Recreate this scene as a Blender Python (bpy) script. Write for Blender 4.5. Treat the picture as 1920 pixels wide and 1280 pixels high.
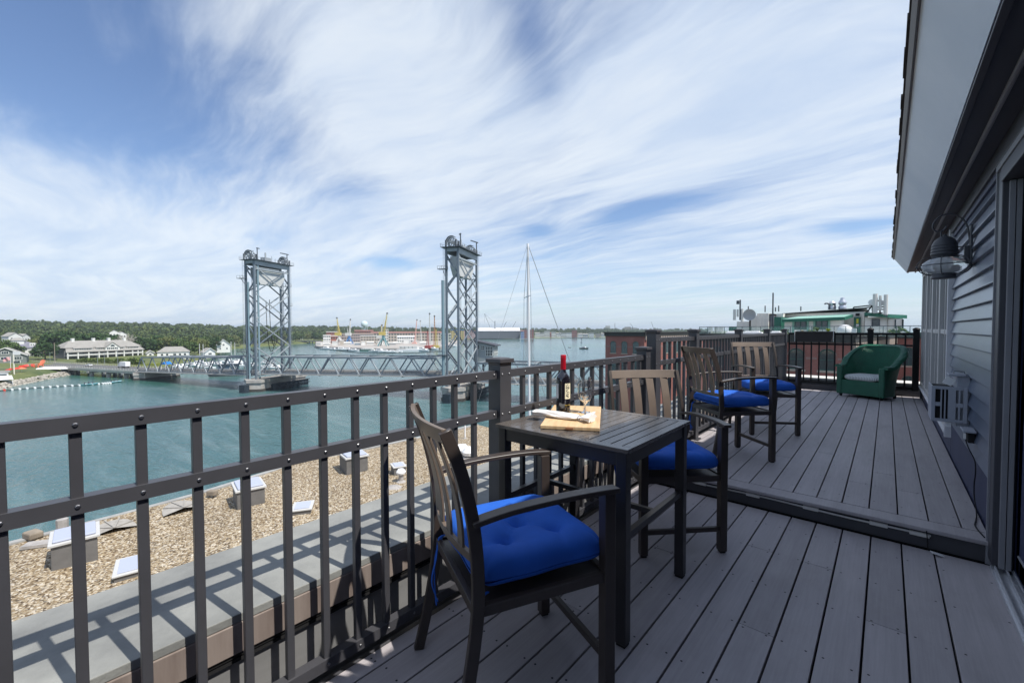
import bpy, bmesh, math, random
import numpy as np
from mathutils import Vector, Matrix, Euler
random.seed(7); rng = np.random.default_rng(7)
for o in list(bpy.data.objects): bpy.data.objects.remove(o)
S = bpy.context.scene
COL = S.collection
R = math.radians

# ---------------------------------------------------------------- camera
H = 1.3425                       # eye above the lower deck boards (z = 0)
ZW = H - 26.0                    # river surface
FPX = 797.2                      # focal length in pixels of a 1920 wide picture
_yaw, _pit, _rol = R(41.412), R(1.638), R(-0.14)
FW = Vector((-math.sin(_yaw)*math.cos(_pit), math.cos(_yaw)*math.cos(_pit), -math.sin(_pit)))
_r = Vector((math.cos(_yaw), math.sin(_yaw), 0)); _u = _r.cross(FW)
RT = _r*math.cos(_rol) + _u*math.sin(_rol); UP = -_r*math.sin(_rol) + _u*math.cos(_rol)
cam = bpy.data.cameras.new('camera'); camo = bpy.data.objects.new('camera', cam); COL.objects.link(camo)
cam.sensor_width = 36; cam.lens = FPX/1920*36; cam.clip_start = 0.05; cam.clip_end = 30000
camo.matrix_world = Matrix(((RT.x, UP.x, -FW.x, 0), (RT.y, UP.y, -FW.y, 0), (RT.z, UP.z, -FW.z, H), (0, 0, 0, 1)))
S.camera = camo
S.view_settings.view_transform = 'Standard'; S.view_settings.look = 'None'
S.view_settings.exposure = 0.32; S.view_settings.gamma = 1.0
S.cycles.max_bounces = 8; S.cycles.glossy_bounces = 4; S.cycles.transmission_bounces = 8; S.cycles.transparent_max_bounces = 16
S.cycles.use_denoising = True
EYE = Vector((0, 0, H))
def ray(px, py):                 # direction of a pixel of the 1920 x 1280 photograph (unit depth)
    return FW + RT*((px-960)/FPX) - UP*((py-640)/FPX)
def gz(px, py, z):               # point of the horizontal plane z
    d = ray(px, py); return EYE + d*((z-H)/d.z)
def gy(px, py, y): d = ray(px, py); return EYE + d*(y/d.y)
def gx(px, py, x): d = ray(px, py); return EYE + d*(x/d.x)
def gd(px, py, dist):            # point at a horizontal distance
    d = ray(px, py); return EYE + d*(dist/math.hypot(d.x, d.y))

# ---------------------------------------------------------------- sun and sky
SUN = Vector((0.60, 0.097, 1.0)).normalized()
sl = bpy.data.lights.new('sun', 'SUN'); sl.energy = 4.6; sl.angle = R(0.6); sl.color = (1.0, 0.955, 0.88)
so = bpy.data.objects.new('sun', sl); COL.objects.link(so)
so.rotation_euler = (-SUN).to_track_quat('-Z', 'Y').to_euler(); so.location = (20, 0, 40)

W = bpy.data.worlds.new('World'); S.world = W; W.use_nodes = True
nt = W.node_tree; nt.nodes.clear()
class NG:                        # tiny node helper
    def __init__(s, nt): s.nt = nt
    def n(s, t, **k):
        nd = s.nt.nodes.new(t)
        for a, b in k.items(): setattr(nd, a, b)
        return nd
    def link(s, a, b): s.nt.links.new(a, b)
    def put(s, sock, v):
        if hasattr(v, 'is_output') or isinstance(v, bpy.types.NodeSocket): s.link(v, sock)
        else: sock.default_value = v
    def m(s, op, a, b=0.0, c=0.0, clamp=False):
        nd = s.n('ShaderNodeMath', operation=op, use_clamp=clamp)
        s.put(nd.inputs[0], a); s.put(nd.inputs[1], b); s.put(nd.inputs[2], c)
        return nd.outputs[0]
    def noise(s, vec, scale, detail=4, rough=0.55, dist=0.0, dim='3D'):
        nd = s.n('ShaderNodeTexNoise', noise_dimensions=dim)
        if vec is not None: s.link(vec, nd.inputs['Vector'])
        nd.inputs['Scale'].default_value = scale; nd.inputs['Detail'].default_value = detail
        nd.inputs['Roughness'].default_value = rough; nd.inputs['Distortion'].default_value = dist
        return nd.outputs['Fac']
    def mapv(s, vec, loc=(0,0,0), rot=(0,0,0), sc=(1,1,1)):
        nd = s.n('ShaderNodeMapping'); s.link(vec, nd.inputs[0])
        nd.inputs[1].default_value = loc; nd.inputs[2].default_value = rot; nd.inputs[3].default_value = sc
        return nd.outputs[0]
    def ramp(s, fac, pts, interp='LINEAR'):
        nd = s.n('ShaderNodeValToRGB'); s.link(fac, nd.inputs[0]); cr = nd.color_ramp; cr.interpolation = interp
        while len(cr.elements) < len(pts): cr.elements.new(0.5)
        for e, (p, c) in zip(cr.elements, pts):
            e.position = p; e.color = (c, c, c, 1) if not hasattr(c, '__len__') else (*c, 1)
        return nd.outputs[0]
    def mix(s, f, a, b, blend='MIX'):
        nd = s.n('ShaderNodeMix', data_type='RGBA', blend_type=blend)
        s.put(nd.inputs[0], f)
        for i, v in ((6, a), (7, b)):
            if isinstance(v, bpy.types.NodeSocket): s.link(v, nd.inputs[i])
            else: nd.inputs[i].default_value = (*v, 1)
        return nd.outputs[2]
    def sstep(s, x, a, b):
        nd = s.n('ShaderNodeMapRange', interpolation_type='SMOOTHSTEP'); s.put(nd.inputs[0], x)
        nd.inputs[1].default_value = a; nd.inputs[2].default_value = b
        return nd.outputs[0]

g = NG(nt)
tc = g.n('ShaderNodeTexCoord'); sep = g.n('ShaderNodeSeparateXYZ'); g.link(tc.outputs['Generated'], sep.inputs[0])
dx, dy, dz = sep.outputs
sky = g.n('ShaderNodeTexSky', sky_type='NISHITA', sun_disc=False)
sky.sun_elevation = math.asin(SUN.z); sky.sun_rotation = math.atan2(SUN.x, SUN.y)
sky.air_density = 1.0; sky.dust_density = 0.6; sky.ozone_density = 2.0; sky.altitude = 20
az = g.m('ARCTAN2', dx, dy); el = g.m('ARCSINE', dz)
zz = g.m('ADD', g.m('MAXIMUM', dz, 0.0), 0.10)
pc = g.n('ShaderNodeCombineXYZ'); g.link(g.m('DIVIDE', dx, zz), pc.inputs[0]); g.link(g.m('DIVIDE', dy, zz), pc.inputs[1])
P = pc.outputs[0]
def angs(px, py):
    d = ray(px, py).normalized(); return math.atan2(d.x, d.y), math.asin(d.z)
def blob(px, py, wx, wy, rot=0.0):   # soft elongated patch of sky round one direction (wx, wy in radians)
    a0, e0 = angs(px, py)
    u = g.m('SUBTRACT', az, a0); v = g.m('SUBTRACT', el, e0)
    c, s = math.cos(rot), math.sin(rot)
    p = g.m('DIVIDE', g.m('ADD', g.m('MULTIPLY', u, c), g.m('MULTIPLY', v, s)), wx)
    q = g.m('DIVIDE', g.m('ADD', g.m('MULTIPLY', u, -s), g.m('MULTIPLY', v, c)), wy)
    r2 = g.m('ADD', g.m('MULTIPLY', p, p), g.m('MULTIPLY', q, q))
    return g.m('POWER', 2.718, g.m('MULTIPLY', r2, -1.0))
warp = g.n('ShaderNodeTexNoise'); g.link(P, warp.inputs['Vector']); warp.inputs['Scale'].default_value = 0.55; warp.inputs['Detail'].default_value = 3
wv = g.n('ShaderNodeVectorMath', operation='SUBTRACT'); g.link(warp.outputs['Color'], wv.inputs[0]); wv.inputs[1].default_value = (.5, .5, .5)
ws = g.n('ShaderNodeVectorMath', operation='SCALE'); g.link(wv.outputs[0], ws.inputs[0]); ws.inputs['Scale'].default_value = 1.05
wa = g.n('ShaderNodeVectorMath', operation='ADD'); g.link(P, wa.inputs[0]); g.link(ws.outputs[0], wa.inputs[1])
PW = wa.outputs[0]
n1 = g.noise(g.mapv(PW, rot=(0, 0, R(28)), sc=(0.42, 1.25, 1)), 0.75, 7, 0.60)      # broad streaked sheets
n2 = g.noise(g.mapv(PW, loc=(3, 1, 0), rot=(0, 0, R(12)), sc=(0.5, 2.6, 1)), 2.2, 6, 0.62)  # fine fibres
n3 = g.noise(g.mapv(P, loc=(7, 2, 0)), 0.35, 3, 0.5)
base = g.m('ADD', g.m('MULTIPLY', n1, 0.95), g.m('MULTIPLY', n2, 0.62))
base = g.m('ADD', base, g.m('MULTIPLY', n3, 0.35))
def acc(x, *blobs):
    for w, b in blobs: x = g.m('ADD', x, g.m('MULTIPLY', b, w))
    return x
cl = acc(base,
    (-0.26, blob(150, 60, .26, .22)), (-0.16, blob(300, 320, .22, .10, -.5)), (0.26, blob(120, 500, .50, .12)), (0.16, blob(520, 430, .40, .14)), (0.18, blob(60, 300, .10, .16, -.7)), (0.10, blob(330, 420, .16, .08, -.5)), (0.20, blob(90, 440, .13, .11, -.5)), (-0.10, blob(230, 545, .22, .04)),
    (0.30, blob(720, 180, .26, .26)), (0.30, blob(1180, 190, .34, .20)), (0.28, blob(1500, 230, .34, .12)), (-0.16, blob(1050, 60, .22, .10, .4)), (0.14, blob(1500, 60, .3, .14)),
    (-0.30, blob(650, 330, .12, .07)), (-0.22, blob(520, 250, .07, .10, -.6)), (-0.2, blob(1000, 90, .06, .12, .4)), (-0.46, blob(1290, 372, .20, .024, .10)), (-0.32, blob(1180, 400, .10, .026, .2)), (-0.34, blob(1010, 432, .045, .020)),
    (-0.50, blob(735, 492, .06, .013)), (-0.42, blob(1600, 425, .08, .016)), (0.22, blob(1450, 470, .25, .045)), (0.16, blob(1250, 335, .2, .03)),
    (-0.18, blob(1620, 545, .14, .014)), (-0.16, blob(60, 480, .10, .010)), (0.14, blob(500, 560, .5, .06)))
cf = g.sstep(cl, 0.66, 1.30)
cf = g.m('MULTIPLY', cf, 0.86)
lo = g.m('SUBTRACT', 1.0, g.m('DIVIDE', g.m('ABSOLUTE', dz), 0.16), clamp=True)      # hazy veil near the horizon
cf = cf
shade = g.m('ADD', g.m('MULTIPLY', g.noise(g.mapv(PW, rot=(0,0,R(35)), sc=(.45, 1.3, 1)), 1.3, 6, 0.62), .75), g.m('MULTIPLY', n2, .30))
ccol = g.mix(g.sstep(shade, .34, .68), (5.0, 6.0, 7.5), (7.1, 7.65, 8.2))
fin = g.mix(cf, g.mix(g.m('MULTIPLY', lo, .62), g.mix(1.0, sky.outputs[0], (1.10, 1.15, 1.27), 'MULTIPLY'), (4.9, 6.5, 7.7)), ccol)
bg = g.n('ShaderNodeBackground'); g.link(fin, bg.inputs[0]); bg.inputs[1].default_value = 0.10
wo = g.n('ShaderNodeOutputWorld'); g.link(bg.outputs[0], wo.inputs[0])

# ---------------------------------------------------------------- materials
MATS = {}
def mat(name, col, rough=0.6, metal=0.0, var=0.0, scale=3.0, col2=None, bump=0.0, bscale=None, spec=None, stretch=(1,1,1), island=0.0, coord='pos', detail=5, coat=0.0, alpha=None):
    if name in MATS: return MATS[name]
    m = bpy.data.materials.new(name); m.use_nodes = True; t = m.node_tree; b = t.nodes['Principled BSDF']
    k = NG(t); b.inputs['Roughness'].default_value = rough; b.inputs['Metallic'].default_value = metal
    if spec is not None: b.inputs['Specular IOR Level'].default_value = spec
    if coat: b.inputs['Coat Weight'].default_value = coat; b.inputs['Coat Roughness'].default_value = 0.15
    if coord == 'obj': v = k.n('ShaderNodeTexCoord').outputs['Object']
    else: v = k.n('ShaderNodeNewGeometry').outputs['Position']
    v = k.mapv(v, sc=stretch)
    c = None
    if var or col2:
        nz = k.noise(v, scale, detail, 0.6)
        a = tuple(max(0, x*(1-var)) for x in col); bb = col2 if col2 else tuple(x*(1+var) for x in col)
        c = k.ramp(nz, [(0.32, a), (0.68, bb)])
    if island:
        ri = k.n('ShaderNodeNewGeometry').outputs['Random Per Island']
        f = k.m('ADD', k.m('MULTIPLY', ri, 2*island), 1-island)
        cc = k.n('ShaderNodeCombineColor')
        for i in range(3): k.link(f, cc.inputs[i])
        c = k.mix(1.0, c if c else col, cc.outputs[0], 'MULTIPLY')
    if c is not None: k.link(c, b.inputs['Base Color'])
    else: b.inputs['Base Color'].default_value = (*col, 1)
    if bump:
        bp = k.n('ShaderNodeBump'); bp.inputs['Strength'].default_value = 1.0; bp.inputs['Distance'].default_value = bump
        k.link(k.noise(v, bscale or scale*6, 4, 0.6), bp.inputs['Height']); k.link(bp.outputs[0], b.inputs['Normal'])
    MATS[name] = m; return m

# ---------------------------------------------------------------- mesh building
class MB:
    def __init__(s): s.v = []; s.f = []; s.mi = []; s.cur = 0
    def add(s, vs, fs):
        o = len(s.v); s.v += [tuple(v) for v in vs]; s.f += [tuple(i+o for i in f) for f in fs]; s.mi += [s.cur]*len(fs); return s
    def box(s, x0, x1, y0, y1, z0, z1):
        return s.add([(x0,y0,z0),(x1,y0,z0),(x1,y1,z0),(x0,y1,z0),(x0,y0,z1),(x1,y0,z1),(x1,y1,z1),(x0,y1,z1)],
                     [(0,3,2,1),(4,5,6,7),(0,1,5,4),(1,2,6,5),(2,3,7,6),(3,0,4,7)])
    def cbox(s, c, sx, sy, sz, M=None):
        h = [(-sx/2,-sy/2,-sz/2),(sx/2,-sy/2,-sz/2),(sx/2,sy/2,-sz/2),(-sx/2,sy/2,-sz/2),(-sx/2,-sy/2,sz/2),(sx/2,-sy/2,sz/2),(sx/2,sy/2,sz/2),(-sx/2,sy/2,sz/2)]
        c = Vector(c); M = M or Matrix.Identity(3)
        return s.add([c+M@Vector(q) for q in h], [(0,3,2,1),(4,5,6,7),(0,1,5,4),(1,2,6,5),(2,3,7,6),(3,0,4,7)])
    def bar(s, p, q, w, h=None, up=(0,0,1)):        # rectangular bar from p to q; h is measured along up
        h = h or w; p = Vector(p); q = Vector(q); d = (q-p).normalized(); up = Vector(up)
        if abs(d.dot(up)) > 0.98: up = Vector((0,1,0)) if abs(d.y) < .9 else Vector((1,0,0))
        a = d.cross(up).normalized(); b = a.cross(d).normalized()
        vs = [e + a*(sx*w/2) + b*(sy*h/2) for e in (p, q) for sx, sy in ((-1,-1),(1,-1),(1,1),(-1,1))]
        return s.add(vs, [(0,1,2,3),(7,6,5,4),(0,4,5,1),(1,5,6,2),(2,6,7,3),(3,7,4,0)])
    def tube(s, p, q, r, n=8, r2=None, cap=True):
        r2 = r if r2 is None else r2; p = Vector(p); q = Vector(q); d = (q-p).normalized()
        up = Vector((0,0,1)) if abs(d.z) < .95 else Vector((1,0,0)); a = d.cross(up).normalized(); b = a.cross(d)
        vs = [e + (a*math.cos(t)+b*math.sin(t))*rr for e, rr in ((p, r), (q, r2)) for t in [2*math.pi*i/n for i in range(n)]]
        fs = [(i, n+i, n+(i+1)%n, (i+1)%n) for i in range(n)]
        if cap: fs += [tuple(range(n)), tuple(range(2*n-1, n-1, -1))]
        return s.add(vs, fs)
    def path(s, pts, r, n=6, closed=False):         # round tube along a polyline
        pts = [Vector(p) for p in pts]; N = len(pts); vs = []; prev = None
        for i, p in enumerate(pts):
            d = (pts[(i+1)%N if closed else min(i+1, N-1)] - pts[(i-1)%N if closed else max(i-1, 0)]).normalized()
            if prev is None: a = d.cross(Vector((0,0,1)) if abs(d.z) < .9 else Vector((1,0,0))).normalized()
            else: a = (prev - d*prev.dot(d)).normalized()
            prev = a; b = d.cross(a); rr = r[i] if hasattr(r, '__len__') else r
            vs += [p + (a*math.cos(t)+b*math.sin(t))*rr for t in [2*math.pi*j/n for j in range(n)]]
        fs = []
        for i in range(N if closed else N-1):
            j = (i+1) % N
            fs += [(i*n+k, i*n+(k+1)%n, j*n+(k+1)%n, j*n+k) for k in range(n)]
        if not closed: fs += [tuple(range(n-1, -1, -1)), tuple(range((N-1)*n, N*n))]
        return s.add(vs, fs)
    def ribbon(s, pts, side, w, h):                 # rectangular section swept along pts, width along 'side'
        pts = [Vector(p) for p in pts]; side = Vector(side).normalized(); N = len(pts); vs = []
        for i, p in enumerate(pts):
            d = (pts[min(i+1, N-1)] - pts[max(i-1, 0)]).normalized(); b = side.cross(d).normalized()
            vs += [p + side*(sx*w/2) + b*(sy*h/2) for sx, sy in ((-1,-1),(1,-1),(1,1),(-1,1))]
        fs = [(3,2,1,0), tuple((N-1)*4+k for k in (0,1,2,3))]
        for i in range(N-1): fs += [(i*4+k, i*4+(k+1)%4, i*4+4+(k+1)%4, i*4+4+k) for k in range(4)]
        return s.add(vs, fs)
    def lathe(s, prof, c=(0,0,0), n=24, capb=True, capt=True, M=None):
        c = Vector(c); M = M or Matrix.Identity(3)
        vs = [c + M@Vector((r*math.cos(2*math.pi*i/n), r*math.sin(2*math.pi*i/n), z)) for r, z in prof for i in range(n)]
        fs = [(k*n+i, k*n+(i+1)%n, (k+1)*n+(i+1)%n, (k+1)*n+i) for k in range(len(prof)-1) for i in range(n)]
        if capb: fs.append(tuple(range(n-1, -1, -1)))
        if capt: fs.append(tuple(range((len(prof)-1)*n, len(prof)*n)))
        return s.add(vs, fs)
    def prism(s, poly, z0, z1):                     # footprint polygon (counter-clockwise) extruded upward
        n = len(poly); vs = [(x, y, z0) for x, y in poly] + [(x, y, z1) for x, y in poly]
        return s.add(vs, [tuple(range(n-1, -1, -1)), tuple(range(n, 2*n))] + [(i, (i+1)%n, n+(i+1)%n, n+i) for i in range(n)])
    def extr(s, poly, axis, a, b):                  # profile in the other two axes extruded along axis
        n = len(poly)
        def mk(u, v, w): return {'x': (w, u, v), 'y': (u, w, v), 'z': (u, v, w)}[axis]
        vs = [mk(u, v, a) for u, v in poly] + [mk(u, v, b) for u, v in poly]
        return s.add(vs, [tuple(range(n)), tuple(range(2*n-1, n-1, -1))] + [(i, n+i, n+(i+1)%n, (i+1)%n) for i in range(n)])
    def quad(s, a, b, c, d): return s.add([a, b, c, d], [(0,1,2,3)])
    def move(s, M):
        s.v = [tuple(M @ Vector(v)) for v in s.v]; return s
    def build(s, name, m, parent=None, smooth=False, bevel=0.0, fix=True, seg=2):
        me = bpy.data.meshes.new(name); vs = s.v
        if parent is not None:
            inv = WM(parent).inverted()
            if inv != Matrix.Identity(4): vs = [tuple(inv @ Vector(v)) for v in vs]
        me.from_pydata(vs, [], s.f)
        for x in (m if isinstance(m, (list, tuple)) else [m]): me.materials.append(x)
        if isinstance(m, (list, tuple)): me.polygons.foreach_set('material_index', s.mi)
        if fix and len(s.f) < 60000:
            bm = bmesh.new(); bm.from_mesh(me); bmesh.ops.recalc_face_normals(bm, faces=bm.faces); bm.to_mesh(me); bm.free()
        if smooth:
            me.shade_smooth(); me.set_sharp_from_angle(angle=R(38 if smooth is True else smooth))
        o = bpy.data.objects.new(name, me); COL.objects.link(o)
        if parent is not None: o.parent = parent
        if bevel:
            b = o.modifiers.new('bevel', 'BEVEL'); b.width = bevel; b.segments = seg; b.limit_method = 'ANGLE'; b.angle_limit = R(40); b.harden_normals = False
        return o
def WM(o):
    M = o.matrix_basis.copy()
    return WM(o.parent) @ M if o.parent else M
def tag(o, label=None, cat=None, group=None, kind=None):
    for k, v in (('label', label), ('category', cat), ('group', group), ('kind', kind)):
        if v: o[k] = v
    return o
def thing(name, label, cat, loc=(0,0,0), rz=0.0, group=None, kind=None):
    o = bpy.data.objects.new(name, None); COL.objects.link(o); o.empty_display_size = 0.2
    o.location = loc; o.rotation_euler = (0, 0, rz); o.matrix_basis = Matrix.Translation(Vector(loc)) @ Matrix.Rotation(rz, 4, 'Z')
    return tag(o, label, cat, group, kind)
def one(mb, name, m, label, cat, group=None, **k): return tag(mb.build(name, m, **k), label, cat, group)
ORD = 'first second third fourth fifth sixth seventh eighth ninth tenth eleventh twelfth thirteenth fourteenth fifteenth sixteenth seventeenth eighteenth nineteenth twentieth'.split()
def copy_tree(o, parent=None, loc=None, rz=None, label=None, sc=None):
    c = o.copy(); COL.objects.link(c); c.parent = parent
    for ch in o.children: copy_tree(ch, c)
    if loc is not None: c.location = loc
    if rz is not None: c.rotation_euler = (0, 0, rz)
    if sc is not None: c.scale = sc if hasattr(sc, '__len__') else (sc, sc, sc)
    if label: c['label'] = label
    return c
# ================================================================ deck
XR, XW, YS, YB, ZU = -1.567, 0.473, 3.60, 10.36, 0.131     # rail face, house wall, step, back rail, upper deck
BW = 0.1445
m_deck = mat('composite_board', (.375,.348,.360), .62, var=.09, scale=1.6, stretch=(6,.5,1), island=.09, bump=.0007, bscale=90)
_k = NG(m_deck.node_tree); _b = m_deck.node_tree.nodes['Principled BSDF']; _s = _b.inputs['Base Color'].links[0].from_socket; _p = _k.n('ShaderNodeNewGeometry').outputs['Position']
_st = _k.ramp(_k.noise(_k.mapv(_p, sc=(1.4, .8, 1)), 1.0, 8, .68), [(.30, (.84,.83,.82)), (.48, (1,1,1)), (.70, (1.06,1.06,1.05))])
_gr = _k.ramp(_k.noise(_k.mapv(_p, sc=(90, 3, 1)), 1.0, 4, .7), [(.35, (.93,.93,.93)), (.65, (1.05,1.05,1.05))])
_k.link(_k.mix(1.0, _k.mix(1.0, _s, _st, 'MULTIPLY'), _gr, 'MULTIPLY'), _b.inputs['Base Color'])
_k.link(_k.ramp(_k.noise(_k.mapv(_p, sc=(1.1, .7, 1)), 2.2, 6, .65), [(.3, .50), (.7, .74)]), _b.inputs['Roughness'])
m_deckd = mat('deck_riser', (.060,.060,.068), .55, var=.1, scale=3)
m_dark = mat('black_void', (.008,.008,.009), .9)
m_screw = mat('screw_head', (.035,.035,.04), .4, metal=.6)
m_rail = mat('rail_bronze', (.056,.056,.063), .42, var=.10, scale=5, spec=.5)
m_railside = m_rail
m_steel = mat('bolt_steel', (.26,.26,.27), .4, metal=1)
deck = thing('deck_floor', 'grey composite board deck in two levels beside the navy house wall', 'deck', (-.55, 4, 0), kind='structure')
def boards(x_gaps, y0, y1, z, joints, name):
    b = MB(); sc = MB(); gap = .008
    for i in range(len(x_gaps)-1):
        xa, xb = x_gaps[i]+gap/2, x_gaps[i+1]-gap/2
        ys = [y0] + sorted(j for (k, j) in joints if k == i) + [y1]
        for a, c in zip(ys[:-1], ys[1:]): b.box(xa, xb, a+(.0012 if a > y0 else 0), c-(.0012 if c < y1 else 0), z-.026, z)
        y = y0+.16
        while y < y1-.05:
            rows = [y] if not any(k == i and abs(j-y) < .03 for k, j in joints) else [y-.018, y+.018]
            for yy in rows:
                for xx in (xa+.024, xb-.024):
                    if xb-xa < .06: continue
                    jx, jy = xx+random.uniform(-.006,.006), yy+random.uniform(-.008,.008)
                    sc.add([(jx+.0048*math.cos(t), jy+.0048*math.sin(t), z+.0008) for t in [k*math.pi/4 for k in range(8)]], [tuple(range(8))])
            y += .405
    b.cur = 1; b.add(sc.v, sc.f); b.build(name, [m_deck, m_screw], deck, bevel=.0022)
gl = [XR-.02] + [-.6334+i*BW for i in range(-6, 7)] + [XW+.0]
gl = [gl[0]] + [x for x in gl[1:-1] if gl[0]+.03 < x < XW-.03] + [XW-.004]
yj = lambda k: -2.5+.16+.405*k
boards(gl, -2.5, YS-.035, 0.0, [(5, yj(9)), (8, yj(11)), (2, yj(8)), (10, yj(9)), (7, yj(13)), (9, yj(13)), (11, yj(12)), (4, yj(12)), (3, yj(10))], 'lower_boards')
gu = [XR-.02] + [x for x in [-.6494+i*BW for i in range(-6, 8)] if XR+.01 < x < XW-.03] + [XW-.004]
yk = lambda k: YS+.125+.16+.405*k
boards(gu, YS+.125, YB-.06, ZU, [(3, yk(4)), (6, yk(2)), (9, yk(5)), (10, yk(1)), (5, yk(8)), (8, yk(3)), (11, yk(2)), (12, yk(1))], 'upper_boards')
b = MB().box(XR-.02, XW-.002, YS-.03, YS+.119, ZU-.026, ZU); b.build('step_edge_board', m_deck, deck, bevel=.006)
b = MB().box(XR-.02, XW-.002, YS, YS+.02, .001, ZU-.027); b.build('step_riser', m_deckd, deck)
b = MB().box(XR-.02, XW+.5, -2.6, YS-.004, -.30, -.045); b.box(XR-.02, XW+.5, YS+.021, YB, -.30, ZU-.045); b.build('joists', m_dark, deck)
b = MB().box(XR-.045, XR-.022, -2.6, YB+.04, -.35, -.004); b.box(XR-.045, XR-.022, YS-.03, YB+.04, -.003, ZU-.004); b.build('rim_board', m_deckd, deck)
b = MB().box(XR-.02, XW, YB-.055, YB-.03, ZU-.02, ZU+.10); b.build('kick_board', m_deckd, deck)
# rope light clipped along the riser
m_rope = mat('rope_light_plastic', (.62,.60,.56), .35)
rl = thing('rope_light', 'thin clear rope light clipped along the dark step riser', 'rope light', (-.5, YS-.01, .08))
pts = [(x, YS-.012, .086+.004*math.sin(x*7)-.012*max(0, (x+.3))) for x in np.linspace(-1.46, .22, 40)]
MB().path(pts, .0062, 6).build('light_tube', m_rope, rl, smooth=True)
for x in (-1.45, -1.12, -.74, -.38, -.02, .17): MB().box(x-.045, x+.045, YS-.021, YS-.002, .074-.012*max(0, x+.3), .098-.012*max(0, x+.3)).build('clip', m_rope, rl, bevel=.003)

# ================================================================ railings
m_cap = mat('rail_cap', (.060,.057,.062), .4)
def screws_x(mb, x, ys, z):       # small domed bolts on the +X face
    for y in ys: mb.lathe([(.0062, 0), (.0058, .0022), (.0035, .0042)], (x, y, z), 8, capb=False, M=Matrix.Rotation(R(90), 3, 'Y'))
def railing(name, label, y0, y1, zb, ztop, zmid, zbot, bals, posts, ptop, capz, cap_style, zfloor):
    rt = thing(name, label, 'railing', (XR, (y0+y1)/2, zfloor))
    spans = []; ps = sorted(posts); e = [y0] + [v for p in ps for v in (p-.044, p+.044)] + [y1]
    for a, c in zip(e[::2], e[1::2]):
        if c-a > .1: spans.append((a, c))
    for nm, z, hh in (('top_rail', ztop, .043), ('mid_rail', zmid, .041), ('bottom_rail', zbot, .042)):
        for a, c in spans:
            s = MB().box(XR-.042, XR, a, c, z-hh, z); s.cur = 1; screws_x(s, XR, [y for y in bals if a < y < c], z-hh*.5)
            s.build(nm, [m_rail, m_steel], rt, smooth=30)
    hi = zbot-.012
    for y in bals:
        if any(abs(y-p) < .075 for p in ps): continue
        MB().box(XR-.034, XR-.009, y-.0125, y+.0125, hi, ztop-.01).build('baluster', m_rail, rt, bevel=.0015, seg=1)
    for p in ps:
        s = MB().box(XR-.066, XR+.022, p-.044, p+.044, zfloor+.001, ptop); s.cur = 1; screws_x(s, XR+.022, [p-.028, p+.028], zmid-.02); screws_x(s, XR+.022, [p-.028, p+.028], ztop-.02)
        o = s.build('post', [m_rail, m_steel], rt, smooth=30)
        c = MB()
        if cap_style == 'tier':
            c.box(XR-.068, XR+.024, p-.046, p+.046, ptop, ptop+.012); c.box(XR-.078, XR+.034, p-.056, p+.056, ptop+.012, ptop+.034)
            c.lathe([(.060,0),(.050,.004),(.02,.007)], (XR-.022, p, ptop+.034), 4, M=Matrix.Rotation(R(45), 3, 'Z'))
        else:
            c.box(XR-.072, XR+.028, p-.050, p+.050, ptop, ptop+.020); c.lathe([(.066,0),(.058,.014),(.03,.026)], (XR-.022, p, ptop+.020), 4, M=Matrix.Rotation(R(45), 3, 'Z'))
        c.build('post_cap', m_cap, o, bevel=.003)
        pl = MB().box(XR-.075, XR+.048, p-.06, p+.06, zfloor+.0012, zfloor+.010); pl.build('base_plate', m_rail, o)
    return rt
bl = [.0689+.003+.13*i for i in range(-14, 28)]
railing('deck_railing', 'low charcoal railing with flat rails and square balusters along the near deck edge', -1.9, 3.50, 0, 1.1206, .9064, .0970, [y for y in bl if y < 3.5], [-.95, 1.70, 3.535], 1.150, 0, 'tier', 0.0)
bu = [3.87+.13*i for i in range(0, 50)]
railing('deck_railing', 'taller charcoal railing running along the water side of the raised deck', 3.70, 10.30, ZU, 1.262, 1.048, ZU+.10, [y for y in bu if y < 10.25], [3.74, 4.82, 6.70, 8.62, 10.30], 1.300, 0, 'tier', ZU)
# back railing (runs along X)
m_blk = mat('rail_black', (.012,.012,.014), .5, spec=.25)
br = thing('deck_railing', 'black railing across the far end of the deck behind the green armchair', 'railing', (-.55, YB, ZU))
bx = [-1.508+.1255*i for i in range(0, 16)]
for nm, z, hh in (('top_rail', 1.262, .045), ('mid_rail', 1.052, .034), ('bottom_rail', ZU+.17, .045)):
    for a, c in ((-1.52, -.275), (-.185, .345)):
        MB().box(a, c, YB-.02, YB+.02, z-hh, z).build(nm, m_blk, br, bevel=.003)
for x in bx:
    if abs(x+.23) < .07 or x > .36: continue
    MB().box(x-.0125, x+.0125, YB-.0125, YB+.0125, ZU+.14, 1.25).build('baluster', m_blk, br)
for x in (-.23, .39):
    o = MB().box(x-.044, x+.044, YB-.044, YB+.044, ZU, 1.305).build('post', m_blk, br, bevel=.003)
    MB().lathe([(.050,0),(.054,.012),(.048,.030),(.028,.046),(.01,.052)], (x, YB, 1.305), 16).build('post_cap', m_blk, o, smooth=True)

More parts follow.
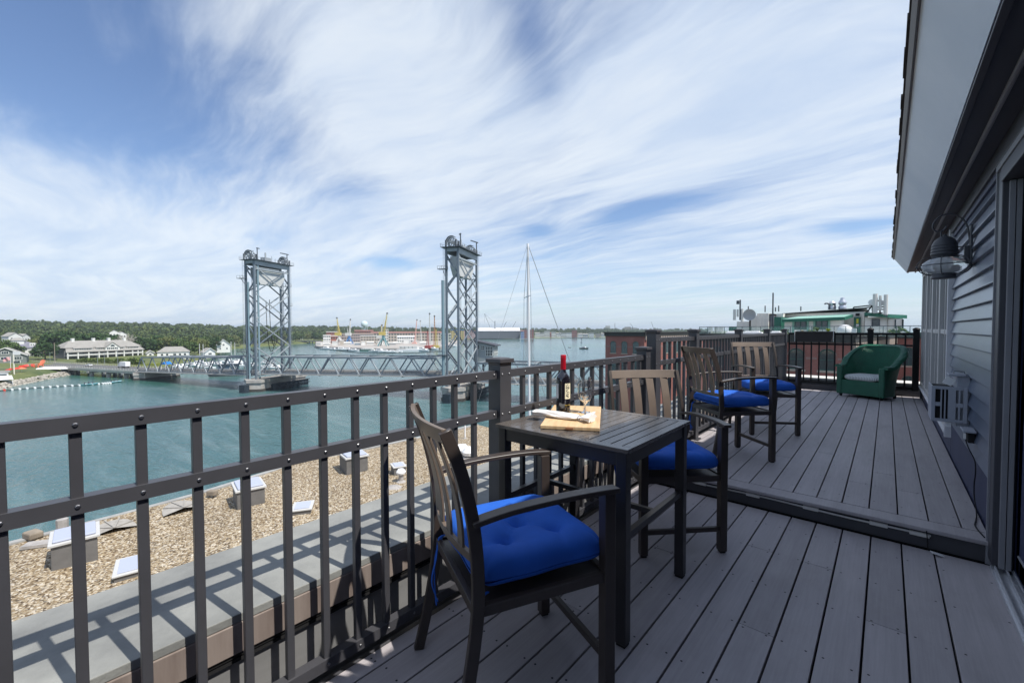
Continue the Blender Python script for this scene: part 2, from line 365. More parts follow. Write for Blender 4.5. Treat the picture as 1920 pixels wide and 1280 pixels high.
# ================================================================ parapet of our building and the lower gravel roof
m_cop = mat('parapet_membrane', (.20,.205,.20), .75, var=.22, scale=3.2, bump=.002, bscale=60, col2=(.285,.29,.275), detail=9)
m_copf = mat('copper_fascia', (.20,.155,.135), .6, var=.2, scale=14, stretch=(1,1,.12), col2=(.27,.225,.20))
m_pwall = mat('parapet_wall', (.20,.20,.20), .6, var=.08, scale=3, stretch=(1,1,6))
pz = .362; px0, px1 = -2.20, -1.665
par = thing('roof_parapet', 'wide grey capped parapet just outside the railing with a rusty copper edge', 'parapet', (-1.9, 3, -.1))
MB().box(px0, px1, -4, 10.95, pz-.03, pz).build('cap_sheet', m_cop, par, bevel=.003)
MB().box(px1-.012, px1+.004, -4, 10.6, pz-.135, pz-.031).build('copper_edge', m_copf, par, bevel=.003)
b = MB().box(px1-.016, px1-.004, -4, 10.6, pz-.150, pz-.137); b.box(px1-.020, px1-.008, -4, 10.6, pz-.170, pz-.156); b.build('edge_moulding', m_dark, par)
MB().box(px0+.02, px1-.022, -4, 10.9, -3.3, pz-.032).build('wall', m_pwall, par)
b = MB().box(px1+.001, 1.0, 10.47, 10.95, pz-.05, pz-.008); b.build('end_cap_sheet', mat('pale_coping', (.62,.60,.56), .6, var=.05), par, bevel=.006)
MB().box(px1+.001, 1.0, 10.50, 10.92, -3.3, pz-.052).build('end_wall', m_pwall, par)
# gravel roof: one big bed of pebbles
gm = bpy.data.materials.new('roof_gravel'); gm.use_nodes = True; k = NG(gm.node_tree); bs = gm.node_tree.nodes['Principled BSDF']
pos = k.n('ShaderNodeNewGeometry').outputs['Position']
vo = k.n('ShaderNodeTexVoronoi'); k.link(pos, vo.inputs['Vector']); vo.inputs['Scale'].default_value = 30
sp = k.n('ShaderNodeSeparateColor'); k.link(vo.outputs['Color'], sp.inputs[0])
pc_ = k.ramp(sp.outputs[0], [(0, (.07,.045,.025)), (.22, (.20,.140,.075)), (.5, (.36,.275,.17)), (.72, (.46,.38,.26)), (.9, (.68,.61,.50)), (1, (.10,.08,.06))])
big = k.ramp(k.noise(pos, .5, 5, .65), [(.3, .80), (.7, 1.06)])
k.link(k.mix(1.0, pc_, big, 'MULTIPLY'), bs.inputs['Base Color']); bs.inputs['Roughness'].default_value = .85
bp = k.n('ShaderNodeBump'); bp.inputs['Distance'].default_value = .03; bp.inputs['Strength'].default_value = .9
k.link(k.m('MULTIPLY', vo.outputs['Distance'], -1.0), bp.inputs['Height']); k.link(bp.outputs[0], bs.inputs['Normal'])
ZG = -3.2
lb = thing('neighbouring_building', 'long low building with a flat gravel roof between the parapet and the river', 'building', (-8, 4, ZG))
edge = [(-13.4,-14),(-13.7,-6),(-13.85,-.6),(-14.0,1.6),(-14.15,2.9),(-14.5,4.3),(-14.85,5.7),(-14.85,6.9),(-14.75,8.5),(-14.6,10.4),(-14.5,14.0)]
poly = [(-2.18,-14),(-2.18,14)] + edge[::-1]
nb = MB(); nx = 26; ny = 60
def ex(y):
    for (x0, y0), (x1, y1) in zip(edge[:-1], edge[1:]):
        if y0 <= y <= y1: return x0+(x1-x0)*(y-y0)/(y1-y0)
    return edge[-1][0]
vs = []; fs = []
for j in range(ny+1):
    y = -14+28*j/ny
    for i in range(nx+1):
        x = -2.19+(ex(y)+2.19)*i/nx; vs.append((x, y, ZG+.05*math.sin(x*1.3+y*.9)*math.sin(y*.7)+random.uniform(-.012,.012)))
for j in range(ny):
    for i in range(nx): a = j*(nx+1)+i; fs.append((a, a+nx+1, a+nx+2, a+1))
nb.add(vs, fs); go = nb.build('gravel_bed', gm, lb, smooth=True, fix=False)
m_brk = mat('old_brick', (.22,.10,.075), .85, var=.3, scale=4)
b = MB().prism([(x+.02 if x < -5 else x, y) for x, y in [(-2.19,-14),(-2.19,14)][::1]] + [(x+.02, y) for x, y in edge[::-1]], ZW-1, ZG-.08); b.build('wall', m_brk, lb)
m_tar = mat('grey_flashing', (.30,.30,.29), .7, var=.15, scale=3)
e = MB()
for (x0, y0), (x1, y1) in zip(edge[:-1], edge[1:]): e.bar((x0-.06, y0, ZG-.03), (x1-.06, y1, ZG-.03), .16, .14)
e.build('edge_flashing', m_tar, lb)
m_shing = mat('grey_shingle', (.33,.31,.28), .85, var=.18, scale=6)
for (px, py, rr) in ((206, 986, .40), (331, 951, .40)):        # rounded bay roofs that stand out over the river
    c = gz(px, py-8, ZG); n = 14; vs = [(c.x+.85, c.y, c.z+.12)]
    for i in range(n+1):
        t = math.pi/2 + math.pi*i/n; vs.append((c.x+.80+rr*2.3*math.cos(t), c.y+rr*math.sin(t), c.z+.02))
    lo = [(v[0], v[1], v[2]-.5) for v in vs[1:]]
    f = [(0, i+1, i+2) for i in range(n)] + [(i+1, n+2+i, n+3+i, i+2) for i in range(n)]
    q = MB().add(vs+lo, f)
    for i in range(2, n, 3): q.bar(Vector(vs[0])+Vector((0,0,.012)), Vector(vs[i+1])+Vector((0,0,.012)), .025, .02)
    q.build('bay_roof', m_shing, lb)
# things on the gravel roof
m_curb = mat('skylight_curb', (.135,.130,.125), .7, var=.12, scale=5)
m_dome = mat('skylight_dome', (.40,.43,.54), .30, spec=.6)
m_white = mat('white_metal', (.80,.80,.80), .4)
def skylight(p0, p1, dep, hgt, label, dome=True):     # near lower edge from p0 to p1 (pixels on the roof plane)
    a, c = gz(*p0, ZG), gz(*p1, ZG); u = (c-a); u.z = 0; L = u.length; u.normalize(); v = Vector((-u.y, u.x, 0)); 
    rt = thing('skylight', label, 'skylight', (a+u*L/2+v*dep/2), math.atan2(u.y, u.x), 'skylights on the gravel roof')
    Mx = WM(rt); T = lambda q: Mx @ Vector(q)
    k1 = MB().box(-L/2, L/2, -dep/2, dep/2, -.05, hgt); k1.move(Mx); k1.build('curb', m_curb, rt, bevel=.01)
    k2 = MB().box(-L/2-.04, L/2+.04, -dep/2-.04, dep/2+.04, hgt+.002, hgt+.055); k2.move(Mx); k2.build('frame', mat('hatch_plastic', (.50,.50,.49), .5), rt, bevel=.01)
    k3 = MB().box(-L/2+.02, L/2-.02, -dep/2+.02, dep/2-.02, hgt+.057, hgt+.10); k3.move(Mx); k3.build('pane', m_dome, rt, bevel=.03)
skylight((96, 1070), (184, 1046), .75, .44, 'largest raised skylight at the left end of the gravel roof, pale pane on dark curb')
skylight((445, 955), (497, 943), .8, .42, 'middle raised skylight on the gravel roof with a square dark curb, seen between two balusters')
skylight((650, 888), (690, 880), .8, .44, 'farthest raised skylight on the gravel roof, near the river edge')
def hatch(cpx, cpy, lx, ly, rz, label, z=.10, tilt=0):
    c = gz(cpx, cpy, ZG); rt = thing('roof_hatch', label, 'roof hatch', c, rz, 'white flat hatches on the gravel roof'); Mx = WM(rt) @ Matrix.Rotation(tilt, 4, 'X')
    MB().box(-lx/2, lx/2, -ly/2, ly/2, -.02, z).move(Mx).build('base', m_curb, rt); MB().box(-lx/2-.03, lx/2+.03, -ly/2-.03, ly/2+.03, z+.002, z+.04).move(Mx).build('lid', mat('hatch_plastic', (.50,.50,.49), .5), rt, bevel=.01)
    MB().box(-lx/2+.04, lx/2-.04, -ly/2+.04, ly/2-.04, z+.042, z+.055).move(Mx).build('pane', m_dome, rt, bevel=.005)
hatch(246, 1070, .42, .70, R(80), 'flat white roof hatch closest to the parapet at the left, below the largest skylight')
hatch(568, 957, .42, .52, R(60), 'flat white roof hatch between the middle skylight and the parapet')
hatch(747, 888, .36, .44, R(70), 'small white roof hatch raised above a cluster of grey vent pipes', z=.26)
m_pipe = mat('grey_pipe', (.34,.32,.30), .6, var=.2, scale=8)
def vent(px, py, r, h, label, elbow=False, col=None):
    c = gz(px, py, ZG); rt = thing('roof_vent', label, 'roof vent', c, 0, 'vents on the gravel roof')
    MB().tube(c, c+Vector((0,0,h)), r, 12).build('pipe', col or m_pipe, rt, smooth=True)
    if elbow: MB().lathe([(r*1.7,0),(r*1.9,r*.8),(r*1.2,r*1.8),(.01,r*2.1)], c+Vector((0,0,h)), 12).build('cap', m_white, rt, smooth=True)
    MB().lathe([(r*2.6,0),(r*1.1,.08)], c, 12).build('flashing', m_pipe, rt, smooth=True)
vent(752, 905, .075, .28, 'short grey vent pipe under the small raised hatch', True, m_pipe)
vent(738, 916, .12, .07, 'low square grey drain cover beside the parapet', False, m_curb)
vent(872, 822, .03, .62, 'thin white vent pipe standing alone near the river edge', False, m_white)
vent(866, 853, .14, .12, 'left one of two white mushroom vents in front of the thin pipe', True, m_pipe)
vent(880, 858, .14, .12, 'right one of two white mushroom vents in front of the thin pipe', True, m_pipe)
m_conc = mat('weathered_concrete', (.24,.20,.155), .85, var=.25, scale=4)
for i, (px, py, s_, l_) in enumerate(((62, 1010, .42, 'square gravel topped concrete block at the roof edge left of the largest skylight'), (398, 930, .30, 'small concrete scupper block at the roof edge between the bay roofs and the middle skylight'), (775, 828, .30, 'far concrete scupper block at the river edge of the gravel roof'))):
    c = gz(px, py, ZG); one(MB().cbox(c+Vector((0,0,.10)), s_*.8, s_*.55, .14, Matrix.Rotation(R(20+i*15), 3, 'Z')), 'concrete_block', m_conc, l_, 'block', 'blocks at the roof edge', bevel=.03)
c = gz(86, 1022, ZG); one(MB().cbox(c+Vector((0,0,.05)), .7, .25, .06, Matrix.Rotation(R(60), 3, 'Z')).tube(c+Vector((-.1,.25,0)), c+Vector((-.1,.25,.45)), .10, 8), 'gutter_outlet', m_pipe, 'pale metal gutter outlet with a dark hopper beside the largest skylight', 'gutter')
# ================================================================ the navy house on the right
m_navy = mat('navy_siding', (.085,.110,.165), .30, var=.20, scale=1.6, col2=(.115,.145,.205), detail=8, spec=.75)
m_navyflat = mat('navy_board', (.026,.034,.085), .5, var=.10, scale=1.5)
m_trimd = mat('dark_trim', (.050,.050,.060), .45)
m_trimg = mat('grey_trim', (.24,.24,.26), .5, var=.06)
m_alum = mat('aluminium_sill', (.60,.61,.64), .35, metal=.55)
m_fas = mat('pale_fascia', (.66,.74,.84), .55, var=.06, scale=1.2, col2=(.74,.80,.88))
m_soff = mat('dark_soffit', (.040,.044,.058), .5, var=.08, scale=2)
m_glass = mat('dark_window_glass', (.018,.035,.042), .04, spec=.9)
house = thing('house', 'navy clapboard top floor house with a deep eave along the right side of the deck', 'house', (2.5, 4, 0))
YE = 10.30
b = MB().box(XW+.06, 8, -6, YE-.12, ZW-1, 2.30); b.build('core_wall', m_navyflat, house)
# clapboards between the door casing and the window wall
s = MB(); z = .47; 
while z < 2.24:
    a = [(XW+.06, z), (XW-.020, z), (XW-.020, z+.005), (XW+.004, z+.104), (XW+.06, z+.104)]
    s.extr(a, 'y', 3.58, 5.80); z += .1035
s.build('clapboard_siding', m_navy, house)
MB().box(XW+.002, XW+.058, 3.58, 5.80, ZU-.1, .468).build('base_board', m_navyflat, house)
MB().box(XW+.001, XW+.058, 5.80, YE-.15, ZU-.1, .36).build('base_board', m_navyflat, house)
# window wall at the far end: four tall units side by side, deep mullions
ww = MB().box(XW+.02, XW+.058, 5.84, YE-.17, .36, 2.28).build('window_wall', m_trimg, house)
for i, y in enumerate((5.86, 6.92, 7.98, 9.04)):
    f = MB(); 
    for yy in (y, y+.98): f.box(XW-.030, XW+.018, yy, yy+.055, .36, 2.27)
    f.box(XW-.028, XW+.018, y+.056, y+.979, .36, .43); f.box(XW-.028, XW+.018, y+.056, y+.979, 2.20, 2.27); f.box(XW-.018, XW+.018, y+.056, y+.979, 1.28, 1.33); f.box(XW-.022, XW+.018, y+.50, y+.53, .43, 2.20)
    w = f.build('window', mat('window_frame_grey', (.50,.49,.48), .45), house, bevel=.003)
    MB().box(XW+.004, XW+.012, y+.056, y+.979, .431, 2.199).build('pane', m_glass, w)
MB().box(XW-.045, XW+.018, 5.785, 5.84, .30, 2.28).build('corner_trim', mat('white_trim', (.62,.62,.64), .5), house, bevel=.002)
MB().box(XW-.03, XW+.07, YE-.17, YE-.10, ZU-.3, 2.28).build('corner_trim', m_trimd, house)
MB().box(XW-.05, XW, 5.8, YE-.18, .335, .358).build('window_ledge', mat('white_trim', (.62,.62,.64), .5), house, bevel=.002)
# eave: outer lip, sloping fascia, soffit with a bead, frieze
xo, zo = .062, 2.602; xi, zi = .240, 2.332
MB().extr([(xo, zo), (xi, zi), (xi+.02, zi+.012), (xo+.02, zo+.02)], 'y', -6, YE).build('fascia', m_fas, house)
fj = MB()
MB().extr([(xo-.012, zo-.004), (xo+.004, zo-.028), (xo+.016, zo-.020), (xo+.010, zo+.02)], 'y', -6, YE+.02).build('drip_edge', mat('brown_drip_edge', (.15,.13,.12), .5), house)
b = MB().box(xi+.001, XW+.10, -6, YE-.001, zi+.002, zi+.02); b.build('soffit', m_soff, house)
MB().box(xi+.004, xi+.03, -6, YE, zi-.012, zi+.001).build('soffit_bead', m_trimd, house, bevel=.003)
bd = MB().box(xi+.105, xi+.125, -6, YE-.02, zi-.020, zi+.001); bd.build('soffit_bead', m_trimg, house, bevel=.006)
MB().box(XW-.035, XW+.056, -6, YE-.12, 2.235, zi+.001).build('frieze_board', m_trimd, house, bevel=.003)
MB().box(XW-.018, XW+.056, -6, YE-.12, 2.20, 2.233).build('frieze_board', m_navyflat, house, bevel=.003)
b = MB().box(xi+.02, 8, YE-.06, YE-.001, zi+.02, zo+.02); b.build('gable_board', m_fas, house)
sl_ = .62                          # roof slope
m_roof = mat('asphalt_shingles', (.045,.040,.038), .9, var=.3, scale=9)
rr_ = MB().add([(xo-.008, -6, zo+.01), (xo-.008, YE+.03, zo+.01), (6, YE+.03, zo+6*sl_), (6, -6, zo+6*sl_), (xo-.008, -6, zo+.032), (xo-.008, YE+.03, zo+.032), (6, YE+.03, zo+.03+6*sl_), (6, -6, zo+.03+6*sl_)], [(0,3,2,1),(4,5,6,7),(0,1,5,4),(1,2,6,5),(2,3,7,6),(3,0,4,7)])
y = -6.0
while y < YE:
    w = random.uniform(.12, .30); d = random.uniform(.004, .02); rr_.box(xo-.010-d, xo+.02, y, min(y+w-.008, YE+.03), zo+.012, zo+.038+d*.3); y += w
rr_.build('roof', m_roof, house)
MB().add([(xo+.02, YE-.02, zo+.0), (6, YE-.02, zo+5.9*sl_), (6, YE-.02, zi+.02), (xi, YE-.02, zi+.02)], [(0,1,2,3)]).build('gable_wall', m_navyflat, house)
# sliding glass door next to the camera
door = MB(); 
door.box(XW-.022, XW+.058, 3.47, 3.575, .045, 2.20)
dr = door.build('door', m_trimd, house, bevel=.004)
MB().box(XW-.030, XW+.01, 3.577, 3.592, .0, 2.235).build('casing', m_trimg, dr)
MB().box(XW-.028, XW+.058, -2.5, 3.469, 2.125, 2.20).build('head_frame', m_trimd, dr, bevel=.004)
MB().box(XW-.034, XW+.01, -2.5, 3.575, 2.202, 2.235).build('casing', m_trimg, dr, bevel=.003)
for nm, x0, x1, mm in (('door_jamb', XW+.002, XW+.022, m_trimg), ('door_jamb', XW+.026, XW+.045, m_trimg)):
    MB().box(x0, x1, 3.435, 3.468, .045, 2.12).build(nm, mm, dr)
sill = MB().box(XW-.020, XW+.16, -2.5, 3.52, .0015, .022)
for x in (XW-.012, XW+.028, XW+.052, XW+.10): sill.box(x, x+.007, -2.5, 3.46, .0225, .046)
sill.build('threshold', m_alum, dr, bevel=.001, seg=1)
m_leaf = mat('door_leaf_paint', (.42,.42,.44), .45)
for nm, (ya, yb), x in (('door_leaf', (1.45, 3.43), XW+.060), ('door_leaf', (-.6, 1.50), XW+.105)):
    f = MB().box(x, x+.035, ya, ya+.075, .05, 2.12); f.box(x, x+.035, yb-.075, yb, .05, 2.12); f.box(x, x+.035, ya+.076, yb-.076, .05, .16); f.box(x, x+.035, ya+.076, yb-.076, 2.04, 2.12)
    q = f.build(nm, m_leaf, dr, bevel=.003); MB().box(x+.014, x+.021, ya+.075, yb-.075, .161, 2.039).build('pane', m_glass, q)
    MB().box(x-.001, x-.006, ya+.07, yb-.07, .156, .166).build('gasket', m_alum, q)
# ---------------------------------------------------------------- wall lantern
m_iron = mat('lantern_iron', (.060,.062,.072), .5)
gl_ = bpy.data.materials.new('lantern_glass'); gl_.use_nodes = True; q_ = gl_.node_tree.nodes['Principled BSDF']
q_.inputs['Transmission Weight'].default_value = .70; q_.inputs['Roughness'].default_value = .06; q_.inputs['IOR'].default_value = 1.08; q_.inputs['Base Color'].default_value = (.93,.95,.97,1)
YL = 4.6; L_ = lambda px, py: gy(px, py, YL)
lc = L_(1770, 498)
lan = thing('wall_lantern', 'onion shaped caged glass lantern hanging from a scrolled arm on the navy siding', 'lantern', (XW, YL, 1.9))
MB().box(XW-.028, XW-.013, YL-.035, YL+.035, 1.80, 2.10).build('back_plate', m_iron, lan, bevel=.004)
MB().box(XW-.055, XW-.028, YL-.02, YL+.02, 1.82, 1.95).build('arm_socket', m_iron, lan, bevel=.004)
arm = [(1820,470),(1817,440),(1812,420),(1800,407),(1782,401),(1764,405),(1752,416),(1749,428),(1756,434),(1768,432),(1775,424)]
def smooth_path(pts, n=4):
    P = [Vector(p) for p in pts]; out = []
    for i in range(len(P)-1):
        p0, p1, p2, p3 = P[max(i-1,0)], P[i], P[i+1], P[min(i+2,len(P)-1)]
        for k in range(n):
            t = k/n; out.append(.5*((2*p1)+(p2-p0)*t+(2*p0-5*p1+4*p2-p3)*t*t+(3*p1-p0-3*p2+p3)*t*t*t))
    return out+[P[-1]]
MB().path(smooth_path([L_(*a) for a in arm]), .0055, 8).build('scroll_arm', m_iron, lan, smooth=True)
MB().path([L_(1822, 460), L_(1790, 464), L_(1783, 470)], .004, 6).build('side_arm', m_iron, lan, smooth=True)
MB().tube(L_(1764, 433), L_(1765, 452), .006, 8).build('hanger', m_iron, lan)
MB().lathe([(.008,.235),(.014,.222),(.034,.212),(.054,.195),(.067,.172),(.073,.150),(.070,.146),(.076,.128),(.072,.124),(.078,.106),(.073,.102),(.079,.086),(.073,.080),(.066,.058)][::-1], lc, 24).build('dome', m_iron, lan, smooth=30)
gp = [(.058,.060),(.090,.048),(.118,.024),(.126,0),(.118,-.024),(.090,-.046),(.060,-.058)][::-1]
MB().lathe(gp, lc, 28, capb=False, capt=False).build('globe', gl_, lan, smooth=60)
cg = MB(); cg.path([lc+Vector((.160*math.cos(t), .160*math.sin(t), 0)) for t in np.linspace(0, 2*math.pi, 33)[:-1]], .0035, 5, True)
cg.path([lc+Vector((.078*math.cos(t), .078*math.sin(t), .062)) for t in np.linspace(0, 2*math.pi, 25)[:-1]], .0035, 5, True)
for a in range(6):
    t = a*math.pi/3+.35
    cg.path(smooth_path([lc+Vector((r_*math.cos(t), r_*math.sin(t), z_)) for r_, z_ in ((.074,.066),(.13,.052),(.162,0),(.13,-.052),(.066,-.068))], 3), .0035, 5)
cg.build('cage', m_iron, lan, smooth=True)
MB().lathe([(.064,-.098),(.070,-.092),(.066,-.060)], lc, 24).build('base_ring', m_iron, lan, smooth=30)
# ---------------------------------------------------------------- louvred heater box, socket and cable
m_box = mat('grey_white_enclosure', (.33,.35,.40), .5, var=.05)
Yv = 4.60
hb = thing('vent_box', 'pale louvred metal vent box fixed to the navy wall above the raised deck', 'vent box', (XW-.1, Yv, .78))
MB().box(XW-.075, XW-.005, Yv-.02, Yv+.02+.24, .61, .99).build('back_box', m_box, hb, bevel=.004)
f = MB(); fx0, fx1, fz0, fz1 = .262, XW-.02, .640, .905
for (xa, xb, za, zb) in ((fx0, fx0+.022, fz0, fz1), (fx1-.022, fx1, fz0, fz1), (fx0+.022, fx1-.022, fz0, fz0+.022), (fx0+.022, fx1-.022, fz1-.022, fz1), (fx0+.05, fx0+.058, fz0+.022, fz1-.022), (fx0+.070, fx0+.078, fz0+.022, fz1-.022), (fx0+.090, fx1-.06, fz0+.022, fz1-.022), (fx0+.022, fx0+.05, .755, .785), (fx1-.06, fx1-.022, .755, .785)):
    f.box(xa, xb, Yv-.062, Yv-.05, za, zb)
for i in range(1): f.box(fx1-.047, fx1-.037, Yv-.062, Yv-.05, fz0+.022, .755); f.box(fx1-.047, fx1-.037, Yv-.062, Yv-.05, .785, fz1-.022)
f.box(fx0, fx0+.01, Yv-.05, Yv+.26, fz0, fz1)
f.build('louvre_front', m_box, hb, bevel=.002)
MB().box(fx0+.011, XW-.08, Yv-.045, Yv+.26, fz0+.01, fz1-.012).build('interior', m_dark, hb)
MB().box(XW-.12, XW-.03, Yv-.05, Yv+.10, .985, 1.0).build('hood', m_box, hb, bevel=.003)
MB().path([(XW-.09, Yv, 1.003), (XW-.09, Yv, 1.02), (XW-.035, Yv+.02, 1.018), (XW-.03, Yv+.02, 1.0)], .003, 5).build('wire_handle', m_steel, hb)
one(MB().cbox((.36, Yv+.02, .94), .055, .004, .055, Matrix.Rotation(R(28), 3, 'Y')), 'paper_tag', m_white, 'small white paper tag lying on top of the louvred vent box', 'tag')
MB().box(.345, .375, Yv-.04, Yv-.01, .60, .638).build('drain_plug', m_white, hb, bevel=.004)
ob = thing('outlet_box', 'black weatherproof outlet with a pale hood under the vent box', 'outlet', (XW, 4.25, .62))
MB().box(XW-.05, XW-.013, 4.19, 4.31, .565, .635).build('outlet_body', m_dark, ob, bevel=.006)
MB().box(XW-.075, XW-.013, 4.16, 4.33, .638, .652).build('hood', m_box, ob, bevel=.003)
MB().box(XW-.062, XW-.052, 4.25, 4.28, .58, .615).build('plug', m_white, ob)
cab = [(XW-.055, 4.24, .575), (XW-.045, 4.18, .53), (XW-.02, 4.14, .46), (XW-.018, 4.12, .38), (XW-.018, 4.16, .30), (XW-.018, 4.14, .22), (XW-.02, 4.04, .17), (XW-.022, 3.99, .142), (XW-.035, 3.90, .137), (XW-.05, 3.78, .138), (XW-.03, 3.62, .136)]
one(MB().path(smooth_path(cab), .0035, 6), 'power_cable', m_dark, 'thin black power cable hanging down the navy wall from the outlet', 'cable', smooth=True)
cab2 = [(.20, YS-.036, .118), (.205, YS-.037, .06), (.21, YS-.040, .012), (.235, YS-.055, .006), (.255, YS-.07, .006)]
one(MB().path(smooth_path(cab2), .003, 6), 'power_cable', m_dark, 'short black cable dropping over the step riser to the lower boards', 'cable', smooth=True)
tg = MB().cbox((.245, YS-.085, .012), .055, .030, .004, Matrix.Rotation(R(18), 3, 'Z') @ Matrix.Rotation(R(12), 3, 'Y'))
one(tg, 'cable_tag', m_white, 'small folded white tag lying on the lower boards at the foot of the step', 'tag')
# ================================================================ table and chairs
m_brz = mat('bronze_frame', (.048,.037,.032), .38, var=.12, scale=6, spec=.55, coord='obj')
m_brzl = mat('bronze_slat', (.150,.115,.090), .40, var=.10, scale=6, spec=.5, coord='obj')
m_tab = mat('table_metal', (.022,.021,.023), .32, var=.12, scale=4, spec=.6)
m_foot = mat('rubber_foot', (.01,.01,.01), .8)
TZ = .848; tx0, tx1, ty0, ty1 = -1.535, -.787, 1.605, 2.345
tb = thing('bar_table', 'square dark slatted metal table by the railing carrying the wine and glasses', 'table', ((tx0+tx1)/2, (ty0+ty1)/2, 0))
f = MB()
f.box(tx0, tx1, ty0, ty0+.045, TZ-.018, TZ); f.box(tx0, tx1, ty1-.045, ty1, TZ-.018, TZ); f.box(tx0, tx0+.045, ty0+.0451, ty1-.0451, TZ-.018, TZ); f.box(tx1-.045, tx1, ty0+.0451, ty1-.0451, TZ-.018, TZ)
tt = f.build('tabletop', mat('table_slat', (.095,.083,.075), .24, var=.15, scale=5, spec=1.0), tb, bevel=.002)
n = 12; a = tx0+.0475; w = (tx1-tx0-.095)/n; sl = MB()
for i in range(n): sl.box(a+i*w+.003, a+(i+1)*w-.003, ty0+.0455, ty1-.0455, TZ-.016, TZ-.0012)
sl.build('top_slats', mat('table_slat', (.095,.083,.075), .24, var=.15, scale=5, spec=1.0), tt, bevel=.0012, seg=1)
MB().box(tx0+.05, tx1-.05, ty0+.05, ty1-.05, TZ-.030, TZ-.024).build('underside', m_dark, tt)
for x, y in ((tx0+.012, ty0+.012), (tx1-.06, ty0+.012), (tx1-.06, ty1-.06), (tx0+.012, ty1-.06)):
    l = MB().box(x, x+.048, y, y+.048, .012, TZ-.0185).build('leg', m_tab, tb, bevel=.003); MB().box(x+.004, x+.044, y+.004, y+.044, .0008, .0118).build('foot', m_foot, l)
for nm, bb in (('apron', (tx0+.061, tx1-.061, ty0+.018, ty0+.044)), ('apron', (tx0+.061, tx1-.061, ty1-.044, ty1-.018)), ('apron', (tx0+.018, tx0+.044, ty0+.061, ty1-.061)), ('apron', (tx1-.044, tx1-.018, ty0+.061, ty1-.061))):
    MB().box(*bb, TZ-.082, TZ-.019).build(nm, m_tab, tb, bevel=.002)
for x in (tx0+.022, tx1-.050): MB().box(x, x+.028, ty0+.061, ty1-.061, .447, .475).build('stretcher', m_tab, tb, bevel=.002)
MB().box(tx0+.051, tx1-.051, (ty0+ty1)/2-.013, (ty0+ty1)/2+.013, .449, .473).build('stretcher', m_tab, tb, bevel=.002)

CG = 'blue cushioned bar chairs'
def make_chair(label):
    t = thing('bar_chair', label, 'chair', (0,0,0), 0, CG)
    for s in (-1, 1):
        l = MB().box(s*.246-.022, s*.246+.022, .228, .272, .010, .756).build('leg', m_brz, t, bevel=.003)
        MB().box(s*.246-.016, s*.246+.016, .234, .266, .0, .0098).build('foot', m_foot, l)
        pp = smooth_path([(s*.262,-.335,.0), (s*.262,-.292,.18), (s*.260,-.256,.40), (s*.258,-.248,.55), (s*.256,-.262,.73), (s*.254,-.300,.90), (s*.252,-.350,1.035)], 4)
        MB().ribbon(pp, (1,0,0), .022, .040).build('back_post', m_brz, t, smooth=30, bevel=.002, seg=1)
        aa = smooth_path([(s*.256,-.268,.738), (s*.262,-.14,.760), (s*.264,.04,.770), (s*.262,.19,.770), (s*.256,.283,.764)], 4)
        MB().ribbon(aa, (1,0,0), .048, .018).build('arm', m_brz, t, smooth=30, bevel=.003)
        MB().box(s*.246-.012, s*.246+.012, -.238, .229, .432, .467).build('seat_rail', m_brz, t, bevel=.002)
    def bow(z, y, d, hw=.247, n=13): return [(x, y-d*(1-(x/hw)**2), z) for x in np.linspace(-hw, hw, n)]
    def rail(z0, z1, y0, y1, d, nm, th=.016, hw=.247):
        a, b = bow(z0, y0, d, hw), bow(z1, y1, d, hw); v = []
        for p, q in zip(a, b): v += [(p[0], p[1]+th/2, p[2]), (q[0], q[1]+th/2, q[2]), (q[0], q[1]-th/2, q[2]), (p[0], p[1]-th/2, p[2])]
        N = len(a); fs = [(i*4+k, i*4+(k+1)%4, i*4+4+(k+1)%4, i*4+4+k) for i in range(N-1) for k in range(4)] + [(3,2,1,0), tuple((N-1)*4+k for k in range(4))]
        return MB().add(v, fs).build(nm, m_brzl, t, smooth=30, bevel=.0015, seg=1)
    rail(.985, 1.040, -.330, -.352, .032, 'top_rail'); rail(.600, .630, -.250, -.252, .032, 'lower_back_rail')
    for x in (-.156, -.052, .052, .156):
        d = .032*(1-(x/.247)**2); pp = [(x, y-d, z) for y, z in ((-.252,.628), (-.256,.70), (-.268,.78), (-.290,.87), (-.331,.987))]
        MB().ribbon(smooth_path(pp, 3), (1,0,0), .056, .009).build('slat', m_brzl, t, smooth=30, bevel=.0015, seg=1)
    MB().box(-.233, .233, .238, .262, .432, .467).build('seat_rail', m_brz, t, bevel=.002)
    MB().box(-.246, .246, -.262, -.240, .432, .467).build('seat_rail', m_brz, t, bevel=.002)
    sp = MB()
    sp.box(-.232, .232, -.236, .236, .451, .459)
    sp.build('seat_panel', m_brz, t)
    MB().box(-.226, .226, .240, .262, .128, .156).build('footrest', m_brz, t, bevel=.002)
    return t
def pl(fc, fwd, z):              # place by the point between the front legs and the facing direction
    L = math.hypot(*fwd); fx, fy = fwd[0]/L, fwd[1]/L
    return (fc[0]-fx*.25, fc[1]-fy*.25, z), math.atan2(-fx, fy)
CH = [((-.972, 1.472), (math.sin(R(25)), math.cos(R(25))), 0.0008, 'bronze bar chair with a sunlit back, pulled up to the near edge of the table', 'bright blue tufted cushion with blue ties, largest of the four, half in sun'),
      ((-.893, 2.549), (.735,-.678), 0.0008, 'bronze bar chair on the far side of the table, angled out toward the house', 'blue tufted cushion half hidden behind the table leg, on the chair beyond the table'),
      ((-.947, 4.600), (.677,.736), ZU+.0008, 'bronze bar chair just up the step seen from behind its slatted back', 'blue cushion with a sunlit rear corner on the nearer chair of the raised deck'),
      ((-.940, 5.575), (.58,-.814), ZU+.0008, 'bronze bar chair farthest away on the raised deck, facing back toward the table', 'thin blue cushion on the farthest bar chair, seen edge on')]
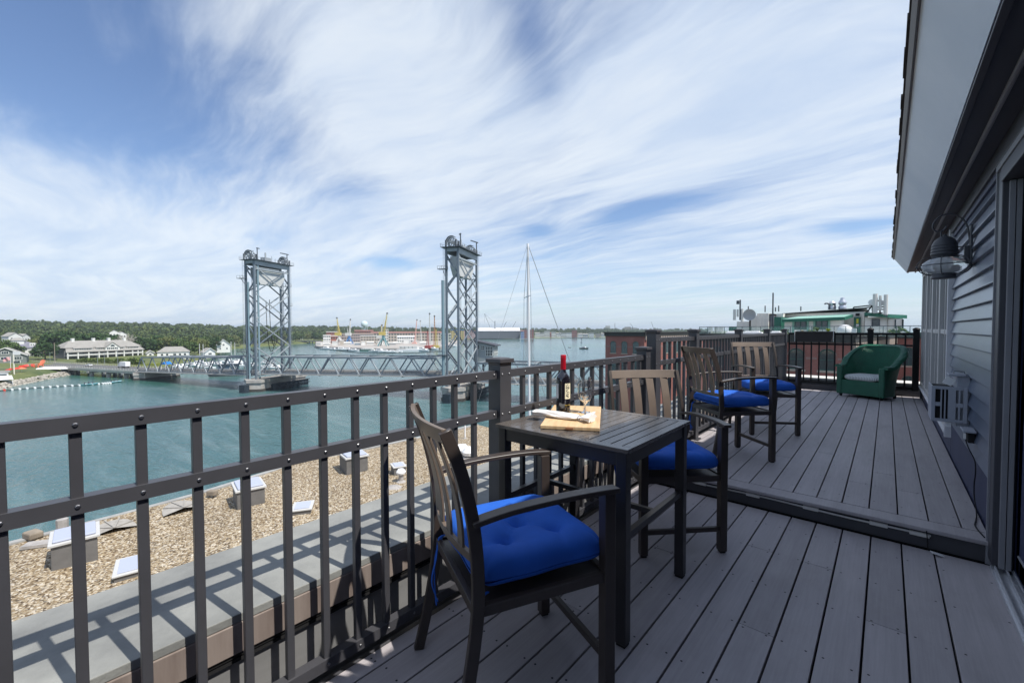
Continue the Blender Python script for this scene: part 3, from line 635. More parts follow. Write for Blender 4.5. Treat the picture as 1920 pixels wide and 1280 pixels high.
m_blue = mat('blue_canvas', (.020,.112,.50), .75, var=.10, scale=7, coord='obj', bump=.0006, bscale=420, spec=.25)
def make_cushion(label, seed=0):
    N = 46; hw, hd, T = .243, .250, .074; v = []; r_ = random.Random(seed)
    but = [(-.42,-.42),(.42,-.42),(-.42,.42),(.42,.42),(0,0)]
    ph = [r_.uniform(0, 6) for _ in range(4)]
    def ht(u, w):
        e = max(0, (1-abs(u)**8))*max(0, (1-abs(w)**8)); h = T*e**.36
        for bx, by in but:
            d2 = (u-bx)**2+(w-by)**2; h -= .034*math.exp(-d2/.014)+.014*math.exp(-d2/.09)
        for (a, b_), (c, d_) in (((-.42,-.42),(0,0)), ((.42,.42),(0,0)), ((-.42,.42),(0,0)), ((.42,-.42),(0,0)), ((-.42,-.42),(-1,-.5)), ((.42,-.42),(.6,-1)), ((.42,.42),(1,.3)), ((-.42,.42),(-.6,1))):
            L = math.hypot(c-a, d_-b_); t_ = max(0, min(1, ((u-a)*(c-a)+(w-b_)*(d_-b_))/L**2)); dd = math.hypot(u-a-t_*(c-a), w-b_-t_*(d_-b_))
            h -= .009*math.exp(-(dd/.055)**2)*e
        return h + .004*math.sin(u*5+ph[0])*math.cos(w*4+ph[1])*e
    def out(u, w):
        k = 1-.035*(1-math.cos(math.pi*u*2.2+ph[2]))*.3*abs(w)**3; kk = 1-.035*(1-math.cos(math.pi*w*2.2+ph[3]))*.3*abs(u)**3
        rr = 1.0/((abs(u)**14+abs(w)**14)**(1/14)/max(abs(u), abs(w), 1e-6)) if max(abs(u), abs(w)) > 0 else 1
        return u*hw*kk*rr, w*hd*k*rr
    fs = []
    for sgn in (1, -1):
        o = len(v)
        for j in range(N+1):
            for i in range(N+1):
                u, w = math.sin((-1+2*i/N)*math.pi/2), math.sin((-1+2*j/N)*math.pi/2); x, y = out(u, w)
                z = ht(u, w)+.018+.010*(w < -.5)*(abs(w)-.5) if sgn > 0 else -.030*(max(0, (1-abs(u)**8))*max(0, (1-abs(w)**8)))**.4+.016
                v.append((x, y+.006, .515+z))
        for j in range(N):
            for i in range(N):
                q = (o+j*(N+1)+i, o+j*(N+1)+i+1, o+(j+1)*(N+1)+i+1, o+(j+1)*(N+1)+i); fs.append(q if sgn > 0 else q[::-1])
    t = thing('seat_cushion', label, 'cushion', (0,0,0), 0, 'blue tufted seat cushions')
    c = MB().add(v, fs).build('cushion_pad', m_blue, t, smooth=80, fix=False)
    bm = bmesh.new(); bm.from_mesh(c.data); bmesh.ops.remove_doubles(bm, verts=bm.verts, dist=.0012); bm.to_mesh(c.data); bm.free(); c.data.shade_smooth()
    for s in (-1, 1):
        for k_ in range(2):
            x = s*.214; e = .012*k_
            pp = smooth_path([(x, -.205, .490), (x+s*.012, -.236-e, .480), (x+s*.020+e, -.262, .40), (x+s*.016, -.268-e, .30), (x+s*(.010-2*e), -.262, .20+.03*k_)], 4)
            MB().ribbon(pp, (1,.3,0), .009, .0016).build('tie', m_blue, t, fix=True)
    return t
ch0 = make_chair(CH[0][3]); cu = []
for i, (fc, fwd, z, lb_, lc_) in enumerate(CH):
    loc, rz = pl(fc, fwd, z); c = ch0 if i == 0 else copy_tree(ch0, loc=loc, rz=rz, label=lb_)
    c.location = loc; c.rotation_euler = (0, 0, rz)
    q = make_cushion(lc_, i); q.location = (loc[0], loc[1], z-.004); q.rotation_euler = (0, 0, rz + (.03, -.04, .05, -.02)[i])

# ---------------------------------------------------------------- things on the table
m_wood = mat('maple_board', (.62,.40,.20), .45, var=.14, scale=2, stretch=(18,2,1), coord='obj', col2=(.72,.52,.30))
bz = TZ+.0005; bc = Vector((-1.300, 1.993, bz)); ba = math.atan2(-(-.284), .514)
cb = thing('cutting_board', 'pale maple cutting board under the wine bottle and glasses', 'cutting board', bc, ba)
MB().box(-.145, .145, -.292, .292, 0, .018).move(WM(cb)).build('board_slab', m_wood, cb, bevel=.003)
hd = MB().extr([(-.018,-.012),(.018,-.012),(.018,-.001),(-.018,-.001)], 'z', .004, .014).move(Matrix.Translation(bc) @ Matrix.Rotation(ba, 4, 'Z') @ Matrix.Translation((0,-.292,0))); hd.build('branded_mark', mat('burnt_mark', (.30,.13,.06), .6), cb)
zb_ = bz+.0185
gb = bpy.data.materials.new('dark_bottle_glass'); gb.use_nodes = True; q_ = gb.node_tree.nodes['Principled BSDF']
q_.inputs['Base Color'].default_value = (.010,.008,.012,1); q_.inputs['Roughness'].default_value = .05; q_.inputs['Specular IOR Level'].default_value = .9; q_.inputs['Coat Weight'].default_value = .6
bo = Vector((-1.374, 1.997, zb_)); bt = thing('wine_bottle', 'dark red wine bottle with a bright red capsule on the cutting board', 'bottle', bo)
MB().lathe([(.030,.004),(.036,0),(.0395,.004),(.0400,.012),(.0400,.182),(.0385,.196),(.033,.212),(.023,.226),(.0165,.236),(.0145,.250),(.0145,.262)], bo, 40).build('bottle_body', gb, bt, smooth=60)
MB().lathe([(.0152,.248),(.0156,.252),(.0152,.300),(.0160,.306),(.0160,.326),(.0140,.3305)], bo, 28).build('capsule', mat('red_foil', (.55,.012,.030), .32, metal=.25), bt, smooth=50)
ca = math.atan2(-bo.y, -bo.x)     # direction from the bottle to the camera
def lab(a0, a1, z0, z1, r, n=10):
    v = [(bo.x+r*math.cos(ca+a0+(a1-a0)*i/n), bo.y+r*math.sin(ca+a0+(a1-a0)*i/n), bo.z+z) for z in (z0, z1) for i in range(n+1)]
    return MB().add(v, [(i, i+1, n+2+i, n+1+i) for i in range(n)])
m_lab = mat('cream_label', (.78,.72,.52), .6, var=.05); m_ink = mat('black_ink', (.01,.01,.01), .6)
l1 = lab(.24, 1.30, .085, .172, .0404).build('front_label', m_lab, bt, fix=False); lab(-1.25, -.72, .088, .170, .0404).build('back_label', mat('grey_label', (.55,.56,.58), .6), bt, fix=False)
lab(.20, 1.25, .048, .053, .0404).build('gold_band', mat('gold_foil', (.60,.45,.12), .3, metal=.7), bt, fix=False)
ink = MB()
def stroke(pts, w=.0016):
    P3 = [Vector((bo.x+.0409*math.cos(ca+a), bo.y+.0409*math.sin(ca+a), bo.z+z)) for a, z in pts]
    ink.path(smooth_path(P3, 3), w, 4)
stroke([(.72,.168),(.50,.160),(.62,.148),(.86,.150),(.70,.138),(.45,.132),(.66,.122),(.88,.124)]); stroke([(.48,.116),(.78,.108),(.56,.100),(.44,.108),(.84,.094)], .0019)
stroke([(.95,.165),(.84,.156),(.98,.144)], .0012); stroke([(.40,.150),(.52,.142)], .0014); stroke([(.90,.118),(.62,.090)], .0012)
ink.build('label_script', m_ink, l1)
gg = bpy.data.materials.new('clear_glass'); gg.use_nodes = True; q_ = gg.node_tree.nodes['Principled BSDF']
q_.inputs['Transmission Weight'].default_value = 1; q_.inputs['Roughness'].default_value = .01; q_.inputs['IOR'].default_value = 1.45; q_.inputs['Base Color'].default_value = (1,1,1,1)
def wineglass(x, y, label):
    t = thing('wine_glass', label, 'wine glass', (x, y, zb_), 0, 'empty wine glasses on the cutting board'); c = (x, y, zb_)
    MB().lathe([(.002,.001),(.034,.001),(.035,.0025),(.012,.0055),(.0048,.012),(.0040,.03),(.0040,.062),(.0055,.072),(.012,.079)][::1], c, 28, capb=True, capt=False).build('stem', gg, t, smooth=70)
    outp = [(.012,.079),(.026,.090),(.036,.108),(.0405,.130),(.0400,.155),(.0375,.180),(.0355,.202)]
    inn = [(r-.0016, z+(.0012 if i < 2 else 0)) for i, (r, z) in enumerate(outp)][::-1]
    MB().lathe(outp+inn, c, 32, capb=False, capt=True).build('bowl', gg, t, smooth=70)
wineglass(-1.218, 1.978, 'nearer of two empty stemmed wine glasses on the cutting board')
wineglass(-1.288, 2.085, 'farther of two empty stemmed wine glasses, directly behind the other')
m_nap = mat('white_linen', (.82,.81,.80), .85, bump=.0008, bscale=300)
nA, nB = Vector((-1.462, 1.835, 0)), Vector((-1.120, 1.878, 0)); nv = []; nf = []; NS, NC = 44, 20
dn = (nB-nA).normalized(); pn = Vector((-dn.y, dn.x, 0)); rn = random.Random(3)
for i in range(NS+1):
    t = i/NS; c = nA.lerp(nB, t) + pn*(.016*math.sin(t*2.4-.4)); c.z = zb_+.018+.004*math.sin(t*7)
    r = .024 - .005*t; tie = math.exp(-((t-.80)/.035)**2); r *= 1-.55*tie; r += .016*max(0, t-.84)/.16
    if t < .05: r *= .55+9*t
    for j in range(NC):
        a = 2*math.pi*j/NC; rip = 1+.13*math.sin(3*a+t*6)+.08*math.sin(5*a-t*11+1)+(.28*math.sin(7*a+1)*max(0, t-.84)/.16)
        nv.append(c + pn*(r*1.35*rip*math.cos(a)) + Vector((0,0,1))*(max(-.0165-.004*math.sin(t*7), r*.72*rip*math.sin(a))))
    
for i in range(NS):
    for j in range(NC): nf.append((i*NC+j, i*NC+(j+1)%NC, (i+1)*NC+(j+1)%NC, (i+1)*NC+j))
nf += [tuple(range(NC-1, -1, -1)), tuple(NS*NC+j for j in range(NC))]
nap = thing('napkin', 'rolled white linen napkin gathered near its end, lying across the cutting board edge', 'napkin', (nA+nB)/2+Vector((0,0,zb_)))
MB().add(nv, nf).build('rolled_cloth', m_nap, nap, smooth=70)
ct = nA.lerp(nB, .80); ct.z = zb_+.018
MB().path([ct+pn*(.0165*math.cos(a))+Vector((0,0,.0125*math.sin(a))) for a in np.linspace(0, 6.283, 17)[:-1]], .0022, 5, True).build('twine_ring', mat('grey_twine', (.35,.33,.32), .8), nap)

# ---------------------------------------------------------------- green wicker armchair
wk = bpy.data.materials.new('green_wicker'); wk.use_nodes = True; k = NG(wk.node_tree); bs = wk.node_tree.nodes['Principled BSDF']
oc = k.n('ShaderNodeTexCoord').outputs['Object']; sx_ = k.n('ShaderNodeSeparateXYZ'); k.link(oc, sx_.inputs[0])
ang = k.m('ARCTAN2', sx_.outputs[0], sx_.outputs[1])
w1 = k.m('SINE', k.m('MULTIPLY', sx_.outputs[2], 300)); w2 = k.m('SINE', k.m('MULTIPLY', ang, 70)); wv_ = k.m('MULTIPLY', w1, w2)
bs.inputs['Roughness'].default_value = .38
nz = k.noise(oc, 5, 4, .6); k.link(k.mix(k.m('ADD', k.m('MULTIPLY', wv_, .25), nz, clamp=True), (.006,.070,.040), (.018,.165,.095)), bs.inputs['Base Color'])
bp = k.n('ShaderNodeBump'); bp.inputs['Distance'].default_value = .004; k.link(wv_, bp.inputs['Height']); k.link(bp.outputs[0], bs.inputs['Normal'])
fwd = Vector((-.45, -.89, 0)); fc = Vector((-.345, 9.52, ZU)); rz = math.atan2(.45, -.89)
ac = thing('wicker_armchair', 'dark green wicker armchair with a rolled curved back at the far end of the deck', 'armchair', fc-fwd*.29, rz)
Mx = WM(ac)
NT = 64
def plan(t, k=1.0, flare=0.0):   # horseshoe, t from 0 (right front) to 1 (left front)
    a = -math.pi/2*1.0 + 0; s = (t-.5)*2
    if abs(s) > .52: q = (abs(s)-.52)/.48; x = math.copysign(.335, s); y = -.03+.315*q
    else:
        th = s/.52*math.pi/2; x = .335*math.copysign(abs(math.sin(th))**.82, s); y = -.03-.285*abs(math.cos(th))**.82
    n = Vector((x, min(y, 0)*1.1, 0)); n = n.normalized() if n.length > 0 else Vector((0,-1,0))
    return Vector((x*k, y*k, 0)) + n*flare
def topz(t):
    s = abs(t-.5)*2; e = max(0, min(1, (.78-s)/.62)); e = e*e*(3-2*e); return .555+.345*e
vs = []; prof_n = 15; fs = []
for i in range(NT+1):
    t = i/NT; zt = topz(t); s = abs(t-.5)*2; lean = .03+.12*max(0, 1-s*1.15)
    P_ = []
    for q in np.linspace(0, 1, 6): z = .045+(zt-.075)*q; P_.append((plan(t, 1.0, -.02+.02*q+lean*q*q), z))           # outside going up
    rr = .058
    for a in np.linspace(-.3, math.pi+.5, 5): P_.append((plan(t, 1.0, lean+.0+.012+(-.022)+rr*math.cos(a)), zt-.025+rr*math.sin(a)*.8))
    for q in np.linspace(1, 0, 4): z = .27+(zt-.30)*q; P_.append((plan(t, 1.0, -.045+lean*q*q-.01), z))                                          # inside going down
    for p, z in P_: vs.append((p.x, p.y, z))
    if i:
        for j in range(prof_n-1): a_ = (i-1)*prof_n+j; fs.append((a_, a_+1, a_+prof_n+1, a_+prof_n))
fs += [tuple(range(prof_n)), tuple(range(NT*prof_n+prof_n-1, NT*prof_n-1, -1))]
MB().add(vs, fs).move(Mx).build('woven_shell', wk, ac, smooth=55)
for s in (-1, 1):
    af = MB().box(s*.325-.045, s*.325+.045, .262, .300, .045, .545)
    af.move(Mx).build('arm_front', wk, ac, smooth=50, bevel=.018)
MB().box(-.300, .300, -.20, .285, .262, .285).move(Mx).build('seat_deck', wk, ac)
MB().box(-.296, .296, .262, .292, .05, .300).move(Mx).build('front_skirt', wk, ac, bevel=.012)
for x, y in ((-.31,.26),(.31,.26),(-.26,-.22),(.26,-.22)): MB().tube((x, y, .0), (x, y, .06), .020, 10, .026).move(Mx).build('foot', m_foot, ac)
nv = []; nf = []; N = 24; hx, hy = .285, .255
for sg in (1, -1):
    o = len(nv)
    for j in range(N+1):
        for i in range(N+1):
            u, w = math.sin((-1+2*i/N)*math.pi/2), math.sin((-1+2*j/N)*math.pi/2); e = max(0, 1-abs(u)**6)*max(0, 1-abs(w)**6)
            rr = max(abs(u), abs(w), 1e-6)/((abs(u)**6+abs(w)**6)**(1/6)+1e-9)
            nv.append((u*hx*rr, w*hy*rr+.035, .345+sg*(.058*e**.35)+(.008*math.sin(u*4)*math.cos(w*3)*e if sg > 0 else 0)))
    for j in range(N):
        for i in range(N): q = (o+j*(N+1)+i, o+j*(N+1)+i+1, o+(j+1)*(N+1)+i+1, o+(j+1)*(N+1)+i); nf.append(q if sg > 0 else q[::-1])
st = bpy.data.materials.new('grey_ticking'); st.use_nodes = True; k = NG(st.node_tree); bs = st.node_tree.nodes['Principled BSDF']; bs.inputs['Roughness'].default_value = .85
sx_ = k.n('ShaderNodeSeparateXYZ'); k.link(k.n('ShaderNodeTexCoord').outputs['Object'], sx_.inputs[0])
k.link(k.ramp(k.m('FRACT', k.m('MULTIPLY', sx_.outputs[0], 42)), [(0, (.66,.67,.66)), (.6, (.66,.67,.66)), (.66, (.22,.27,.27)), (1, (.22,.27,.27))], 'LINEAR'), bs.inputs['Base Color'])
ccu = tag(MB().add(nv, nf).build('chair_cushion', st, None, smooth=80, fix=False), 'plump grey striped cushion on the green wicker armchair', 'cushion'); ccu.location = ac.location; ccu.rotation_euler = (0,0,rz)
# planter trough on the far rail
m_plast = mat('brown_trough', (.028,.024,.026), .55, var=.08)
pt = thing('planter_box', 'dark brown planter trough hung on the far railing', 'planter', (-1.07, YB-.12, 1.09))
x0, x1 = -1.385, -.765; y0, y1 = YB-.215, YB-.035
def frus(xa, xb, ya, yb, za, ins, zb): return [(xa+ins, ya+ins*.6, za), (xb-ins, ya+ins*.6, za), (xb-ins, yb-ins*.6, za), (xa+ins, yb-ins*.6, za), (xa, ya, zb), (xb, ya, zb), (xb, yb, zb), (xa, yb, zb)]
F6 = [(0,3,2,1),(0,1,5,4),(1,2,6,5),(2,3,7,6),(3,0,4,7)]
MB().add(frus(x0, x1, y0, y1, 1.085, .035, 1.268), F6+[(4,5,6,7)]).build('trough', m_plast, pt, bevel=.004)
rim = MB()
for b_ in ((x0-.012, x1+.012, y0-.012, y0+.006), (x0-.012, x1+.012, y1-.006, y1+.012), (x0-.012, x0+.006, y0+.0061, y1-.0061), (x1-.006, x1+.012, y0+.0061, y1-.0061)): rim.box(*b_, 1.262, 1.287)
rim.build('rim', m_plast, pt, bevel=.003)
MB().box(x0+.008, x1-.008, y0+.008, y1-.008, 1.26, 1.274).build('soil', mat('potting_soil', (.03,.02,.014), .95, var=.4, scale=60, bump=.004), pt)
for x in (x0+.0, x1-.0):
    MB().path([(x, y0-.016, 1.09), (x, y0-.018, 1.26), (x, y0-.005, 1.30), (x, y1+.02, 1.302), (x, YB+.03, 1.29), (x, YB+.03, 1.24)], .004, 5).build('hook', m_white, pt)
def sprig(x, y, z, n, h, col, label, spread=.05, parent=None):
    b = MB(); r_ = random.Random(int(x*1000))
    for i in range(n):
        a = r_.uniform(0, 6.28); l = h*r_.uniform(.5, 1); tip = Vector((x+math.cos(a)*spread*r_.uniform(.3, 1), y+math.sin(a)*spread*.7, z+l)); p0 = Vector((x, y, z)); s_ = Vector((-math.sin(a), math.cos(a), 0))*h*.10
        mid = p0.lerp(tip, .6)+Vector((0,0,h*.1)); b.add([p0, mid-s_, tip, mid+s_], [(0,1,2,3)])
    return tag(b.build('potted_plant', col, None, fix=False), label, 'plant', 'small plants in the planter')
sprig(-1.03, YB-.12, 1.274, 26, .10, mat('pale_leaf', (.20,.28,.12), .6), 'thin pale green sprig in the middle of the planter')
sprig(-.86, YB-.12, 1.274, 46, .075, mat('lime_leaf', (.42,.50,.03), .6), 'bushy yellow-green sprig at the right end of the planter', .055)
sprig(-1.27, YB-.12, 1.274, 14, .05, mat('dry_leaf', (.30,.26,.16), .7), 'dry low sprig at the left end of the planter')
# ================================================================ river
wm = bpy.data.materials.new('river_water'); wm.use_nodes = True; k = NG(wm.node_tree); bs = wm.node_tree.nodes['Principled BSDF']
pos = k.n('ShaderNodeNewGeometry').outputs['Position']
patch = k.noise(k.mapv(pos, rot=(0,0,R(25)), sc=(.010,.028,1)), 1.0, 5, .6, .6)
streak = k.noise(k.mapv(pos, rot=(0,0,R(-32)), sc=(.02,.12,1)), 1.0, 5, .6, .8)
green = k.noise(k.mapv(pos, sc=(.006,.006,1)), 1.0, 3, .5)
c1 = k.mix(k.ramp(patch, [(.35, 0.), (.65, 1.)]), (.040,.105,.115), (.070,.150,.155))
c2 = k.mix(k.ramp(green, [(.50, 0.), (.66, .8)]), c1, (.035,.125,.095))
c3 = k.mix(k.ramp(streak, [(.54, 0.), (.76, .40)]), c2, (.26,.34,.35))
k.link(c3, bs.inputs['Base Color']); bs.inputs['Roughness'].default_value = .12; bs.inputs['IOR'].default_value = 1.333
h1 = k.noise(k.mapv(pos, rot=(0,0,R(20)), sc=(.55,1.5,1)), 1.0, 4, .62, .5)
h2 = k.noise(k.mapv(pos, rot=(0,0,R(-15)), sc=(.13,.34,1)), 1.0, 4, .6, .7)
hh = k.m('ADD', k.m('MULTIPLY', h1, .45), k.m('MULTIPLY', h2, 1.3))
hh = k.m('MULTIPLY', hh, k.ramp(patch, [(.3, .55), (.7, 1.0)]))
bp = k.n('ShaderNodeBump'); bp.inputs['Distance'].default_value = 2.6; ds_ = k.n('ShaderNodeVectorMath', operation='LENGTH'); k.link(pos, ds_.inputs[0]); k.link(k.m('DIVIDE', 1.0, k.m('ADD', 1.0, k.m('DIVIDE', ds_.outputs['Value'], 75.0))), bp.inputs['Strength']); k.link(hh, bp.inputs['Height']); k.link(bp.outputs[0], bs.inputs['Normal'])
tag(MB().add([(-9000,-3000,ZW),(6000,-3000,ZW),(6000,12000,ZW),(-9000,12000,ZW)], [(0,1,2,3)]).build('water', wm, None, fix=False), kind='structure')
fm = mat('white_foam', (.60,.66,.66), .9, var=.2, scale=.8)

# ================================================================ lift bridge
m_st = mat('bridge_steel', (.14,.17,.20), .48, var=.10, scale=.25, spec=.5)
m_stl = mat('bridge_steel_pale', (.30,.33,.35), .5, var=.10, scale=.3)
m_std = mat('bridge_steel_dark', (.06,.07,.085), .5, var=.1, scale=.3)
m_pier = mat('pier_concrete', (.33,.31,.29), .85, var=.22, scale=.35, col2=(.42,.40,.37))
m_fend = mat('fender_timber', (.018,.028,.040), .7, var=.3, scale=.8)
m_road = mat('asphalt', (.10,.10,.10), .9, var=.12, scale=.4); m_kerb = mat('pale_concrete', (.50,.48,.44), .8, var=.1, scale=.3)
PA = gz(292, 709, ZW); PL = gz(506.5, 727.5, ZW); PR = gz(868, 744, ZW)
BU = (PR-PL).normalized(); BN = Vector((-BU.y, BU.x, 0))
def fr(c, u, n, z): return Vector((c.x+BU.x*u+BN.x*n, c.y+BU.y*u+BN.y*n, z))
def truss_span(label, p, q, zb0, zb1, zt0, zt1, n, hw=6.6, up=True):
    t = thing('truss_span', label, 'bridge span', (p.x/2+q.x/2, p.y/2+q.y/2, zb0), group='spans of the river bridge')
    d = (q-p); d.z = 0; L = d.length; d.normalize(); nn = Vector((-d.y, d.x, 0))
    B = lambda s, side: p + d*(L*s) + nn*(side*hw) + Vector((0,0,(zb0+(zb1-zb0)*s)-p.z))
    T = lambda s, side: p + d*(L*s) + nn*(side*hw) + Vector((0,0,(zt0+(zt1-zt0)*s)-p.z))
    for sd in (-1, 1):
        MB().bar(B(0,sd), B(1,sd), .55, .75).build('bottom_chord', m_st, t)
        MB().bar(T(.5/n,sd), T(1-.5/n,sd), .55, .65).build('top_chord', m_st, t)
        for i in range(n):
            MB().bar(B(i/n,sd), T((i+.5)/n,sd), .36, .42).build('diagonal', m_st, t); MB().bar(T((i+.5)/n,sd), B((i+1)/n,sd), .32, .40).build('diagonal', m_stl if i % 1 == 0 else m_st, t)
        g_ = MB()
        for i in range(n+1): g_.cbox(B(i/n,sd), 1.1, .62, .9, Matrix.Rotation(math.atan2(d.y, d.x), 3, 'Z'))
        g_.build('gusset_plates', m_stl, t)
        r_ = MB(); 
        for hz in (1.1, .6): r_.bar(B(0,sd)-nn*sd*.5+Vector((0,0,hz)), B(1,sd)-nn*sd*.5+Vector((0,0,hz)), .07)
        for i in range(n*5+1): b0 = B(i/(n*5), sd)-nn*sd*.5; r_.bar(b0, b0+Vector((0,0,1.15)), .07)
        r_.bar(B(0,sd)+nn*sd*1.9+Vector((0,0,-.1)), B(1,sd)+nn*sd*1.9+Vector((0,0,-.1)), .10)
        r_.build('hand_rail', m_std, t)
    lt = MB()
    for i in range(n):
        s0 = (i+.5)/n; lt.bar(T(s0,-1), T(s0,1), .26, .34)
        if i < n-1: lt.bar(T(s0,-1), T(s0+1/n,1), .18, .2); lt.bar(T(s0,1), T(s0+1/n,-1), .18, .2)
    lt.build('top_bracing', m_stl, t)
    fl = MB()
    for i in range(n+1): fl.bar(B(i/n,-1)-Vector((0,0,.35)), B(i/n,1)-Vector((0,0,.35)), .4, .9)
    fl.build('floor_beams', m_std, t)
    a0, a1, b0, b1 = B(0,-1)+nn*.9, B(0,1)-nn*.9, B(1,-1)+nn*.9, B(1,1)-nn*.9
    MB().add([a0, b0, b1, a1]+[v-Vector((0,0,.3)) for v in (a0, b0, b1, a1)], [(0,1,2,3),(7,6,5,4),(0,4,5,1),(1,5,6,2),(2,6,7,3),(3,7,4,0)]).build('roadway', m_road, t)
    wk_ = MB()
    for sd in (-1, 1): wk_.bar(B(0,sd)+nn*sd*1.2-Vector((0,0,.25)), B(1,sd)+nn*sd*1.2-Vector((0,0,.25)), 1.6, .18); wk_.bar(B(0,sd)-nn*sd*1.0+Vector((0,0,.45)), B(1,sd)-nn*sd*1.0+Vector((0,0,.45)), .25, .7)
    wk_.build('walkway', m_kerb, t)
    return t
eL = fr(PL, 3.2, 0, ZW); eR = fr(PR, -3.2, 0, ZW)
truss_span('movable steel truss span hanging between the two lift towers', eL, eR, -17.3, -15.9, -10.3, -9.4, 9)
truss_span('left fixed truss span from the concrete pier near the shore to the left lift tower', fr(PA, -3, 0, ZW), fr(PL, -3.2, 0, ZW), -20.3, -17.9, -13.0, -10.6, 9)
PE = PR + BU*95; truss_span('right truss span running from the right lift tower behind the railing and bottle', fr(PR, 3.2, 0, ZW), PE, -17.6, -18.3, -10.9, -11.6, 9)
def pier(label, c, hl, hu, ztop, fend=True):
    t = thing('bridge_pier', label, 'bridge pier', (c.x, c.y, ZW), group='concrete piers of the bridge')
    pts = [(-hu,-hl+hu*.7), (0,-hl), (hu,-hl+hu*.7), (hu,hl-hu*.7), (0,hl), (-hu,hl-hu*.7)]
    P2 = [fr(c, u_, n_, 0).xy[:] for u_, n_ in pts]; MB().prism(P2, ZW-2, ztop-1.3).build('shaft', m_pier, t)
    P3 = [fr(c, u_*1.10, n_*1.03, 0).xy[:] for u_, n_ in pts]; MB().prism(P3, ztop-1.298, ztop).build('cap', m_pier, t)
    MB().prism([fr(c, u_*1.06, n_*1.02, 0).xy[:] for u_, n_ in pts], ZW-1, ZW+1.1).build('tide_mark', mat('wet_stone', (.055,.050,.045), .6, var=.2, scale=.6), t)
    if fend:
        f = MB()
        for i in range(9): 
            n0 = -hl*.55+i*(hl*1.35/9); f.add([fr(c, u_, n_, z_) for z_ in (ZW-.6, ZW+2.6) for u_, n_ in ((hu*1.25, n0), (hu*1.45, n0), (hu*1.45, n0+hl*.14), (hu*1.25, n0+hl*.14))], [(0,3,2,1),(4,5,6,7),(0,1,5,4),(1,2,6,5),(2,3,7,6),(3,0,4,7)])
        for z_ in (ZW+2.8, ZW+1.4): f.bar(fr(c, hu*1.5, -hl*.57, z_), fr(c, hu*1.5, hl*.83, z_), .3, .35)
        f.add([fr(c, u_, n_, z_) for z_ in (ZW-.6, ZW+3.2) for u_, n_ in ((-1.4,-hl-2.6),(1.4,-hl-2.6),(1.6,-hl-.4),(-1.6,-hl-.4))], [(0,3,2,1),(4,5,6,7),(0,1,5,4),(1,2,6,5),(2,3,7,6),(3,0,4,7)])
        f.build('timber_fender', m_fend, t)
    return t
pier('left tower pier, a long pointed concrete pier with dark timber fenders', fr(PL, 1, 3, ZW), 15.5, 4.2, -19.6)
pier('right tower pier standing in the green water, seen between the balusters', fr(PR, 0, 2, ZW), 14.5, 4.2, -19.6)
pier('grey concrete pier at the left end of the truss spans, nearest the shore', fr(PA, 0, 1, ZW), 11.5, 4.0, -20.9, False)
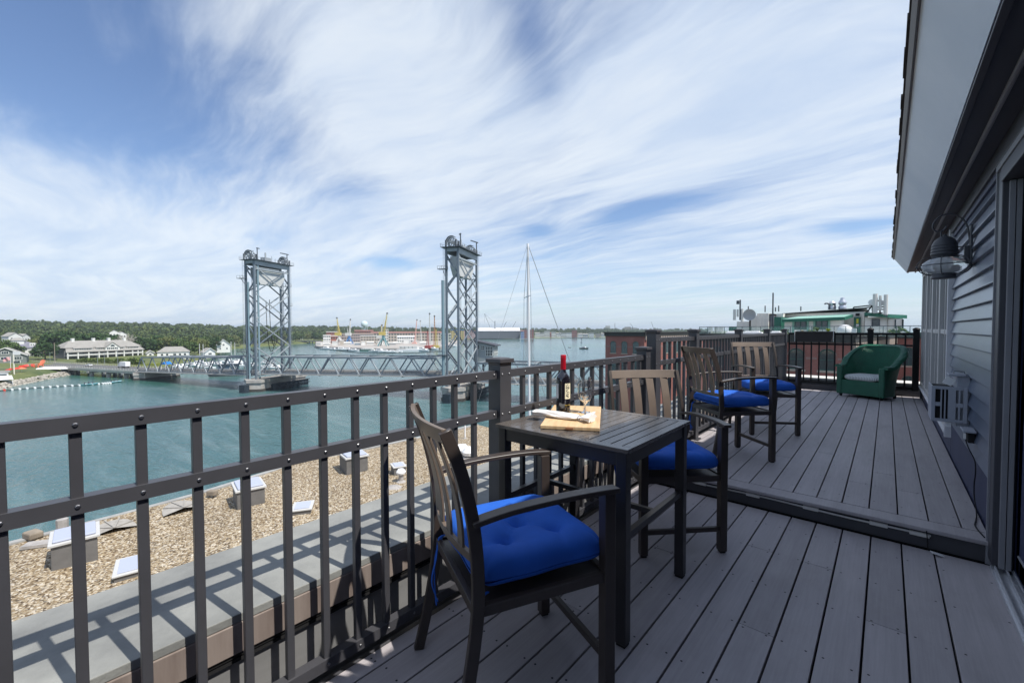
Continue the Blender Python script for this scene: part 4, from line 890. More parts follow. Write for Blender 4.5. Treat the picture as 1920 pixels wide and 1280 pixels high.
def lift_tower(label, c, side):
    t = thing('lift_tower', label, 'bridge tower', (c.x, c.y, -19.6)); A_, B_ = 2.3, 9.2; z0, z1 = -19.6, 30.6
    Q = lambda u, n, z: fr(c, u, n, z)
    for u in (-A_, A_):
        for n in (-B_, B_): MB().bar(Q(u,n,z0), Q(u,n,z1), .72, .72, up=tuple(BU)).build('leg', m_st, t)
    # wide faces: crossed diagonals between the two leg pairs
    nodes = [z1-2.0-11.5*i for i in range(5)]
    for u in (-A_, A_):
        for i, zt in enumerate(nodes):
            zb_ = max(zt-11.5, z0+1.5)
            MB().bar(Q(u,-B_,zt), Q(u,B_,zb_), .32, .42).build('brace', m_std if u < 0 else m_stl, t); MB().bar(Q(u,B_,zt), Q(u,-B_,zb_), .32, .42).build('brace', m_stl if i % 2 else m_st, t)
    for n in (-B_, B_):
        zz_ = z1-3.0; s = 1
        while zz_ > z0+3: MB().bar(Q(-A_*s,n,zz_), Q(A_*s,n,zz_-5.75), .40, .48).build('brace', m_st, t); zz_ -= 5.75; s = -s
    bm_ = MB()
    for u in (-A_, A_): bm_.bar(Q(u,-B_,z1-.8), Q(u,B_,z1-.8), .8, 1.9); bm_.bar(Q(u,-B_,z1-3.4), Q(u,B_,z1-3.4), .5, .5)
    for n in (-B_, 0, B_): bm_.bar(Q(-A_,n,z1-.5), Q(A_,n,z1-.5), .6, 1.2)
    bm_.build('head_beam', m_stl, t)
    MB().add([Q(u,n,z) for z in (z1+.25, z1+.45) for u, n in ((-A_-1.6,-B_-1.6),(A_+1.6,-B_-1.6),(A_+1.6,B_+1.6),(-A_-1.6,B_+1.6))], [(0,3,2,1),(4,5,6,7),(0,1,5,4),(1,2,6,5),(2,3,7,6),(3,0,4,7)]).build('platform', m_std, t)
    pr = MB()
    cor = [(-A_-1.6,-B_-1.6),(A_+1.6,-B_-1.6),(A_+1.6,B_+1.6),(-A_-1.6,B_+1.6)]
    for i in range(4):
        a, b_ = cor[i], cor[(i+1)%4]
        for hz in (.6, 1.2): pr.bar(Q(*a,z1+.45+hz), Q(*b_,z1+.45+hz), .06)
        m_ = 10 if i % 2 else 3
        for j in range(m_+1): u_, n_ = a[0]+(b_[0]-a[0])*j/m_, a[1]+(b_[1]-a[1])*j/m_; pr.bar(Q(u_,n_,z1+.45), Q(u_,n_,z1+1.7), .07)
    pr.build('platform_railing', m_stl, t)
    for n in (-B_+.2, B_-.2):          # sheave wheels with curved hoods on the leg pairs
        for dn in (-.9, .9):
            ring = MB(); cen = Q(0, n+dn, z1+2.2); N = 28
            M3 = Matrix((( BU.x, 0, BN.x), (BU.y, 0, BN.y), (0, 1, 0)))
            ring.lathe([(1.6,-.2),(1.8,-.2),(1.8,.2),(1.6,.2),(1.6,-.2)], cen, N, capb=False, capt=False, M=M3)
            for k_ in range(8): a = k_*math.pi/4; ring.bar(cen, cen+BU*(1.65*math.cos(a))+Vector((0,0,1.65*math.sin(a))), .22)
            ring.lathe([(.45,-.4),(.45,.4)], cen, 12, M=M3)
            ring.build('sheave', m_stl, t)
        hd_ = MB(); hp = [Q(2.15*math.cos(a), n, z1+2.2+2.15*math.sin(a)) for a in np.linspace(.35*math.pi, .98*math.pi, 10)]
        hd_.ribbon(hp, tuple(BN), 2.2, .12); hd_.build('sheave_hood', m_std, t)
        bs_ = MB()
        for u in (-1.9, 1.9): bs_.bar(Q(u,n-1.3,z1+.5), Q(u,n-1.3,z1+2.8), .5); bs_.bar(Q(u,n+1.3,z1+.5), Q(u,n+1.3,z1+2.8), .5)
        bs_.build('bearing_stand', m_std, t)
        dv = MB(); e_ = -1 if n < 0 else 1; dv.bar(Q(A_+.5,n-e_*1.0,z1+.5), Q(A_+.5,n-e_*1.0,z1+5.2), .3); dv.bar(Q(A_+.9,n-e_*.4,z1+5.2), Q(A_-1.0,n-e_*3.4,z1+5.6), .35); dv.build('davit', m_std, t)
    mh = MB(); mh.add([Q(u,n,z) for z in (z1+.46, z1+2.4) for u, n in ((-1.3,-2.6),(1.3,-2.6),(1.3,.6),(-1.3,.6))], [(0,3,2,1),(4,5,6,7),(0,1,5,4),(1,2,6,5),(2,3,7,6),(3,0,4,7)])
    mh.bar(Q(0,-1.2,z1+2.4), Q(0,-1.2,z1+4.6), .5); mh.build('machinery_house', m_stl, t); MB().bar(Q(.2,2.0,z1+.5), Q(.2,2.0,z1+3.6), .16).build('vent_mast', m_stl, t); MB().bar(Q(.2,4.0,z1+.5), Q(.2,4.0,z1+2.8), .12).build('vent_mast', m_stl, t)
    # counterweight: a box with sloping lower ends
    cz0, cz1 = z1-9.6, z1-2.6; prof = [(-7.6,cz1),(-7.6,cz0+3.2),(-5.4,cz0),(5.4,cz0),(7.6,cz0+3.2),(7.6,cz1)]
    v = [Q(u,n,z) for u in (-1.5, 1.5) for n, z in prof]; nn_ = len(prof)
    MB().add(v, [tuple(range(nn_)), tuple(range(2*nn_-1, nn_-1, -1))]+[(i, nn_+i, nn_+(i+1)%nn_, (i+1)%nn_) for i in range(nn_)]).build('counterweight', mat('counterweight_concrete', (.50,.51,.50), .8, var=.12, scale=.4), t)
    # guide tubes, ropes, ladder, service balconies, hanging cables
    tu = MB(); us = -A_-1.6 if side > 0 else A_+.0
    if side > 0: tu.tube(Q(-A_-1.1,-B_-.6,z0), Q(-A_-1.1,-B_-.6,z1-11.5), .62, 12)
    else: tu.tube(Q(A_-.2,-B_+1.9,z0), Q(A_-.2,-B_+1.9,z1-.5), .42, 10); tu.tube(Q(-A_+1.2,-B_,z0), Q(-A_+1.2,-B_,z1-9), .42, 10)
    tu.build('guide_tube', mat('blue_grey_tube', (.20,.29,.33), .45), t, smooth=True)
    ro = MB()
    for n in (-B_+1.2, B_-1.2) if side < 0 else (-3.4, -2.6, B_-1.2):
        for u in (-.5, -.15, .2, .55): ro.tube(Q(u,n,z0+3), Q(u,n,cz1 if abs(n) > 5 else cz0), .06, 4)
    ro.build('lift_ropes', m_std, t)
    ld = MB()
    for u0, n0 in ((-A_-.6,-B_-.9),(A_+.3,B_+.9)):
        for e_ in (-.25, .25): ld.bar(Q(u0+e_,n0,z0), Q(u0+e_,n0,z1), .06)
        z_ = z0
        while z_ < z1: ld.bar(Q(u0-.25,n0,z_), Q(u0+.25,n0,z_), .04); z_ += .45
        z_ = z0+6
        while z_ < z1: ld.bar(Q(u0,n0,z_), Q(u0*.9,n0*.93,z_), .08); z_ += 6
    ld.build('ladder', m_stl, t)
    for u0, n0, z_ in ((-A_-1.4,-B_-1.2,-8.0),(0,B_+1.6,12.5),(0,B_+1.6,1.2),(-A_-.9,-B_-1.2,23.0),(0,B_+1.4,21.5)):
        bal = MB(); bal.add([Q(u0+a,n0+b_,z) for z in (z_, z_+.15) for a, b_ in ((-1.7,-1.0),(1.7,-1.0),(1.7,1.0),(-1.7,1.0))], [(0,3,2,1),(4,5,6,7),(0,1,5,4),(1,2,6,5),(2,3,7,6),(3,0,4,7)])
        for a in (-1.6, 0, 1.6):
            for b_ in (-.95, .95): bal.bar(Q(u0+a,n0+b_,z_), Q(u0+a,n0+b_,z_+1.2), .07)
        for b_ in (-.95, .95): bal.bar(Q(u0-1.6,n0+b_,z_+1.2), Q(u0+1.6,n0+b_,z_+1.2), .07)
        bal.bar(Q(u0*.9,n0+(1.0 if n0 > 0 else -1)*.6,z_), Q(u0*.9,(B_ if n0 > 0 else -B_),z_-2.2), .14)
        bal.build('service_balcony', m_std, t)
    cb_ = MB()
    for n0, w_, dp in ((-1.6, 5.0, 36), (.2, 4.6, 33)):
        pts = [Q(.3, n0+w_*s, (cz0-.5) - dp*(1-(2*s-1)**4)*(.96+.04*s)) for s in np.linspace(0, .94, 22)] if False else [Q(.3, n0+(w_)*(1-math.cos(math.pi*s))/2, cz0-.5-dp*math.sin(math.pi*s)**.55*.8) for s in np.linspace(0.02, .80, 22)]
        cb_.path(pts, .13, 5)
    if side < 0: cb_.build('hanging_cable', m_dark, t)
    return t
lift_tower('left steel lift tower of the bridge with hanging black cables inside', PL, -1)
lift_tower('right, taller-looking lift tower with a large blue-grey tube up its left edge', PR, 1)
# control house by the right tower
chs = thing('control_house', 'grey control cabin with small panes and dark sloping roof beside the right lift tower', 'control house', fr(PR, 4.5, 12.5, -12))
Q = lambda u, n, z: fr(PR, u, n, z)
zt0, zt1 = -3.2, -5.0; z0 = -11.8; C4 = [(0.6,9.9),(9.0,9.9),(9.0,15.5),(.6,15.5)]
MB().add([Q(*C4[0],z0),Q(*C4[1],z0),Q(*C4[2],z0),Q(*C4[3],z0),Q(*C4[0],zt0),Q(*C4[1],zt1),Q(*C4[2],zt1),Q(*C4[3],zt0)], [(0,3,2,1),(4,5,6,7),(0,1,5,4),(1,2,6,5),(2,3,7,6),(3,0,4,7)]).build('cabin_wall', mat('cabin_panel', (.30,.35,.36), .6, var=.05), chs)
MB().add([Q(-.6,9.0,zt0+.5),Q(10.2,9.0,zt1-.05),Q(10.2,16.4,zt1-.05),Q(-.6,16.4,zt0+.5),Q(-.6,9.0,zt0+.15),Q(10.2,9.0,zt1-.4),Q(10.2,16.4,zt1-.4),Q(-.6,16.4,zt0+.15)], [(0,1,2,3),(7,6,5,4),(0,4,5,1),(1,5,6,2),(2,6,7,3),(3,7,4,0)]).build('cabin_roof', mat('dark_roof_sheet', (.035,.035,.045), .5), chs)
m_mul = mat('white_mullion', (.66,.68,.64), .5)
def bay(p0, p1, za, zb, nc, nr, par, off):     # gridded window between two plan points
    f = MB(); f.add([Q(p0[0],p0[1],za)+off, Q(p1[0],p1[1],za)+off, Q(p1[0],p1[1],zb)+off, Q(p0[0],p0[1],zb)+off], [(0,1,2,3)]); w = f.build('window', m_glass, par, fix=False)
    b = MB(); o2 = off*1.6
    for i in range(nc+1): s = i/nc; a = (p0[0]+(p1[0]-p0[0])*s, p0[1]+(p1[1]-p0[1])*s); b.bar(Q(*a,za)+o2, Q(*a,zb)+o2, .13)
    for j in range(nr+1): z = za+(zb-za)*j/nr; b.bar(Q(*p0,z)+o2, Q(*p1,z)+o2, .13)
    b.build('mullions', m_mul, w)
of = -BN*.06; bay((3.9,9.9),(5.2,9.9),-7.0,-5.3,2,2,chs,of); bay((5.9,9.9),(8.7,9.9),-9.3,-5.6,4,3,chs,of); bay((1.6,9.9),(3.2,9.9),-6.6,-5.0,2,2,chs,of)
of = BU*.06; bay((9.0,10.2),(9.0,15.2),-9.2,-5.7,6,3,chs,of)
MB().bar(Q(1.5,10.5,-12.4), Q(9,10.5,-12.4), .5).bar(Q(1.5,15,-12.4), Q(9,15,-12.4), .5).bar(Q(1.2,10.5,-12.4), Q(1.2,9.2,-17), .5).bar(Q(4,12,-12),Q(4,12,-17.5),.6).bar(Q(7.5,12,-12),Q(7.5,12,-17.5),.6).build('cabin_support', m_std, chs)
# concrete approach bridge on the left
PB = gz(88, 696.5, ZW); PBz = -20.2
ap = thing('approach_bridge', 'low pale concrete road bridge on round columns joining the shore to the truss spans', 'bridge', (PA+PB)/2)
d = (PB-PA).normalized(); nn = Vector((-d.y, d.x, 0)); L = (PB-PA).length; A0 = PA-d*-2.5; 
def apx(s, n, z): v = A0+d*s+nn*n; return Vector((v.x, v.y, z))
MB().add([apx(s,n,z) for z in (PBz-.5, PBz) for s, n in ((0,-7),(L+30,-7),(L+30,7),(0,7))], [(0,3,2,1),(4,5,6,7),(0,1,5,4),(1,2,6,5),(2,3,7,6),(3,0,4,7)]).build('road_deck', m_road, ap)
g_ = MB()
for n in (-6.2, -2, 2, 6.2): g_.bar(apx(0,n,PBz-1.06), apx(L+20,n,PBz-1.06), .7, 1.1)
g_.build('girder', m_kerb, ap)
g_ = MB()
for n in (-7.05, 7.05):
    g_.bar(apx(0,n,PBz-.1), apx(L+34,n,PBz-.1), .35, .8); g_.bar(apx(0,n,PBz+1.05), apx(L+34,n,PBz+1.05), .14, .16)
    s = 0
    while s < L+34: g_.bar(apx(s,n,PBz), apx(s,n,PBz+1.1), .28, .28); s += 2.4
g_.build('parapet_rail', m_kerb, ap)
for px, py in ((237,709),(202,707),(170,705),(134,701)):
    w = gz(px, py, ZW); s = (w-A0).dot(d)
    c_ = MB().bar(apx(s,-7.4,PBz-2.05), apx(s,7.4,PBz-2.05), 1.9, .85)
    for n in (-5.4, 0, 5.4): c_.tube(apx(s,n,ZW-2), apx(s,n,PBz-2.5), .95, 12)
    c_.build('column_bent', m_pier, ap)
MB().add([apx(s,n,z) for z in (ZW-1, PBz-.6) for s, n in ((L+2,-8),(L+16,-8),(L+16,8),(L+2,8))], [(0,3,2,1),(4,5,6,7),(0,1,5,4),(1,2,6,5),(2,3,7,6),(3,0,4,7)]).build('abutment', m_pier, ap)
# vehicles on the approach bridge
def frame_at(o, x): y = Vector((-x.y, x.x, 0)); return Matrix(((x.x, y.x, 0, o.x), (x.y, y.y, 0, o.y), (0, 0, 1, o.z), (0,0,0,1)))
m_tyre = mat('tyre', (.015,.015,.015), .9); m_paintw = mat('white_paint', (.78,.78,.78), .35)
def on_road(px): # find the distance along the bridge seen at this pixel column
    best = min(np.linspace(0, L, 400), key=lambda s: abs((lambda v: (v-EYE).dot(RT)/(v-EYE).dot(FW)*FPX+960-px)(apx(s,-3,PBz)))); return best
s_ = on_road(233); o = apx(s_, -2.6, PBz+.004); M = frame_at(o, d)     # cab points to the left shore
tr = thing('box_truck', 'white box truck driving over the concrete approach bridge', 'truck', o, math.atan2(d.y, d.x))
MB().box(-4.2, 1.3, -1.2, 1.2, .95, 3.55).move(M).build('cargo_box', m_paintw, tr, bevel=.05)
cbm = MB().extr([(1.45,.55),(3.3,.55),(3.3,1.45),(2.75,2.45),(1.45,2.55)], 'y', -1.05, 1.05).move(M).build('cab', m_paintw, tr, bevel=.05)
MB().add([(3.305,-.9,1.5),(3.305,.9,1.5),(2.78,.9,2.38),(2.78,-.9,2.38)], [(0,1,2,3)]).box(1.9,2.6,-1.06,-1.051,1.5,2.2).box(1.9,2.6,1.051,1.06,1.5,2.2).move(M).build('cab_windows', m_glass, cbm)
MB().box(-4.1, 3.1, -.5, .5, .55, .93).move(M).build('chassis', m_dark, tr)
for x, y in ((2.5,-1),(2.5,1),(-2.6,-1),(-2.6,1)):
    MB().tube((x,y-.15,.48),(x,y+.15,.48),.48,16).move(M).build('wheel', m_tyre, tr, smooth=True)
def car(px_or_o, dirv, mcol, label, col, group=None):
    o = px_or_o; M = frame_at(o, dirv); t = thing('car', label, 'car', o, math.atan2(dirv.y, dirv.x), group)
    b_ = MB().extr([(-2.2,.35),(2.2,.35),(2.25,.62),(2.1,.80),(1.2,.90),(-1.75,.95),(-2.2,.88)], 'y', -.88, .88).move(M).build('body', mcol, t, bevel=.05)
    MB().extr([(-1.7,.951),(1.15,.905),(.55,1.38),(-1.05,1.42)], 'y', -.74, .74).move(M).build('cabin', m_glass, t, bevel=.04); MB().box(-1.0,.5,-.70,.70,1.40,1.44).move(M).build('roof', mcol, t, bevel=.01)
    for x in (-1.35, 1.4):
        for y in (-.82, .82): MB().tube((x,y-.1,.33),(x,y+.1,.33),.33,14).move(M).build('wheel', m_tyre, t, smooth=True)
    return t
car(apx(on_road(168), -2.6, PBz+.004), d, m_paintw, 'white car crossing the approach bridge to the left of the truck', 'white')
m_tarp = mat('blue_tarp', (.01,.18,.55), .6)
bt_ = thing('work_shelter', 'small bright blue tarpaulin shelter on the left end of the truss span', 'shelter', fr(PA, 8, 2, -19.9))
Q2 = lambda u, n, z: fr(PA, u, n, z)
MB().add([Q2(5,-.5,-17.0),Q2(8.2,-.5,-17.0),Q2(8.2,3,-17.0),Q2(5,3,-17.0),Q2(6.6,-.5,-15.6),Q2(6.6,3,-15.6)], [(0,1,4),(1,2,5,4),(2,3,5),(3,0,4,5)]).build('tarpaulin', m_tarp, bt_)
MB().bar(Q2(5,-.5,-20), Q2(5,-.5,-17), .12).bar(Q2(8.2,-.5,-20), Q2(8.2,-.5,-17), .12).bar(Q2(5,3,-20), Q2(5,3,-17), .12).bar(Q2(8.2,3,-20), Q2(8.2,3,-17), .12).build('shelter_posts', m_white, bt_)
# big sailing yacht moored beneath the deck (only mast and stays rise above the roofs)
foot = gd(996, 760, 38.0); foot.z = ZW+1.6; Yd = Vector((.80,.60,0)); Yd = Matrix.Rotation(R(14), 3, 'Z') @ Yd; M = frame_at(Vector((foot.x, foot.y, ZW)), Yd)
yt = thing('sailing_yacht', 'white yacht with a very tall mast and thin stays, hull hidden below the roofs', 'sailing boat', (foot.x, foot.y, ZW), math.atan2(Yd.y, Yd.x))
hv = []; hf = []; NX = 16
for i in range(NX+1):
    x = -11+24*i/NX; s = (x+11)/24; w = 2.9*(math.sin(math.pi*min(1, (1-s)*.62+.12)))**.8*(1 if s < .93 else (1-s)/.07+.02)
    for zz_, kk in ((-1.0,.3),(.0,.80),(1.5,1.0)): hv += [(x, -w*kk, zz_), (x, w*kk, zz_)]
for i in range(NX):
    a = i*6; b_ = a+6
    for j in (0, 2): hf += [(a+j, a+j+2, b_+j+2, b_+j), (a+j+1, b_+j+1, b_+j+3, a+j+3)]
    hf.append((a+4, a+5, b_+5, b_+4)); hf.append((a, b_, b_+1, a+1))
hf += [(0,1,3,2),(2,3,5,4)]
MB().add(hv, hf).move(M).build('hull', m_paintw, yt, smooth=True)
MB().extr([(-6,1.5),(2.5,1.5),(1.2,2.2),(-5,2.3)], 'y', -1.4, 1.4).move(M).build('deck_house', m_paintw, yt, bevel=.1)
top = gd(989.5, 457, 38.0); tp = M.inverted() @ top
MB().tube((0,0,1.5), tp, .17, 12, .10).move(M).build('mast', m_paintw, yt, smooth=True)
zs = tp.z*.86; MB().tube((tp.x*.85-.1,-1.5,zs),(tp.x*.85,0,zs+.1),.04,6).tube((tp.x*.85,0,zs+.1),(tp.x*.85-.1,1.5,zs),.04,6).tube((0,-.0,5),(-7,0,3.2),.12,8).move(M).build('spreaders_and_boom', m_white, yt)
sy = MB(); 
for q_, w_ in (((11.5,0,1.7),.030),((-10.5,0,1.7),.011),((-.3,-2.7,1.6),.014),((-.3,2.7,1.6),.014)): sy.tube(tp, q_, w_, 4)
for yy in (-1.5, 1.5): sy.tube(tp, (tp.x*.85-.1,yy,zs), .02, 4); sy.tube((tp.x*.85-.1,yy,zs), (-.3,yy*1.8,1.6), .02, 4)
sy.tube((tp.x*.72,0,tp.z*.74), (6.8,0,1.7), .02, 4); sy.move(M).build('stays', mat('stay_wire', (.35,.37,.38), .4, metal=.6), yt)
# ================================================================ land of the far banks
def interp(x, pts):
    for (x0, y0), (x1, y1) in zip(pts[:-1], pts[1:]):
        if x0 <= x <= x1: return y0+(y1-y0)*(x-x0)/(x1-x0)
    return pts[0][1] if x < pts[0][0] else pts[-1][1]
SH = [(-420,800),(-200,758),(0,729),(30,722),(60,716.5),(100,708),(128,703),(138,697),(165,695.5),(255,694.5),(300,691),(340,681),(400,671),(416,658),(440,654.5),(480,650),(520,648),(560,644.5),(640,640.5),(860,636.5),(1000,633.4),(1140,632.6),(1500,630)]
TL = [(-420,596),(0,600),(60,603),(120,604),(200,604),(260,606),(330,608),(430,611),(520,612.5),(620,612),(760,613.5),(860,614),(980,616),(1060,616.2),(1120,615),(1160,616.5),(1500,617)]
m_grass = mat('bank_grass', (.075,.115,.030), .95, var=.30, scale=.12, col2=(.15,.16,.05))
cols = [x for x in range(-420, 1501, 10)]; vs = []; NR = 16; LAND = ZW+4.1
LOW = lambda px: 0 if px < 700 else 2.6*min(1, (px-700)/120)
def col_profile(px):
    ds = math.hypot(*(gz(px, interp(px, SH), ZW)).xy); dh = max(1500, ds*1.7); th = gd(px, interp(px, TL), dh).z - 11
    return ds, dh, th
def ground_at(px, dist):
    ds, dh, th = col_profile(px); r = dist-ds
    if r < 0: return ZW-1.5
    if r < 4: return ZW-.3+1.6*r/4
    if r < 22: return ZW+1.3+(LAND-LOW(px)-ZW-1.3)*(r-4)/18
    s = min(1, (dist-ds-22)/(dh-ds-22)); return LAND-LOW(px)+(th-LAND+LOW(px))*s**1.35
def land_pt(px, dist, dz=0):
    p = gd(px, 640, dist); return Vector((p.x, p.y, ground_at(px, dist)+dz))
for px in cols:
    ds, dh, th = col_profile(px)
    ring = [ds-8, ds, ds+4, ds+12, ds+22, ds+45, ds+90, ds+160]+[ds+160+(dh-ds-160)*t for t in (.15,.3,.45,.6,.8,1)]+[dh*1.25, dh*1.7]
    for q, r in enumerate(ring):
        z = ground_at(px, min(r, dh)); 
        if q == 14: z = ground_at(px, dh)-12
        if q == 15: z = ground_at(px, dh)-60
        if q == 0: z = ZW-2
        p = gd(px, 640, r); vs.append((p.x, p.y, z+(random.uniform(-.25,.25) if 0 < q < 4 else 0)))
fs = []
for i in range(len(cols)-1):
    for j in range(NR-1): a = i*NR+j; fs.append((a, a+1, a+NR+1, a+NR))
tag(MB().add(vs, fs).build('hills', m_grass, None, smooth=80, fix=False), kind='structure')
# rocky edge of the near left shore
m_rock = mat('shore_rock', (.32,.29,.25), .9, var=.3, scale=.8, col2=(.46,.43,.37), island=.25)
rk = MB()
def rock(c, r):
    ph = [random.uniform(.6, 1.25) for _ in range(12)]; g_ = (1+5**.5)/2
    v = [Vector(q).normalized()*r for q in ((-1,g_,0),(1,g_,0),(-1,-g_,0),(1,-g_,0),(0,-1,g_),(0,1,g_),(0,-1,-g_),(0,1,-g_),(g_,0,-1),(g_,0,1),(-g_,0,-1),(-g_,0,1))]
    rk.add([c+Vector((q.x*a, q.y*a, q.z*a*.7)) for q, a in zip(v, ph)], [(0,11,5),(0,5,1),(0,1,7),(0,7,10),(0,10,11),(1,5,9),(5,11,4),(11,10,2),(10,7,6),(7,1,8),(3,9,4),(3,4,2),(3,2,6),(3,6,8),(3,8,9),(4,9,5),(2,4,11),(6,2,10),(8,6,7),(9,8,1)])
for i in range(900):
    px = random.uniform(-60, 136); ds = col_profile(px)[0]; r = random.uniform(-1.5, 7); rock(land_pt(px, ds+r, .1 if r > 0 else 1.2), random.uniform(.35, 1.0))
for i in range(120): px = random.uniform(255, 300); ds = col_profile(px)[0]; rock(land_pt(px, ds+random.uniform(0, 3), .1), random.uniform(.3, .8))
tag(rk.build('shore_rocks', m_rock, None, fix=False), 'rough pale rocks along the waterline of the left bank', 'rocks', kind='stuff')
# reeds under the approach bridge
m_reed = mat('marsh_reed', (.20,.24,.035), .9, var=.25, scale=.5, island=.2); rd = MB()
for i in range(5000):
    px = random.uniform(140, 300); ds = col_profile(px)[0]; p = land_pt(px, ds+random.uniform(.5, 12)); a = random.uniform(0, 6.28); w = .14; h = random.uniform(.6, 1.5); u = Vector((math.cos(a)*w, math.sin(a)*w, 0)); rd.add([p-u, p+u, p+Vector((random.uniform(-.2,.2), random.uniform(-.2,.2), h))], [(0,1,2)])
tag(rd.build('marsh_reeds', m_reed, None, fix=False), 'yellow green reeds on the mud bank behind the approach bridge columns', 'reeds', kind='stuff')
# shore road
ro = MB(); rp = [gz(px, py, LAND+.3) for px, py in ((-160,676),(0,678),(40,681),(88,685))]; rp[-1] = apx(L+24, 0, PBz-.02)
for a, b_ in zip(rp[:-1], rp[1:]):
    t_ = (b_-a).normalized(); n_ = Vector((-t_.y, t_.x, 0))*6; ro.add([a-n_-Vector((0,0,.0)), b_-n_, b_+n_, a+n_, a-n_-Vector((0,0,3)), b_-n_-Vector((0,0,3)), b_+n_-Vector((0,0,3)), a+n_-Vector((0,0,3))], [(0,1,2,3),(0,4,5,1),(2,6,7,3)])
tag(ro.build('road', m_road, None, fix=False), kind='structure')

# ---------------------------------------------------------------- forest and trees
def leafmat(name, c1, c2, isl=.35):
    m = bpy.data.materials.new(name); m.use_nodes = True; k = NG(m.node_tree); b = m.node_tree.nodes['Principled BSDF']
    oi = k.n('ShaderNodeNewGeometry').outputs['Random Per Island']; b.inputs['Roughness'].default_value = .75; b.inputs['Specular IOR Level'].default_value = .25
    k.link(k.mix(oi, c1, c2), b.inputs['Base Color']); return m
m_for = leafmat('forest_leaves', (.035,.066,.022), (.110,.145,.045))
_k = NG(m_for.node_tree); _b = m_for.node_tree.nodes['Principled BSDF']; _src = _b.inputs['Base Color'].links[0].from_socket
_n = _k.noise(_k.mapv(_k.n('ShaderNodeNewGeometry').outputs['Position'], sc=(.035,.035,.02)), 1.0, 2, .5)
_k.link(_k.mix(1.0, _src, _k.ramp(_n, [(.32, (.62,.72,.70)), (.5, (1,1,1)), (.62, (1.35,1.22,.95)), (.72, (.85,1.0,1.0))]), 'MULTIPLY'), _b.inputs['Base Color'])
def crown_arrays(n_clump, leaves, rad, hgt, size, seed, squash=.8, taper=0.0, z0=.30):
    r_ = np.random.default_rng(seed); th = r_.uniform(0, 2*np.pi, n_clump); ph = np.arccos(r_.uniform(-.75, 1, n_clump)); rr = r_.uniform(.45, 1.0, n_clump)**.6
    cx = rad*rr*np.sin(ph)*np.cos(th)*r_.uniform(.8,1.12,n_clump); cy = rad*rr*np.sin(ph)*np.sin(th); cz = hgt*(z0+(1-z0)*(.5+.5*np.cos(ph)*rr)); 
    if taper: f = 1-taper*(cz/hgt-z0)/(1-z0); cx *= f; cy *= f
    c = np.stack([cx, cy, cz], 1); cs = rad*r_.uniform(.16,.34,n_clump)
    d = r_.normal(size=(n_clump, leaves, 3)); d /= np.linalg.norm(d, axis=2, keepdims=True); d *= (r_.uniform(.3,1,(n_clump,leaves,1))**.5)
    p = c[:,None,:]+d*cs[:,None,None]*np.array([1,1,squash]); p = p.reshape(-1,3); nd = d.reshape(-1,3)+r_.normal(size=(len(p),3))*.35; nd /= np.linalg.norm(nd, axis=1, keepdims=True)
    a = np.cross(nd, r_.normal(size=(len(p),3))); a /= np.linalg.norm(a, axis=1, keepdims=True); b = np.cross(nd, a); s = size*r_.uniform(.6,1.3,(len(p),1))
    v = np.stack([p-a*s-b*s*.7, p+a*s-b*s*.6, p+a*s*.8+b*s, p-a*s*.9+b*s*.8], 1).reshape(-1,3); return v
def quads_obj(name, v, m, parent=None):
    n = len(v)//4; me = bpy.data.meshes.new(name); me.vertices.add(len(v)); me.vertices.foreach_set('co', v.astype(np.float32).ravel())
    me.loops.add(n*4); me.loops.foreach_set('vertex_index', np.arange(n*4, dtype=np.int32)); me.polygons.add(n); me.polygons.foreach_set('loop_start', np.arange(0, n*4, 4, dtype=np.int32)); me.update(calc_edges=True); me.materials.append(m)
    o = bpy.data.objects.new(name, me); COL.objects.link(o); o.parent = parent; return o
# far wooded hills: one mass of many uneven crowns
T = [crown_arrays(26, 16, 5.6, 11, .95, 40+i, z0=.15) for i in range(6)]
parts = []; nfor = 0
for i in range(5200):
    px = random.uniform(-200, 1330); ds, dh, th = col_profile(px)
    if px > 640 and random.random() < .35: continue
    s = random.random()**.85; dist = ds+34+(dh-ds)*s*1.02
    if px < 262 and dist < 530: continue
    if 262 <= px < 420 and dist < ds+75+ (60 if px < 360 else 20): continue
    if px > 640 and dist < ds+150: continue
    p = land_pt(px, min(dist, dh*1.02), -1.0)
    if dist > dh*1.0 and random.random() < .5: continue
    k_ = random.uniform(.65, 1.25)*(1.25 if dist > 900 else .95); a = random.uniform(0, 6.28); ca_, sa_ = math.cos(a)*k_, math.sin(a)*k_; v = T[i % 6]
    if dist > 900: v = v.reshape(-1,4,3)[::2].reshape(-1,3)
    parts.append(np.stack([v[:,0]*ca_-v[:,1]*sa_+p.x, v[:,0]*sa_+v[:,1]*ca_+p.y, v[:,2]*k_+p.z], 1))
tag(quads_obj('forest', np.concatenate(parts), m_for), 'continuous wooded hillside behind the river', 'forest', kind='stuff')
m_bark = mat('tree_bark', (.085,.065,.05), .9, var=.2, scale=1)
LM = [leafmat('leaves_dark', (.018,.048,.014), (.055,.100,.028)), leafmat('leaves_mid', (.040,.080,.020), (.100,.145,.040)), leafmat('leaves_olive', (.085,.105,.030), (.170,.190,.065))]
protos = []
